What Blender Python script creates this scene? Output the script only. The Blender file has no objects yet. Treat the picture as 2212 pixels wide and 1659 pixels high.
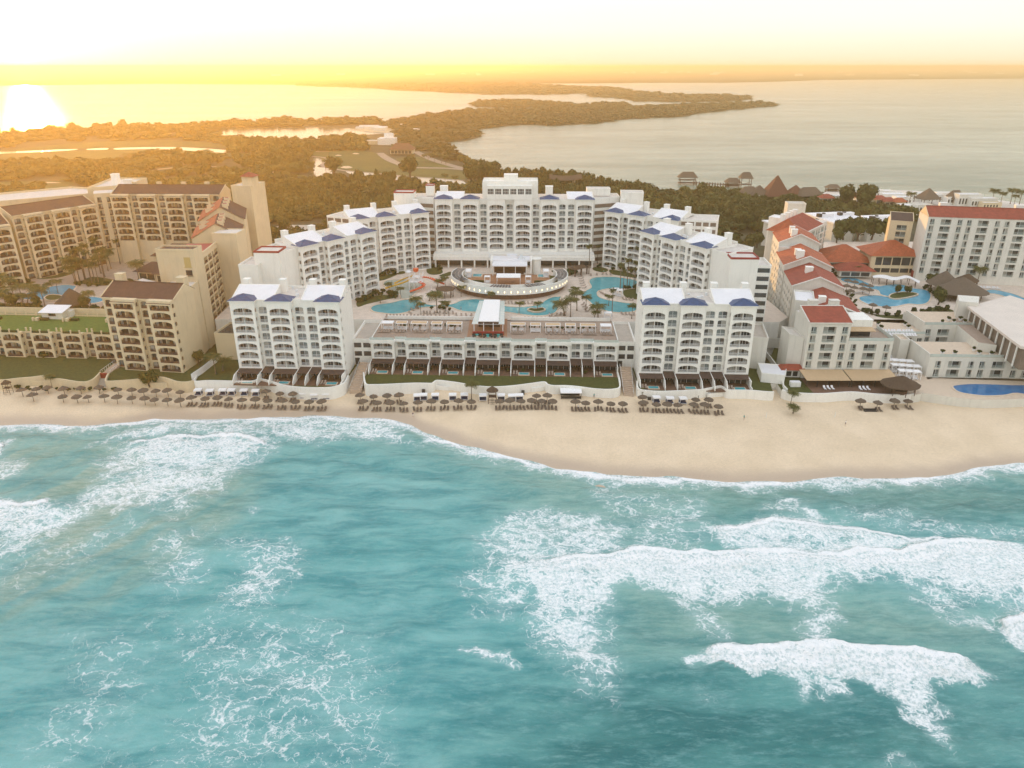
import bpy, math, random
import numpy as np
from mathutils import Vector, Matrix
random.seed(7); RNG = np.random.default_rng(11)
scene = bpy.context.scene
COL = scene.collection
rad = math.radians

# ---------------------------------------------------------------- camera
FPX = 1590.0 / 2212.0
PITCH = math.atan(686.5 / 1590.0)
CAMH = 100.0
cam_d = bpy.data.cameras.new('camera'); cam = bpy.data.objects.new('camera', cam_d); COL.objects.link(cam)
cam_d.sensor_width = 36.0; cam_d.lens = 36.0 * FPX
cam_d.clip_start = 1.0; cam_d.clip_end = 200000.0
cam.location = (0, 0, CAMH); cam.rotation_euler = (math.pi / 2 - PITCH, 0, 0)
scene.camera = cam
SP, CP = math.sin(PITCH), math.cos(PITCH)

def P(px, py, z=0.0):
    """where the sight line measured at (px, py) in the photograph meets height z"""
    a = (px - 1106.0) / 1590.0; b = -(py - 829.5) / 1590.0
    d = (a, CP + b * SP, -SP + b * CP)
    t = (z - CAMH) / d[2]
    return (a * t, d[1] * t)

KK = {1: (.25, 0, 345.6), 2: (.25, 460.8, 391.7), 3: (.25, 691.2, 345.6), 4: (.25, 1129, 345.6), 5: (.2778, 1601.3, 391.7),
      6: (.2864, 748.8, 604.8), 7: (.2343, 0, 576), 8: (.3333, 0, 115.2), 9: (.3333, 633.6, 115.2), 10: (.401, 1324.8, 115.2),
      11: (.5139, 0, 806.4), 12: (.5, 1106, 979.2), 13: (.3125, 1324.8, 748.8), 14: (.15625, 921.6, 518.4), 0: (1, 0, 0)}
def G(n, pts, z=0.0):
    k, ox, oy = KK[n]
    return [P(x * k + ox, y * k + oy, z) for x, y in pts]
def G1(n, x, y, z=0.0): return G(n, [(x, y)], z)[0]

# ---------------------------------------------------------------- mesh builder
class MB:
    def __init__(s): s.v = []; s.f = []; s.m = []
    def face(s, pts, m=0):
        i = len(s.v); s.v.extend([tuple(p) for p in pts]); s.f.append(tuple(range(i, i + len(pts)))); s.m.append(m)
    def q(s, a, b, c, d, m=0): s.face((a, b, c, d), m)
    def box(s, x0, x1, y0, y1, z0, z1, m=0, top=None, bottom=True):
        p = [(x0, y0, z0), (x1, y0, z0), (x1, y1, z0), (x0, y1, z0), (x0, y0, z1), (x1, y0, z1), (x1, y1, z1), (x0, y1, z1)]
        i = len(s.v); s.v.extend(p)
        fs = [(0, 1, 5, 4), (1, 2, 6, 5), (2, 3, 7, 6), (3, 0, 4, 7), (4, 5, 6, 7)] + ([(3, 2, 1, 0)] if bottom else [])
        for k, f in enumerate(fs):
            s.f.append(tuple(i + a for a in f)); s.m.append(top if (k == 4 and top is not None) else m)
    def obox(s, cx, cy, z0, z1, lx, ly, ang, m=0):
        c, n = math.cos(ang), math.sin(ang)
        p = [(cx + u * c - w * n, cy + u * n + w * c) for u, w in ((-lx/2, -ly/2), (lx/2, -ly/2), (lx/2, ly/2), (-lx/2, ly/2))]
        s.prism(p, z0, z1, m)
    def prism(s, poly, z0, z1, m=0, top=None, bottom=False, walls=True):
        n = len(poly)
        a = sum(poly[i][0] * poly[(i + 1) % n][1] - poly[(i + 1) % n][0] * poly[i][1] for i in range(n))
        if a < 0: poly = list(reversed(poly))
        if walls:
            for i in range(n):
                x0, y0 = poly[i]; x1, y1 = poly[(i + 1) % n]
                s.q((x0, y0, z0), (x1, y1, z0), (x1, y1, z1), (x0, y0, z1), m)
        s.face([(x, y, z1) for x, y in poly], m if top is None else top)
        if bottom: s.face([(x, y, z0) for x, y in reversed(poly)], m)
    def lathe(s, cx, cy, prof, n=12, m=0, cap=True):
        rings = []
        for r, z in prof:
            i = len(s.v)
            for k in range(n):
                t = 2 * math.pi * k / n; s.v.append((cx + r * math.cos(t), cy + r * math.sin(t), z))
            rings.append(i)
        for a, b in zip(rings, rings[1:]):
            for k in range(n):
                s.f.append((a + k, a + (k + 1) % n, b + (k + 1) % n, b + k)); s.m.append(m)
        if cap:
            s.f.append(tuple(rings[-1] + k for k in range(n))); s.m.append(m)
    def tube(s, pts, rs, n=7, m=0):
        rings = []
        for j, (p, r) in enumerate(zip(pts, rs)):
            a = Vector(pts[max(j - 1, 0)]); b = Vector(pts[min(j + 1, len(pts) - 1)])
            d = (b - a).normalized(); u = d.orthogonal().normalized(); w = d.cross(u)
            i = len(s.v)
            for k in range(n):
                t = 2 * math.pi * k / n
                s.v.append(tuple(Vector(p) + u * (r * math.cos(t)) + w * (r * math.sin(t))))
            rings.append(i)
        for a, b in zip(rings, rings[1:]):
            for k in range(n):
                s.f.append((a + k, a + (k + 1) % n, b + (k + 1) % n, b + k)); s.m.append(m)
        s.f.append(tuple(rings[-1] + k for k in range(n))); s.m.append(m)
    def bar(s, a, b, r=.03, m=0):
        s.tube([a, b], [r, r], 4, m)
    def wall(s, pts, z0, z1, th=.4, m=0, closed=False, z0f=None):
        """thin upright wall following a plan polyline"""
        n = len(pts); L = []; R = []
        for i in range(n):
            a = pts[(i - 1) % n] if closed or i > 0 else pts[i]; b = pts[(i + 1) % n] if closed or i < n - 1 else pts[i]
            dx, dy = b[0] - a[0], b[1] - a[1]; l = math.hypot(dx, dy) or 1
            nx, ny = -dy / l * th / 2, dx / l * th / 2
            L.append((pts[i][0] + nx, pts[i][1] + ny)); R.append((pts[i][0] - nx, pts[i][1] - ny))
        rng = range(n if closed else n - 1)
        for i in rng:
            j = (i + 1) % n
            zt0 = z1[i] if isinstance(z1, (list, tuple)) else z1; zt1 = z1[j] if isinstance(z1, (list, tuple)) else z1
            s.q((*L[j], z0), (*L[i], z0), (*L[i], zt0), (*L[j], zt1), m)
            s.q((*R[i], z0), (*R[j], z0), (*R[j], zt1), (*R[i], zt0), m)
            s.q((*R[i], zt0), (*R[j], zt1), (*L[j], zt1), (*L[i], zt0), m)
        if not closed:
            for i in (0, n - 1):
                zt = z1[i] if isinstance(z1, (list, tuple)) else z1
                s.q((*L[i], z0), (*R[i], z0), (*R[i], zt), (*L[i], zt), m)
    def cell(s, o, a, nrm, w, z0, z1, ow0, ow1, zb, zs, zt, th, m=0, nseg=8):
        """a wall panel with an arched (or square, zs == zt) opening; a = direction along, nrm = inward"""
        def W(u, z, d=0.0): return (o[0] + a[0] * u + nrm[0] * d, o[1] + a[1] * u + nrm[1] * d, z)
        if ow0 > 0: s.q(W(0, z0), W(ow0, z0), W(ow0, z1), W(0, z1), m)
        if ow1 < w: s.q(W(ow1, z0), W(w, z0), W(w, z1), W(ow1, z1), m)
        if zb > z0: s.q(W(ow0, z0), W(ow1, z0), W(ow1, zb), W(ow0, zb), m)
        c = (ow0 + ow1) / 2; h = (ow1 - ow0) / 2
        if zt > zs: arc = [(c - h * math.cos(math.pi * k / nseg), zs + (zt - zs) * math.sin(math.pi * k / nseg)) for k in range(nseg + 1)]
        else: arc = [(ow0, zs), (ow1, zs)]
        for p, r in zip(arc, arc[1:]):
            s.q(W(*p), W(*r), W(r[0], z1), W(p[0], z1), m)
        out = [(ow0, zb)] + arc + [(ow1, zb)]
        for p, r in zip(out, out[1:] + out[:1]):
            s.q(W(*p), W(p[0], p[1], th), W(r[0], r[1], th), W(*r), m)
    def mesh(s, name, mats):
        me = bpy.data.meshes.new(name); me.from_pydata(s.v, [], s.f)
        for m in mats: me.materials.append(m)
        if len(mats) > 1: me.polygons.foreach_set('material_index', s.m)
        me.update(); return me
    def build(s, name, mats, parent=None, loc=(0, 0, 0), rz=0.0):
        if not isinstance(mats, (list, tuple)): mats = [mats]
        o = bpy.data.objects.new(name, s.mesh(name, mats)); COL.objects.link(o)
        o.location = loc; o.rotation_euler = (0, 0, rz)
        if parent is not None: o.parent = parent
        return o

def tag(o, label=None, cat=None, group=None, kind=None):
    if label: o['label'] = label
    if cat: o['category'] = cat
    if group: o['group'] = group
    if kind: o['kind'] = kind
    return o
def empty(name, loc=(0, 0, 0), rz=0.0, label=None, cat=None, group=None):
    o = bpy.data.objects.new(name, None); COL.objects.link(o); o.location = loc; o.rotation_euler = (0, 0, rz)
    o.empty_display_size = .1
    return tag(o, label, cat, group)
def put(name, me, parent, loc=(0, 0, 0), rz=0.0, sc=None):
    o = bpy.data.objects.new(name, me); COL.objects.link(o); o.location = loc; o.rotation_euler = (0, 0, rz); o.parent = parent
    if sc: o.scale = sc
    return o
KIDS = {}
def copy_tree(o, parent=None):
    c = o.copy(); COL.objects.link(c); c.parent = parent
    for ch in KIDS.get(o.name) or [x for x in o.children]:
        copy_tree(ch, c)
    return c
def place(proto, used, loc, rz=0.0, sc=1.0, label=None, group=None, cat=None):
    """first call moves the prototype itself, later calls copy it with its parts"""
    if not used: o = proto; used.append(1)
    else: o = copy_tree(proto)
    o.location = loc; o.rotation_euler = (0, 0, rz); o.scale = (sc, sc, sc)
    return tag(o, label, cat, group)
ORD = ['first', 'second', 'third', 'fourth', 'fifth', 'sixth', 'seventh', 'eighth', 'ninth', 'tenth', 'eleventh', 'twelfth', 'thirteenth',
       'fourteenth', 'fifteenth', 'sixteenth', 'seventeenth', 'eighteenth', 'nineteenth', 'twentieth'] + \
      [t + '-' + u for t in ('twenty', 'thirty', 'forty', 'fifty', 'sixty', 'seventy') for u in ('first', 'second', 'third', 'fourth', 'fifth', 'sixth', 'seventh', 'eighth', 'ninth', 'tenth')]

# ---------------------------------------------------------------- materials
def nodes_of(name):
    m = bpy.data.materials.new(name); m.use_nodes = True
    nt = m.node_tree; b = nt.nodes['Principled BSDF']
    return m, nt, b
def lin(c):
    c = [x / 255. for x in c]
    return tuple((x / 12.92 if x <= .04045 else ((x + .055) / 1.055) ** 2.4) for x in c)
def simple(name, col, rough=.6, var=.12, scale=3.0, metal=0.0, bump=0.0, spec=.4, emis=None, dirt=0.0):
    """a plain surface with soft blotches and grain, in object coordinates"""
    m, nt, b = nodes_of(name); N = nt.nodes; L = nt.links
    tc = N.new('ShaderNodeTexCoord')
    n1 = N.new('ShaderNodeTexNoise'); n1.inputs['Scale'].default_value = scale; n1.inputs['Detail'].default_value = 5; n1.inputs['Roughness'].default_value = .65
    L.new(tc.outputs['Object'], n1.inputs['Vector'])
    r = N.new('ShaderNodeMapRange'); r.inputs[1].default_value = .3; r.inputs[2].default_value = .7
    r.inputs[3].default_value = 1 - var; r.inputs[4].default_value = 1 + var
    L.new(n1.outputs['Fac'], r.inputs[0])
    mx = N.new('ShaderNodeVectorMath'); mx.operation = 'SCALE'; mx.inputs[0].default_value = col
    L.new(r.outputs[0], mx.inputs['Scale'])
    out = mx.outputs[0]
    if dirt:
        # rain streaks running down the wall
        mp = N.new('ShaderNodeMapping'); mp.inputs['Scale'].default_value = (1.2, 1.2, .12); L.new(tc.outputs['Object'], mp.inputs['Vector'])
        n2 = N.new('ShaderNodeTexNoise'); n2.inputs['Scale'].default_value = 1.0; n2.inputs['Detail'].default_value = 6; L.new(mp.outputs[0], n2.inputs['Vector'])
        r2 = N.new('ShaderNodeMapRange'); r2.inputs[1].default_value = .5; r2.inputs[2].default_value = .75; r2.inputs[3].default_value = 1; r2.inputs[4].default_value = 1 - dirt
        L.new(n2.outputs['Fac'], r2.inputs[0])
        m2 = N.new('ShaderNodeVectorMath'); m2.operation = 'SCALE'; L.new(out, m2.inputs[0]); L.new(r2.outputs[0], m2.inputs['Scale']); out = m2.outputs[0]
    L.new(out, b.inputs['Base Color'])
    b.inputs['Roughness'].default_value = rough; b.inputs['Metallic'].default_value = metal
    b.inputs['Specular IOR Level'].default_value = spec
    if bump:
        bp = N.new('ShaderNodeBump'); bp.inputs['Strength'].default_value = bump; bp.inputs['Distance'].default_value = .1
        n3 = N.new('ShaderNodeTexNoise'); n3.inputs['Scale'].default_value = scale * 6; L.new(tc.outputs['Object'], n3.inputs['Vector'])
        L.new(n3.outputs['Fac'], bp.inputs['Height']); L.new(bp.outputs[0], b.inputs['Normal'])
    if emis:
        b.inputs['Emission Color'].default_value = (*emis[0], 1); b.inputs['Emission Strength'].default_value = emis[1]
    return m
def foliage(name, cols, scale=.15):
    """leaf colour from a per-crown random attribute and a slow noise"""
    m, nt, b = nodes_of(name); N = nt.nodes; L = nt.links
    at = N.new('ShaderNodeAttribute'); at.attribute_name = 'rnd'
    tc = N.new('ShaderNodeTexCoord'); n = N.new('ShaderNodeTexNoise'); n.inputs['Scale'].default_value = scale; n.inputs['Detail'].default_value = 6
    n.inputs['Roughness'].default_value = .7
    L.new(tc.outputs['Object'], n.inputs['Vector'])
    a = N.new('ShaderNodeMath'); a.operation = 'MULTIPLY_ADD'; a.inputs[1].default_value = .5; L.new(at.outputs['Fac'], a.inputs[0])
    a2 = N.new('ShaderNodeMath'); a2.operation = 'MULTIPLY_ADD'; a2.inputs[1].default_value = .9; a2.inputs[2].default_value = -.2
    L.new(n.outputs['Fac'], a2.inputs[0]); L.new(a2.outputs[0], a.inputs[2])
    cr = N.new('ShaderNodeValToRGB'); cr.color_ramp.elements[0].color = (*cols[0], 1); cr.color_ramp.elements[1].color = (*cols[-1], 1)
    for i, c in enumerate(cols[1:-1]):
        e = cr.color_ramp.elements.new((i + 1) / (len(cols) - 1)); e.color = (*c, 1)
    L.new(a.outputs[0], cr.inputs[0]); L.new(cr.outputs[0], b.inputs['Base Color'])
    b.inputs['Roughness'].default_value = .75; b.inputs['Specular IOR Level'].default_value = .2
    return m
def tiles(name, col, sc=1.6, dark=.6):
    """clay tile roof: rows as a wave bump plus patchy weathering"""
    m, nt, b = nodes_of(name); N = nt.nodes; L = nt.links
    tc = N.new('ShaderNodeTexCoord')
    n = N.new('ShaderNodeTexNoise'); n.inputs['Scale'].default_value = .6; n.inputs['Detail'].default_value = 8; n.inputs['Roughness'].default_value = .75
    L.new(tc.outputs['Object'], n.inputs['Vector'])
    cr = N.new('ShaderNodeValToRGB'); cr.color_ramp.elements[0].position = .3; cr.color_ramp.elements[1].position = .72
    cr.color_ramp.elements[0].color = (*[c * dark for c in col], 1); cr.color_ramp.elements[1].color = (*[min(1, c * 1.25) for c in col], 1)
    L.new(n.outputs['Fac'], cr.inputs[0])
    w = N.new('ShaderNodeTexWave'); w.wave_type = 'BANDS'; w.bands_direction = 'X'; w.inputs['Scale'].default_value = sc; w.inputs['Distortion'].default_value = .6; w.inputs['Detail'].default_value = 1
    L.new(tc.outputs['Object'], w.inputs['Vector'])
    mx = N.new('ShaderNodeMix'); mx.data_type = 'RGBA'; mx.blend_type = 'MULTIPLY'; mx.inputs[0].default_value = .3
    L.new(cr.outputs[0], mx.inputs[6]); L.new(w.outputs['Color'], mx.inputs[7]); L.new(mx.outputs[2], b.inputs['Base Color'])
    bp = N.new('ShaderNodeBump'); bp.inputs['Strength'].default_value = .5; bp.inputs['Distance'].default_value = .08
    L.new(w.outputs['Fac'], bp.inputs['Height']); L.new(bp.outputs[0], b.inputs['Normal'])
    b.inputs['Roughness'].default_value = .75
    return m

M = {}
M['white'] = simple('white_plaster', (.84, .83, .775), .7, .03, .25, dirt=.10, bump=.05)
M['roofwhite'] = simple('white_roof_membrane', (.78, .78, .80), .55, .05, .3, dirt=.0)
M['roofcream'] = simple('cream_membrane', (.68, .61, .54), .7, .07, .15)
M['roofgrey'] = simple('pale_flat_roof', (.62, .58, .53), .8, .10, .5)
M['cream'] = simple('cream_plaster', (.66, .55, .37), .8, .05, .25, dirt=.10, bump=.1)
M['paleplaster'] = simple('pale_grey_plaster', (.70, .68, .61), .8, .05, .3, dirt=.12, bump=.1)
M['blue'] = simple('blue_roof_tiles', (.036, .075, .175), .5, .25, 1.2)
M['brownroof'] = tiles('brown_roof_tiles', (.105, .047, .032))
M['redroof'] = tiles('red_roof_tiles', (.38, .075, .04))
M['orangeroof'] = tiles('orange_roof_tiles', (.50, .12, .045))
M['rail'] = simple('white_rail', (.72, .75, .76), .4, .04, 2)
M['brownrail'] = simple('brown_wood_rail', (.085, .04, .03), .5, .2, 2)
M['slab'] = simple('grey_balcony_floor', (.45, .42, .37), .7, .1, 1)
M['frame'] = simple('white_window_frame', (.72, .72, .70), .5, .05, 2)
M['brownframe'] = simple('brown_window_frame', (.05, .03, .025), .5, .1, 2)
M['glass'] = simple('dark_glass', (.03, .038, .045), .08, .3, .5, spec=.7)
M['glassblue'] = simple('pale_reflecting_glass', (.15, .185, .19), .15, .3, .5, spec=.8)
M['curtain'] = simple('pale_curtain', (.38, .38, .35), .8, .12, 4)
M['curtainyellow'] = simple('straw_curtain', (.50, .38, .16), .8, .12, 4)
M['backwall'] = simple('balcony_back_wall', (.20, .155, .12), .8, .2, .4)  # recess shade under the arches is put into this dark colour
M['awning'] = simple('dark_brown_canopy', (.08, .05, .04), .8, .4, 1.5)
M['lawn'] = simple('lawn_grass', (.062, .072, .014), .95, .35, 1.1, bump=.4)
M['lawnlight'] = simple('bright_lawn_grass', (.085, .14, .02), .95, .3, .9, bump=.4)
M['deck'] = simple('pink_beige_paving', (.66, .56, .47), .85, .14, .5)
M['terrace'] = simple('brown_terrace_tiles', (.33, .25, .195), .7, .15, .9)
M['woodfloor'] = simple('orange_wood_deck', (.33, .16, .08), .6, .2, 1.4)
M['patio'] = simple('brown_patio', (.16, .09, .06), .7, .25, 1.0)
M['poolrim'] = simple('pale_pool_rim', (.62, .50, .38), .8, .1, 1)
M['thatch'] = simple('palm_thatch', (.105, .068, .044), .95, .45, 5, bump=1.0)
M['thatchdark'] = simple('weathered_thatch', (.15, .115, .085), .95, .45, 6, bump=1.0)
M['thatchred'] = simple('sunlit_thatch', (.16, .075, .05), .95, .35, 5, bump=1.0)  # warm low sunlight put into the thatch colour
M['wood'] = simple('brown_timber', (.10, .055, .035), .75, .25, 3)
M['lounge'] = simple('brown_wicker', (.165, .12, .09), .8, .25, 6)
M['loungewhite'] = simple('white_cushion', (.75, .74, .74), .7, .05, 4)
M['loungegrey'] = simple('taupe_cushion', (.34, .27, .22), .8, .1, 4)
M['fabric'] = simple('white_canvas', (.85, .84, .83), .8, .04, 2)
M['tancanvas'] = simple('tan_canvas', (.56, .40, .24), .8, .08, 2)
M['darkblue'] = simple('navy_fabric', (.03, .04, .09), .8, .15, 3)
M['trunk'] = simple('palm_trunk', (.16, .12, .085), .9, .3, 6, bump=.6)
M['bark'] = simple('tree_bark', (.09, .065, .045), .9, .3, 4, bump=.6)
M['asphalt'] = simple('asphalt', (.10, .09, .085), .9, .15, .6)
M['concrete'] = simple('pale_concrete', (.45, .40, .34), .85, .12, .6, bump=.15)
M['ramp'] = simple('timber_walk', (.47, .36, .27), .8, .12, 1.2)
M['orange'] = simple('orange_plastic', (.65, .10, .03), .35, .05, 2)
M['yellow'] = simple('yellow_plastic', (.70, .42, .05), .35, .05, 2)
M['bluepaint'] = simple('blue_paint', (.03, .12, .45), .4, .05, 2)
M['redpaint'] = simple('dark_red_paint', (.30, .035, .03), .6, .15, 2)
M['teal'] = simple('teal_fabric', (.05, .38, .36), .8, .1, 2)
M['glasspanel'] = simple('pale_green_glass_panel', (.50, .57, .53), .15, .08, 1, spec=.8)
M['black'] = simple('dark_metal', (.03, .028, .028), .5, .1, 2)
M['solar'] = simple('dark_louvre_panel', (.06, .055, .065), .35, .2, 2)
M['lampglow'] = simple('lit_wall_lamp', (.9, .8, .6), .5, .0, 1, emis=((1., .75, .38), 3.5))
M['skin'] = simple('skin', (.38, .21, .14), .6, .05, 5)
M['leaf'] = foliage('tree_leaves', [(.018, .024, .007), (.045, .058, .013), (.095, .098, .024), (.21, .17, .04)], .12)
M['mangrove'] = foliage('mangrove_leaves', [(.018, .026, .009), (.035, .045, .013), (.06, .068, .02), (.085, .088, .026)], .01)
M['palmleaf'] = foliage('palm_leaves', [(.035, .045, .012), (.075, .085, .022), (.12, .12, .035), (.20, .16, .05)], .5)
M['hedge'] = foliage('hedge_leaves', [(.02, .03, .008), (.04, .055, .014), (.07, .085, .02)], .5)
# ---------------------------------------------------------------- sky, sun and haze
SUN_AZ = rad(-31.5)            # bearing of the low sun, left of straight ahead
SUN_EL = rad(2.2)
w = bpy.data.worlds.new('World'); scene.world = w; w.use_nodes = True
nt = w.node_tree; N = nt.nodes; L = nt.links
bg = N['Background']
sky = N.new('ShaderNodeTexSky'); sky.sky_type = 'NISHITA'; sky.sun_disc = False
sky.sun_elevation = SUN_EL; sky.sun_rotation = SUN_AZ; sky.air_density = 1.0; sky.dust_density = 2.5; sky.ozone_density = 1.0; sky.altitude = 100
sdir = (math.sin(SUN_AZ) * math.cos(SUN_EL), math.cos(SUN_AZ) * math.cos(SUN_EL), math.sin(SUN_EL))
tc = N.new('ShaderNodeTexCoord')
sx = N.new('ShaderNodeSeparateXYZ'); L.new(tc.outputs['Generated'], sx.inputs[0])
cr = N.new('ShaderNodeValToRGB'); L.new(sx.outputs['Z'], cr.inputs[0])
SKYRAMP = [(0.0, (.84, .71, .48)), (.012, (.86, .76, .56)), (.04, (.88, .83, .72)), (.09, (.92, .90, .84)), (.35, (.95, .96, .98)), (1.0, (.74, .80, .90))]
el = cr.color_ramp.elements
el[0].position, el[0].color = SKYRAMP[0][0], (*SKYRAMP[0][1], 1)
el[1].position, el[1].color = 1.0, (*SKYRAMP[-1][1], 1)
for p, c in SKYRAMP[1:-1]:
    e = el.new(p); e.color = (*c, 1)
dt = N.new('ShaderNodeVectorMath'); dt.operation = 'DOT_PRODUCT'; dt.inputs[1].default_value = sdir
L.new(tc.outputs['Generated'], dt.inputs[0])
mxx = N.new('ShaderNodeMath'); mxx.operation = 'MAXIMUM'; mxx.inputs[1].default_value = 0.0; L.new(dt.outputs['Value'], mxx.inputs[0])
cur = cr.outputs[0]
for pw, colr in ((6, (.10, .08, .05)), (40, (.32, .24, .12)), (260, (.7, .5, .25)), (5000, (9, 7.5, 4.5))):
    pn = N.new('ShaderNodeMath'); pn.operation = 'POWER'; pn.inputs[1].default_value = pw; L.new(mxx.outputs[0], pn.inputs[0])
    sc = N.new('ShaderNodeVectorMath'); sc.operation = 'SCALE'; sc.inputs[0].default_value = colr; L.new(pn.outputs[0], sc.inputs['Scale'])
    ad = N.new('ShaderNodeVectorMath'); ad.operation = 'ADD'; L.new(cur, ad.inputs[0]); L.new(sc.outputs[0], ad.inputs[1]); cur = ad.outputs[0]
# thin high cloud veil
mp = N.new('ShaderNodeMapping'); mp.inputs['Scale'].default_value = (1.2, 1.2, 14); L.new(tc.outputs['Generated'], mp.inputs[0])
cn = N.new('ShaderNodeTexNoise'); cn.inputs['Scale'].default_value = 1.4; cn.inputs['Detail'].default_value = 5; L.new(mp.outputs[0], cn.inputs['Vector'])
rr = N.new('ShaderNodeMapRange'); rr.inputs[1].default_value = .3; rr.inputs[2].default_value = .7; rr.inputs[3].default_value = .965; rr.inputs[4].default_value = 1.03; L.new(cn.outputs['Fac'], rr.inputs[0])
s2 = N.new('ShaderNodeVectorMath'); s2.operation = 'SCALE'; L.new(cur, s2.inputs[0]); L.new(rr.outputs[0], s2.inputs['Scale'])
ns = N.new('ShaderNodeVectorMath'); ns.operation = 'SCALE'; ns.inputs['Scale'].default_value = .03; L.new(sky.outputs[0], ns.inputs[0])
fin = N.new('ShaderNodeVectorMath'); fin.operation = 'ADD'; L.new(s2.outputs[0], fin.inputs[0]); L.new(ns.outputs[0], fin.inputs[1])
L.new(fin.outputs[0], bg.inputs['Color']); bg.inputs['Strength'].default_value = 1.0

ld = bpy.data.lights.new('sun', 'SUN'); lo = bpy.data.objects.new('sun', ld); COL.objects.link(lo)
ld.energy = 3.6; ld.angle = rad(.5); ld.color = (1.0, .50, .10)
lo.rotation_euler = Vector((-sdir[0], -sdir[1], -sdir[2])).to_track_quat('-Z', 'Y').to_euler()
lo.location = (-200, 300, 200)

scene.view_settings.view_transform = 'Standard'; scene.view_settings.look = 'None'
scene.view_settings.exposure = 0.3; scene.view_settings.gamma = 1.0
scene.cycles.max_bounces = 6; scene.cycles.diffuse_bounces = 3; scene.cycles.glossy_bounces = 3; scene.cycles.volume_bounces = 1
scene.cycles.transparent_max_bounces = 6
scene.cycles.use_denoising = True
try: scene.cycles.denoiser = 'OPENIMAGEDENOISE'
except Exception: pass
scene.cycles.use_adaptive_sampling = True; scene.cycles.adaptive_threshold = 0.02
scene.cycles.sample_clamp_indirect = 6.0

def haze():
    mb = MB(); mb.box(-70000, 70000, -400, 95000, -4.0, 109.0)
    m = bpy.data.materials.new('warm_haze'); m.use_nodes = True; t = m.node_tree; t.nodes.clear()
    out = t.nodes.new('ShaderNodeOutputMaterial'); v = t.nodes.new('ShaderNodeVolumePrincipled')
    v.inputs['Color'].default_value = (1.0, .80, .48, 1); v.inputs['Density'].default_value = HAZE_D; v.inputs['Anisotropy'].default_value = .64
    t.links.new(v.outputs[0], out.inputs['Volume'])
    o = mb.build('haze', m); tag(o, kind='stuff', label='golden evening haze over lagoon and shore', cat='haze')
HAZE_D = 0.00019
haze()
# ---------------------------------------------------------------- sea, beach
WL = [(-200, 918), (0, 918), (100, 916), (180, 921), (260, 914), (330, 905), (430, 906), (560, 902), (700, 898), (830, 905), (890, 917), (915, 934), (1000, 962), (1100, 986), (1200, 1010),
      (1310, 1026), (1450, 1030), (1600, 1042), (1800, 1034), (2000, 1030), (2080, 1018), (2120, 1006), (2212, 1001), (2500, 1000)]
WLW = np.array(G(0, WL, 0.0))
def waterline(x): return np.interp(x, WLW[:, 0], WLW[:, 1])

def vnoise(x, y, seed, sc):
    """value noise on numpy arrays"""
    r = np.random.default_rng(seed); T = r.random((256, 256))
    X = x / sc; Y = y / sc; xi = np.floor(X).astype(int); yi = np.floor(Y).astype(int); fx = X - xi; fy = Y - yi
    fx = fx * fx * (3 - 2 * fx); fy = fy * fy * (3 - 2 * fy)
    a = T[xi % 256, yi % 256]; b = T[(xi + 1) % 256, yi % 256]; c = T[xi % 256, (yi + 1) % 256]; d = T[(xi + 1) % 256, (yi + 1) % 256]
    return (a * (1 - fx) + b * fx) * (1 - fy) + (c * (1 - fx) + d * fx) * fy
def fbm(x, y, seed, sc, o=4):
    s = 0; a = .5; t = 0
    for k in range(o):
        s = s + a * vnoise(x + 17.3 * k, y - 9.1 * k, seed + k, sc / 2 ** k); t += a; a *= .55
    return s / t
def poly_sd(x, y, poly):
    """signed distance (inside positive) to a polygon"""
    d = np.full(x.shape, 1e9); ins = np.zeros(x.shape, bool); n = len(poly)
    for i in range(n):
        ax, ay = poly[i]; bx, by = poly[(i + 1) % n]
        ex, ey = bx - ax, by - ay; px, py = x - ax, y - ay
        t = np.clip((px * ex + py * ey) / (ex * ex + ey * ey + 1e-9), 0, 1)
        d = np.minimum(d, np.hypot(px - ex * t, py - ey * t))
        c = ((ay > y) != (by > y)) & (x < (bx - ax) * (y - ay) / (by - ay + 1e-12) + ax); ins ^= c
    return np.where(ins, d, -d)
def line_sd(x, y, pts):
    """distance to a polyline, signed side offset in y, and the run 0..1 along it"""
    d = np.full(x.shape, 1e9)
    for (ax, ay), (bx, by) in zip(pts, pts[1:]):
        ex, ey = bx - ax, by - ay; px, py = x - ax, y - ay
        t = np.clip((px * ex + py * ey) / (ex * ex + ey * ey + 1e-9), 0, 1)
        d = np.minimum(d, np.hypot(px - ex * t, py - ey * t))
    xs = [p[0] for p in pts]; ys = [p[1] for p in pts]
    yy = np.interp(x, xs, ys)
    return d, y - yy, (x > xs[0]) & (x < xs[-1])
sstep = lambda a, b, t: (lambda u: u * u * (3 - 2 * u))(np.clip((t - a) / (b - a), 0, 1))

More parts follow.
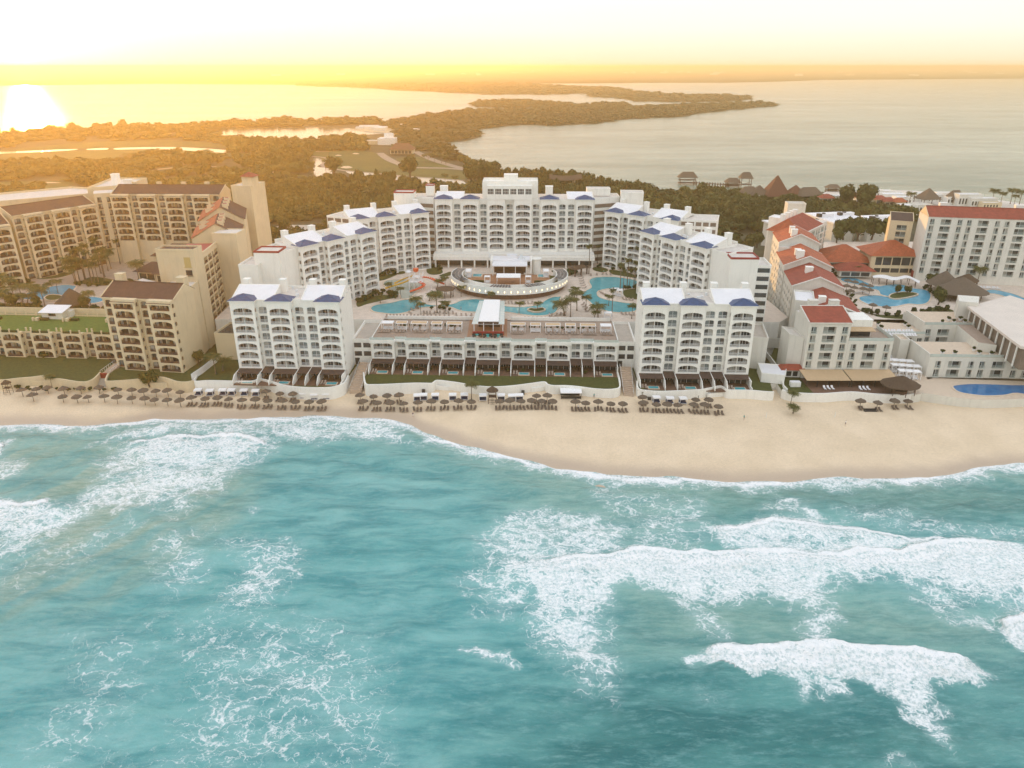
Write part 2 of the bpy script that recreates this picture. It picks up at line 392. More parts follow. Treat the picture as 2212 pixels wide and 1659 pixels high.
# (view, outline, foam cover inside, soft edge in metres)
FOAM = [
 (12, [(-60, 465), (200, 452), (400, 450), (420, 425), (540, 418), (640, 418), (740, 440), (860, 440), (1000, 430), (1200, 420), (1400, 430), (1650, 420), (1700, 400), (1950, 385), (2300, 395),
       (2300, 600), (2100, 620), (1850, 600), (1700, 560), (1560, 545), (1450, 560), (1350, 590), (1250, 640), (1150, 620), (1000, 600), (900, 620), (700, 630), (600, 600), (540, 560), (440, 590), (400, 640), (330, 700), (120, 690), (60, 600), (-20, 560)], .70, 5),
 (12, [(40, 620), (400, 600), (410, 700), (380, 880), (430, 960), (400, 1080), (270, 1060), (240, 950), (180, 870), (90, 760)], .50, 7),
 (12, [(680, 640), (760, 620), (900, 760), (900, 800), (760, 750)], .45, 4), (12, [(1180, 650), (1380, 620), (1380, 700), (1280, 760), (1320, 840), (1250, 830), (1190, 720)], .5, 4),
 (12, [(1560, 560), (1750, 560), (2050, 700), (2080, 740), (1950, 700), (1750, 640)], .5, 4),
 (12, [(2000, 560), (2300, 520), (2300, 760), (2100, 730)], .5, 6),
 (12, [(810, 318), (900, 305), (1000, 315), (1100, 296), (1250, 296), (1400, 312), (1600, 345), (1700, 368), (1950, 372), (1750, 405), (1400, 440), (1000, 440), (920, 400), (860, 350)], .62, 3.5),
 (12, [(-120, 340), (60, 250), (130, 245), (180, 262), (300, 255), (470, 320), (490, 350), (380, 450), (0, 470), (-120, 480)], .46, 5),
 (12, [(320, 200), (400, 90), (530, 95), (520, 180), (700, 200), (780, 180), (835, 210), (830, 430), (600, 430), (430, 410), (480, 300), (330, 240)], .33, 6),
 (12, [(1090, 260), (1180, 208), (1280, 215), (1330, 280), (1500, 300), (1300, 320)], .42, 4), (12, [(1400, 250), (1720, 220), (1950, 300), (2300, 330), (2300, 420), (1900, 370), (1600, 330)], .34, 7),
 (12, [(765, 880), (900, 855), (980, 842), (1050, 838), (1200, 838), (1300, 850), (1420, 835), (1500, 850), (1640, 858), (1800, 880), (1900, 892), (1990, 915), (2060, 955), (2095, 985), (2020, 1015), (1960, 990), (1850, 985),
       (1800, 1020), (1600, 1000), (1450, 990), (1430, 1000), (1250, 970), (1130, 940), (1030, 935), (920, 905)], 0.86, 2.6),
 (12, [(1180, 960), (1440, 990), (1430, 1090), (1370, 1080), (1320, 1030), (1290, 1070), (1230, 1010)], .62, 2.5),
 (12, [(1570, 980), (1850, 1000), (1820, 1060), (1870, 1160), (1900, 1180), (1880, 1270), (1800, 1250), (1790, 1190), (1700, 1120), (1690, 1060), (1600, 1040)], .60, 3),
 (12, [(2095, 745), (2140, 722), (2300, 720), (2300, 810), (2190, 815), (2120, 790)], .9, 2),
 (12, [(850, 990), (960, 1060), (940, 1110), (880, 1070)], .3, 3), (12, [(1520, 1310), (1600, 1290), (1680, 1359), (1550, 1400)], .3, 4),
 (11, [(-80, 545), (100, 545), (220, 535), (330, 520), (430, 430), (520, 300), (640, 280), (760, 262), (900, 258), (1050, 268), (1160, 292), (1060, 380), (950, 430), (860, 520), (780, 545), (700, 610), (600, 560), (450, 560), (300, 620), (150, 690), (-80, 800)], .50, 8),
 (11, [(560, 295), (760, 265), (1000, 265), (1120, 290), (1000, 370), (850, 400), (700, 380)], .66, 5), (11, [(-80, 550), (100, 548), (230, 540), (250, 580), (80, 620), (-80, 680)], .66, 4),
 (11, [(600, 700), (980, 630), (860, 720), (830, 860), (700, 960), (600, 920)], .34, 8), (11, [(930, 720), (1240, 690), (1320, 780), (1150, 960), (1000, 1010), (860, 960), (980, 820)], .37, 9),
 (11, [(640, 1030), (1150, 1000), (1420, 1010), (1600, 1100), (1560, 1700), (600, 1700), (760, 1400), (780, 1200)], .31, 14), (11, [(300, 1100), (620, 1060), (640, 1400), (420, 1700), (100, 1700)], .25, 14), (11, [(-80, 620), (300, 640), (560, 560), (640, 640), (420, 800), (-80, 960)], .24, 12), (11, [(1200, 1000), (1700, 1050), (1750, 1300), (1300, 1250)], .22, 14),
 (11, [(1020, 572), (1080, 570), (1060, 600)], .5, 2), (11, [(-80, 300), (30, 305), (20, 350), (-80, 360)], .8, 3), (11, [(-80, 350), (90, 380), (40, 450), (-80, 480)], .45, 4),
 (11, [(1960, 860), (2050, 810), (2180, 640), (2180, 1080), (2090, 1010)], .52, 6), (11, [(1970, 1168), (2060, 1180), (2160, 1192), (2060, 1195)], .8, 1.5),
 (11, [(380, 300), (700, 190), (1100, 175), (1450, 175), (1650, 195), (1780, 215), (1800, 240), (1650, 250), (1750, 300), (1600, 290), (1400, 280), (1180, 290), (900, 255), (600, 280)], .47, 5),
]
CREST = [  # (view, ridge line, height, half width towards sea, half width towards shore)
 (12, [(765, 880), (900, 862), (1050, 848), (1200, 848), (1420, 848), (1640, 868), (1800, 888), (1990, 925), (2095, 985)], 1.9, 6.0, 1.7),
 (12, [(-60, 462), (200, 456), (400, 452), (540, 425), (640, 425), (760, 442), (1000, 436), (1200, 426), (1400, 436), (1650, 426), (1950, 392), (2300, 395)], 1.0, 7.0, 1.5),
 (12, [(810, 318), (1000, 318), (1100, 300), (1250, 300), (1500, 330), (1700, 372), (1950, 376)], .5, 4.5, 1.1),
 (12, [(2095, 745), (2150, 728), (2300, 728)], 1.4, 4, 1.5),
 (11, [(520, 295), (700, 275), (900, 262), (1050, 270), (1160, 296)], .8, 7, 1.4), (11, [(-80, 548), (100, 550), (230, 538)], .8, 6, 1.4),
 (11, [(300, 1080), (600, 1040), (900, 1000), (1200, 1005), (1420, 1020)], .5, 9, 3.0), (11, [(0, 870), (300, 720), (560, 640), (900, 600)], .45, 9, 3.5),
 (12, [(-60, 900), (200, 905), (500, 905), (765, 885)], .5, 6, 2.5), (11, [(-80, 300), (0, 302), (30, 306)], .7, 4, 1.2),
]
def build_sea():
    st = .36
    xs = np.arange(-168, 168.01, st); ys = np.arange(66, 216, st)
    X, Y = np.meshgrid(xs, ys); nx, ny = len(xs), len(ys)
    foam = np.zeros(X.shape)
    # wobble the outlines so that no patch has a drawn edge
    wx = X + (fbm(X, Y, 3, 14) - .5) * 12; wy = Y + (fbm(X, Y, 9, 14) - .5) * 12
    for view, pts, cov, soft in FOAM:
        sd = poly_sd(wx, wy, G(view, pts, 0.0))
        foam = np.maximum(foam, cov * sstep(-soft, soft * .8, sd) * (.62 + .62 * fbm(X, Y, 31, 7)))
    foam0 = foam.copy(); Z = np.zeros(X.shape)
    r = np.random.default_rng(5)
    for k in range(34):
        lam = r.uniform(3.0, 16); th = r.normal(0.15, .75); a = .0055 * lam ** 1.0
        kx, ky = math.sin(th) * 2 * math.pi / lam, math.cos(th) * 2 * math.pi / lam
        Z += a * np.sin(kx * X + ky * Y + r.uniform(0, 6.28) + 2.2 * fbm(X, Y, 50 + k, 22, 2))
    Z += .3 * (fbm(X, Y, 71, 22, 3) - .5) + .22 * (fbm(X * .6 + Y * .35, Y, 75, 3.2, 3) - .5)
    for view, pts, h, wsea, wsh in CREST:
        p = G(view, pts, 0.0); d, off, inn = line_sd(X, Y, p)
        x0, x1 = p[0][0], p[-1][0]; t = np.clip((X - x0) / (x1 - x0), 0, 1)
        fade = sstep(0, .12, t) * sstep(0, .12, 1 - t)
        if x0 < -140: fade = sstep(0, .12, 1 - t)
        if x1 > 140: fade = sstep(0, .12, t)
        off = off + (fbm(X, Y, 90, 9) - .5) * 3
        prof = np.where(off < 0, np.exp(-(off / wsea) ** 2), np.exp(-(off / wsh) ** 2)) * fade
        Z += h * prof * (.75 + .5 * fbm(X, Y, 95, 5))
        o2 = off + (fbm(X, Y, 97, 3.5, 3) - .5) * 2.4
        if h > .55 or wsh < 1.2: foam = np.maximum(foam, fade * 1.15 * np.exp(-((o2 + .6) / (.9 + .5 * h)) ** 2)); foam = np.maximum(foam, fade * .9 * (h > .9) * np.exp(-((o2 + 3.2) / 3.4) ** 2) * (foam0 > .1))
    # ragged edge of the breaking wave: lumps of thrown foam
    Z += np.clip(foam - .45, 0, 1) * (2.0 * (fbm(X, Y, 101, 2.4, 4) - .42))
    dist = waterline(X) - Y            # metres seaward of the waterline
    sh = np.clip(1.6 - dist, 0, 9) / 1.6
    edge = dist + (fbm(X, Y, 111, 6, 3) - .5) * 5
    foam = np.maximum(foam, 1.1 * np.exp(-((edge - 1.0) / 1.5) ** 2) * (.35 + 1.0 * fbm(X, Y, 121, 9)))
    foam = np.maximum(foam, .50 * np.exp(-(np.clip(edge - 1, 0, 99) / 4.5) ** 2) * (.5 + fbm(X, Y, 125, 12)))
    Z *= sstep(0, 10, dist) * .9 + .1
    # bed lies shallow and sandy near the shore and on the left bar
    shallow = np.exp(-np.clip(dist, 0, 999) / 13.0)
    bar = sstep(-10, 16, poly_sd(X, Y, G(11, [(-200, 280), (500, 300), (1100, 420), (1000, 640), (560, 900), (300, 1000), (-200, 1180)], 0.0)))
    bar2 = sstep(-12, 12, poly_sd(X, Y, G(12, [(430, 560), (1500, 600), (2212, 760), (2100, 860), (1400, 850), (900, 850), (500, 850)], 0.0)))
    bar3 = sstep(-14, 14, poly_sd(X, Y, G(12, [(0, 100), (800, 150), (800, 440), (0, 440)], 0.0)))
    streak = fbm((X * .5 + Y * .86) * .22, (X * .86 - Y * .5), 131, 6, 4)
    sand = np.clip(shallow * .75 + bar * (.30 + 1.1 * sstep(.35, .65, streak)) * .78 + bar2 * .60 + bar3 * .34, 0, 1)
    deep = sstep(-20, 30, poly_sd(X, Y, G(12, [(300, 900), (900, 880), (2400, 960), (2400, 1700), (-200, 1700), (-100, 1150)], 0.0)))
    deep = np.maximum(deep, .75 * sstep(-8, 10, poly_sd(X, Y, G(12, [(850, 110), (1400, 140), (2300, 140), (2300, 300), (1900, 290), (1400, 230), (1100, 250), (850, 300)], 0.0))))
    V = np.stack([X.ravel(), Y.ravel(), Z.ravel()], 1)
    i = np.arange((ny - 1) * (nx - 1)); r0 = i // (nx - 1); c0 = i % (nx - 1); a = r0 * nx + c0
    F = np.stack([a, a + 1, a + nx + 1, a + nx], 1)
    keep = (Y[r0, c0] < waterline(X[r0, c0]) + 6)
    F = F[keep]
    # open water round the detailed patch
    n0 = len(V); E = []
    for q in [(-4000, -3000, -168, 216), (168, -3000, 4000, 216), (-168, -3000, 168, 66.0)]:
        x0, y0, x1, y1 = q; E += [(x0, y0, 0), (x1, y0, 0), (x1, y1, 0), (x0, y1, 0)]
    V = np.vstack([V, np.array(E)]); F = np.vstack([F, np.array([[n0 + 4 * k, n0 + 4 * k + 1, n0 + 4 * k + 2, n0 + 4 * k + 3] for k in range(3)])])
    me = bpy.data.meshes.new('sea'); fast_mesh(me, V, F)
    for nm, arr in (('foam', foam), ('sand', sand), ('deep', deep)):
        at = me.attributes.new(nm, 'FLOAT', 'POINT'); d = np.zeros(len(V), 'f'); d[:arr.size] = arr.ravel(); at.data.foreach_set('value', d)
    me.polygons.foreach_set('use_smooth', np.ones(len(F), bool))
    me.materials.append(sea_mat()); o = bpy.data.objects.new('sea', me); COL.objects.link(o); tag(o, kind='structure')

def fast_mesh(me, V, F):
    V = np.asarray(V, 'f'); F = np.asarray(F, 'i'); k = F.shape[1]
    me.vertices.add(len(V)); me.vertices.foreach_set('co', V.ravel())
    me.loops.add(F.size); me.loops.foreach_set('vertex_index', F.ravel())
    me.polygons.add(len(F)); me.polygons.foreach_set('loop_start', np.arange(0, F.size, k, dtype='i'))
    me.update(calc_edges=True)

def sea_mat():
    m, nt, b = nodes_of('turquoise_sea'); N = nt.nodes; L = nt.links
    def math_(op, a, c=None, d=None, clamp=False):
        n = N.new('ShaderNodeMath'); n.operation = op; n.use_clamp = clamp
        for i, v in enumerate((a, c, d)):
            if v is None: continue
            if isinstance(v, (int, float)): n.inputs[i].default_value = v
            else: L.new(v, n.inputs[i])
        return n.outputs[0]
    def att(n):
        a = N.new('ShaderNodeAttribute'); a.attribute_name = n; return a.outputs['Fac']
    def noise(v, sc, det=4, rough=.6, dist=0.0, col=False):
        n = N.new('ShaderNodeTexNoise'); n.inputs['Scale'].default_value = sc; n.inputs['Detail'].default_value = det; n.inputs['Roughness'].default_value = rough
        n.inputs['Distortion'].default_value = dist
        L.new(v, n.inputs['Vector']); return n.outputs['Color' if col else 'Fac']
    def mr(v, a, c, d=0.0, e=1.0, smooth=True):
        r = N.new('ShaderNodeMapRange'); r.interpolation_type = 'SMOOTHSTEP' if smooth else 'LINEAR'
        for i, x in enumerate((v, a, c, d, e)):
            if isinstance(x, (int, float)): r.inputs[i].default_value = x
            else: L.new(x, r.inputs[i])
        return r.outputs[0]
    tcn = N.new('ShaderNodeTexCoord'); obj = tcn.outputs['Object']
    # stretched coordinates for the wind streaks
    mp = N.new('ShaderNodeMapping'); mp.inputs['Rotation'].default_value = (0, 0, rad(-62)); mp.inputs['Scale'].default_value = (.30, 1.15, 1); L.new(obj, mp.inputs[0]); st = mp.outputs[0]
    # warp
    wc = noise(obj, .22, 3, .6, col=True)
    va = N.new('ShaderNodeVectorMath'); va.operation = 'MULTIPLY_ADD'; L.new(wc, va.inputs[0]); va.inputs[1].default_value = (8, 8, 0); L.new(obj, va.inputs[2])
    wc2 = noise(obj, 1.1, 3, .6, col=True)
    vb = N.new('ShaderNodeVectorMath'); vb.operation = 'MULTIPLY_ADD'; L.new(wc2, vb.inputs[0]); vb.inputs[1].default_value = (2.1, 2.1, 0); L.new(va.outputs[0], vb.inputs[2])
    ml = N.new('ShaderNodeMapping'); ml.inputs['Rotation'].default_value = (0, 0, rad(-80)); ml.inputs['Scale'].default_value = (.5, 1.25, 1); L.new(vb.outputs[0], ml.inputs[0]); wv = ml.outputs[0]
    def lace(scale):
        v = N.new('ShaderNodeTexVoronoi'); v.feature = 'DISTANCE_TO_EDGE'; v.inputs['Scale'].default_value = scale; L.new(wv, v.inputs['Vector']); return v.outputs['Distance']
    foam = math_('MULTIPLY', att('foam'), 1.06); sand = att('sand'); deep = att('deep')
    fine = noise(obj, 1.6, 6, .72); mid = noise(obj, .35, 5, .6)
    # thickness of the foam threads grows with cover
    cov = math_('ADD', foam, math_('MULTIPLY', math_('SUBTRACT', mid, .5), .55))
    l1 = lace(.20); l2 = lace(.42); l3 = lace(.90)
    t1 = math_('MULTIPLY', math_('POWER', math_('MAXIMUM', cov, 0.0), 2.0), .30)
    f1 = mr(l1, math_('MULTIPLY', t1, 1.25), math_('MULTIPLY', t1, .1), 0, 1)
    t2 = math_('MULTIPLY', math_('POWER', math_('MAXIMUM', math_('SUBTRACT', cov, .10), 0.0), 2.0), .62)
    f2 = mr(l2, math_('MULTIPLY', t2, 1.2), math_('MULTIPLY', t2, .3), 0, 1)
    t3 = math_('MULTIPLY', math_('POWER', math_('MAXIMUM', math_('SUBTRACT', cov, .30), 0.0), 1.6), .95)
    f3 = mr(l3, math_('MULTIPLY', t3, 1.1), math_('MULTIPLY', t3, .35), 0, 1)
    solid = mr(math_('ADD', cov, math_('MULTIPLY', math_('SUBTRACT', fine, .5), 1.7)), .66, 1.0)
    gate = mr(foam, .06, .22)
    thread = math_('MULTIPLY', math_('MAXIMUM', f1, math_('MAXIMUM', math_('MULTIPLY', f2, .95), math_('MULTIPLY', f3, .9))), mr(fine, .32, .62, .40, 1))
    fo = math_('MULTIPLY', math_('MULTIPLY', math_('MAXIMUM', thread, solid), gate), mr(cov, .08, .6, .55, 1), clamp=True)
    # milky half-dissolved foam under and around the threads
    milk = math_('MULTIPLY', mr(cov, .0, .75), mr(fine, .3, .65, .35, .75))
    # water colour
    def mix(f, a, c):
        x = N.new('ShaderNodeMix'); x.data_type = 'RGBA'
        if isinstance(f, (int, float)): x.inputs[0].default_value = f
        else: L.new(f, x.inputs[0])
        for i, v in ((6, a), (7, c)):
            if isinstance(v, tuple): x.inputs[i].default_value = (*v, 1)
            else: L.new(v, x.inputs[i])
        return x.outputs[2]
    sn = noise(st, .16, 7, .62, .4); sn2 = noise(st, .75, 7, .78); big = noise(obj, .028, 4, .55)
    base = mix(mr(sn, .34, .68), (.055, .270, .290), (.210, .490, .480))
    base = mix(math_('MULTIPLY', mr(big, .35, .65), .35), base, (.07, .350, .350))
    base = mix(math_('MULTIPLY', deep, .88), base, mix(mr(sn, .35, .7), (.008, .105, .105), (.030, .185, .172)))
    sandc = mix(mr(sn2, .3, .7), (.150, .300, .245), (.400, .460, .350))
    base = mix(math_('MULTIPLY', sand, mr(sn, .25, .65, .55, 1.0)), base, sandc)
    base = mix(math_('MULTIPLY', mr(sn2, .46, .70), .45), base, (.25, .48, .47))
    base = mix(milk, base, (.46, .64, .66))
    col = mix(fo, base, mix(mr(noise(obj, .9, 6, .75), .35, .65), (.86, .90, .92), (.99, .99, .99)))
    L.new(col, b.inputs['Base Color'])
    L.new(mr(fo, .6, 1.0, .14, .7, False), b.inputs['Roughness'])
    b.inputs['IOR'].default_value = 1.33
    L.new(mr(fo, .6, 1.0, .5, .3, False), b.inputs['Specular IOR Level'])
    h = math_('ADD', math_('MULTIPLY', noise(st, 1.0, 8, .66, .3), .55), math_('MULTIPLY', noise(obj, .33, 4, .55), .9))
    h = math_('ADD', h, math_('MULTIPLY', math_('MULTIPLY', mr(foam, .45, .9), noise(obj, .45, 5, .6)), 1.3))
    bp = N.new('ShaderNodeBump'); bp.inputs['Strength'].default_value = .9; bp.inputs['Distance'].default_value = .75
    L.new(h, bp.inputs['Height']); L.new(bp.outputs[0], b.inputs['Normal'])
    return m
build_sea()

# beach
def sand_mat():
    m, nt, b = nodes_of('beach_sand'); N = nt.nodes; L = nt.links
    at = N.new('ShaderNodeAttribute'); at.attribute_name = 'wet'
    tcn = N.new('ShaderNodeTexCoord')
    n = N.new('ShaderNodeTexNoise'); n.inputs['Scale'].default_value = .10; n.inputs['Detail'].default_value = 6; L.new(tcn.outputs['Object'], n.inputs['Vector'])
    n2 = N.new('ShaderNodeTexNoise'); n2.inputs['Scale'].default_value = 1.6; n2.inputs['Detail'].default_value = 6; n2.inputs['Roughness'].default_value = .75; L.new(tcn.outputs['Object'], n2.inputs['Vector'])
    cr = N.new('ShaderNodeValToRGB'); cr.color_ramp.elements[0].position = .3; cr.color_ramp.elements[1].position = .7
    cr.color_ramp.elements[0].color = (.73, .58, .40, 1); cr.color_ramp.elements[1].color = (.83, .67, .48, 1); L.new(n.outputs['Fac'], cr.inputs[0])
    sc = N.new('ShaderNodeMapRange'); sc.inputs[1].default_value = .3; sc.inputs[2].default_value = .7; sc.inputs[3].default_value = .86; sc.inputs[4].default_value = 1.07; L.new(n2.outputs['Fac'], sc.inputs[0])
    vm = N.new('ShaderNodeVectorMath'); vm.operation = 'SCALE'; L.new(cr.outputs[0], vm.inputs[0]); L.new(sc.outputs[0], vm.inputs['Scale'])
    mx = N.new('ShaderNodeMix'); mx.data_type = 'RGBA'; L.new(at.outputs['Fac'], mx.inputs[0]); L.new(vm.outputs[0], mx.inputs[6]); mx.inputs[7].default_value = (.50, .385, .285, 1)
    L.new(mx.outputs[2], b.inputs['Base Color'])
    rr = N.new('ShaderNodeMapRange'); rr.inputs[3].default_value = .95; rr.inputs[4].default_value = .35; L.new(at.outputs['Fac'], rr.inputs[0]); L.new(rr.outputs[0], b.inputs['Roughness'])
    bp = N.new('ShaderNodeBump'); bp.inputs['Strength'].default_value = .8; bp.inputs['Distance'].default_value = .22
    n3 = N.new('ShaderNodeTexNoise'); n3.inputs['Scale'].default_value = 2.6; n3.inputs['Detail'].default_value = 5; n3.inputs['Roughness'].default_value = .7; L.new(tcn.outputs['Object'], n3.inputs['Vector'])
    L.new(n3.outputs['Fac'], bp.inputs['Height']); L.new(bp.outputs[0], b.inputs['Normal'])
    return m
def sand_z(x, y):
    return np.clip((y - waterline(x)) * .075, -1.5, 2.1)
def build_beach():
    xs = np.concatenate([[-3500, -600], np.arange(-240, 260, 1.2), [700, 3500]]); t = np.linspace(-6, 72, 66)
    X = np.repeat(xs[None, :], len(t), 0); Y = waterline(X) + t[:, None]
    Z = sand_z(X, Y) + (fbm(X, Y, 141, 4, 4) - .5) * .2 * sstep(3, 12, Y - waterline(X))
    n = len(xs); V = np.stack([X.ravel(), Y.ravel(), Z.ravel()], 1)
    i = np.arange((len(t) - 1) * (n - 1)); a = (i // (n - 1)) * n + i % (n - 1)
    F = np.stack([a, a + 1, a + n + 1, a + n], 1)
    me = bpy.data.meshes.new('beach_sand'); fast_mesh(me, V, F)
    d = Y - waterline(X) + (fbm(X, Y, 151, 11, 3) - .5) * 5
    w = np.clip(1 - sstep(1.5, 8.5, d), 0, 1) * .9
    at = me.attributes.new('wet', 'FLOAT', 'POINT'); at.data.foreach_set('value', w.ravel().astype('f'))
    me.polygons.foreach_set('use_smooth', np.ones(len(F), bool))
    me.materials.append(sand_mat()); o = bpy.data.objects.new('beach', me); COL.objects.link(o); tag(o, kind='structure')
build_beach()
# ---------------------------------------------------------------- lagoon, land, golf course, woods
def sheet(name, poly, z, mat, thick=0.0, kind='structure'):
    mb = MB()
    if thick: mb.prism(poly, z - thick, z, 0)
    else:
        a = sum(poly[i][0] * poly[(i + 1) % len(poly)][1] - poly[(i + 1) % len(poly)][0] * poly[i][1] for i in range(len(poly)))
        mb.face([(x, y, z) for x, y in (poly if a > 0 else reversed(poly))])
    o = mb.build(name, mat); return tag(o, kind=kind) if kind else o
def smooth(pts, n=5, closed=True):
    """Catmull-Rom through the measured points"""
    out = []; k = len(pts)
    for i in range(k if closed else k - 1):
        p0 = pts[(i - 1) % k] if closed or i else pts[i]; p1 = pts[i]; p2 = pts[(i + 1) % k]; p3 = pts[(i + 2) % k] if closed or i + 2 < k else p2
        for j in range(n):
            t = j / n
            out.append(tuple(.5 * (2 * b + (c - a) * t + (2 * a - 5 * b + 4 * c - d) * t * t + (-a + 3 * b - 3 * c + d) * t ** 3) for a, b, c, d in zip(p0, p1, p2, p3)))
    if not closed: out.append(pts[-1])
    return out
def lagoon_mat():
    m, nt, b = nodes_of('lagoon_water'); N = nt.nodes; L = nt.links
    tcn = N.new('ShaderNodeTexCoord')
    mp = N.new('ShaderNodeMapping'); mp.inputs['Rotation'].default_value = (0, 0, rad(-25)); mp.inputs['Scale'].default_value = (.5, 1.6, 1); L.new(tcn.outputs['Object'], mp.inputs[0])
    n = N.new('ShaderNodeTexNoise'); n.inputs['Scale'].default_value = .02; n.inputs['Detail'].default_value = 8; n.inputs['Roughness'].default_value = .7; L.new(mp.outputs[0], n.inputs['Vector'])
    nb = N.new('ShaderNodeTexNoise'); nb.inputs['Scale'].default_value = .0035; nb.inputs['Detail'].default_value = 5; nb.inputs['Roughness'].default_value = .6; L.new(mp.outputs[0], nb.inputs['Vector'])
    cr = N.new('ShaderNodeValToRGB'); cr.color_ramp.elements[0].position = .40; cr.color_ramp.elements[1].position = .62
    cr.color_ramp.elements[0].color = (.10, .17, .13, 1); cr.color_ramp.elements[1].color = (.34, .40, .32, 1); mq = N.new('ShaderNodeMath'); mq.operation = 'MULTIPLY_ADD'; mq.inputs[1].default_value = .5; hq = N.new('ShaderNodeMath'); hq.operation = 'MULTIPLY'; hq.inputs[1].default_value = .5; L.new(nb.outputs['Fac'], hq.inputs[0]); L.new(n.outputs['Fac'], mq.inputs[0]); L.new(hq.outputs[0], mq.inputs[2]); L.new(mq.outputs[0], cr.inputs[0])
    L.new(cr.outputs[0], b.inputs['Base Color'])
    b.inputs['Roughness'].default_value = .2; b.inputs['IOR'].default_value = 1.33
    n2 = N.new('ShaderNodeTexNoise'); n2.inputs['Scale'].default_value = .11; n2.inputs['Detail'].default_value = 7; n2.inputs['Roughness'].default_value = .7; L.new(mp.outputs[0], n2.inputs['Vector'])
    ad = N.new('ShaderNodeMath'); ad.operation = 'MULTIPLY_ADD'; ad.inputs[1].default_value = 5.0; L.new(n.outputs['Fac'], ad.inputs[0]); L.new(n2.outputs['Fac'], ad.inputs[2])
    bp = N.new('ShaderNodeBump'); bp.inputs['Strength'].default_value = .5; bp.inputs['Distance'].default_value = 1.6; L.new(ad.outputs[0], bp.inputs['Height']); L.new(bp.outputs[0], b.inputs['Normal'])
    return m
M['lagoon'] = lagoon_mat()
sheet('lagoon_water', [(-60000, 262), (60000, 262), (60000, 80000), (-60000, 80000)], .2, M['lagoon'])
M['soil'] = simple('scrub_ground', (.055, .052, .022), .95, .4, .05)
M['farland'] = simple('far_woodland', (.038, .040, .018), .95, .45, .004, bump=.3)
M['golf'] = simple('golf_grass', (.075, .085, .016), .95, .3, .03)
M['pond'] = simple('pond_water', (.10, .10, .06), .12, .2, .02)
M['sandpale'] = simple('bunker_sand', (.55, .45, .30), .9, .1, .1)
M['road'] = simple('pale_road', (.30, .25, .20), .9, .1, .05)
# --- near land: everything from the beach to the lagoon shore
shore = [(0, (-900, 300)), (0, (0, 290)), (0, (60, 289)), (0, (140, 283)), (0, (200, 282)), (0, (260, 276)), (0, (340, 276)), (0, (420, 274)), (0, (500, 267)), (0, (560, 264)), (0, (634, 262)), (0, (734, 263)), (0, (834, 262)),
         (0, (934, 247)), (0, (1034, 237)), (0, (1134, 237)), (0, (1200, 233)), (0, (1300, 222)), (0, (1350, 222)), (0, (1364, 230)), (0, (1440, 228)), (0, (1501, 225)), (0, (1605, 222)), (0, (1680, 224)), (0, (1680, 228)),
         (0, (1621, 232.5)), (0, (1505, 245)), (0, (1480, 251)), (0, (1400, 254)), (0, (1325, 259)), (0, (1294, 266)), (0, (1180, 271)), (0, (1140, 267)), (0, (1027, 277)), (0, (1040, 294)), (0, (1000, 304)), (0, (950, 305)), (0, (980, 330)),
         (0, (995, 347)), (0, (1034, 358)), (0, (1060, 368)), (0, (1120, 378)), (0, (1200, 388)), (0, (1320, 406)), (0, (1400, 414)), (0, (1480, 416)), (0, (1600, 424)), (0, (1700, 430)), (0, (1760, 415)), (0, (1850, 412)), (0, (1960, 414)), (0, (2060, 424)), (0, (2212, 444)), (0, (2900, 470))]
SH = [P(p[0], p[1], 1.2) for _, p in shore]
near_poly = SH + [(2500, 232), (-3000, 232)]
sheet('ground', near_poly, 1.2, M['soil'], 3.0)
mid = [(2100, 186), (634, 183), (689, 184), (807, 190), (850, 195), (967, 199), (1067, 203), (1180, 203), (1267, 201), (1274, 208), (1334, 210.5), (1371, 218), (1400, 218.5), (1477, 219.5), (1560, 218.5), (1625.5, 214.5), (1625, 210),
       (1549, 206), (1473, 205.4), (1365, 199.4), (1325, 190.6), (1250, 187), (1117, 182), (984, 181.2), (980, 180), (1110, 179.4), (1167, 180.4), (1371, 179.4), (1325, 178.6), (1565, 178.4), (1674, 176.4), (1786, 172.3), (2212, 169.5), (2600, 168)]
mid[0] = (333, 181)
MID = [P(x, y, 1.0) for x, y in [(-500, 186), (0, 185), (233, 182)] + mid]
far_poly = MID + [(60000, 85000), (-60000, 85000)]
sheet('far_shore', far_poly, 1.0, M['farland'], 2.0)
ISL = [P(x, y, 1.0) for x, y in [(1020, 226.5), (1034, 219), (1100, 216), (1200, 221), (1260, 226), (1197, 231.5), (1117, 231.5), (1030, 230)]]
sheet('island', ISL, 1.0, M['farland'], 2.0)
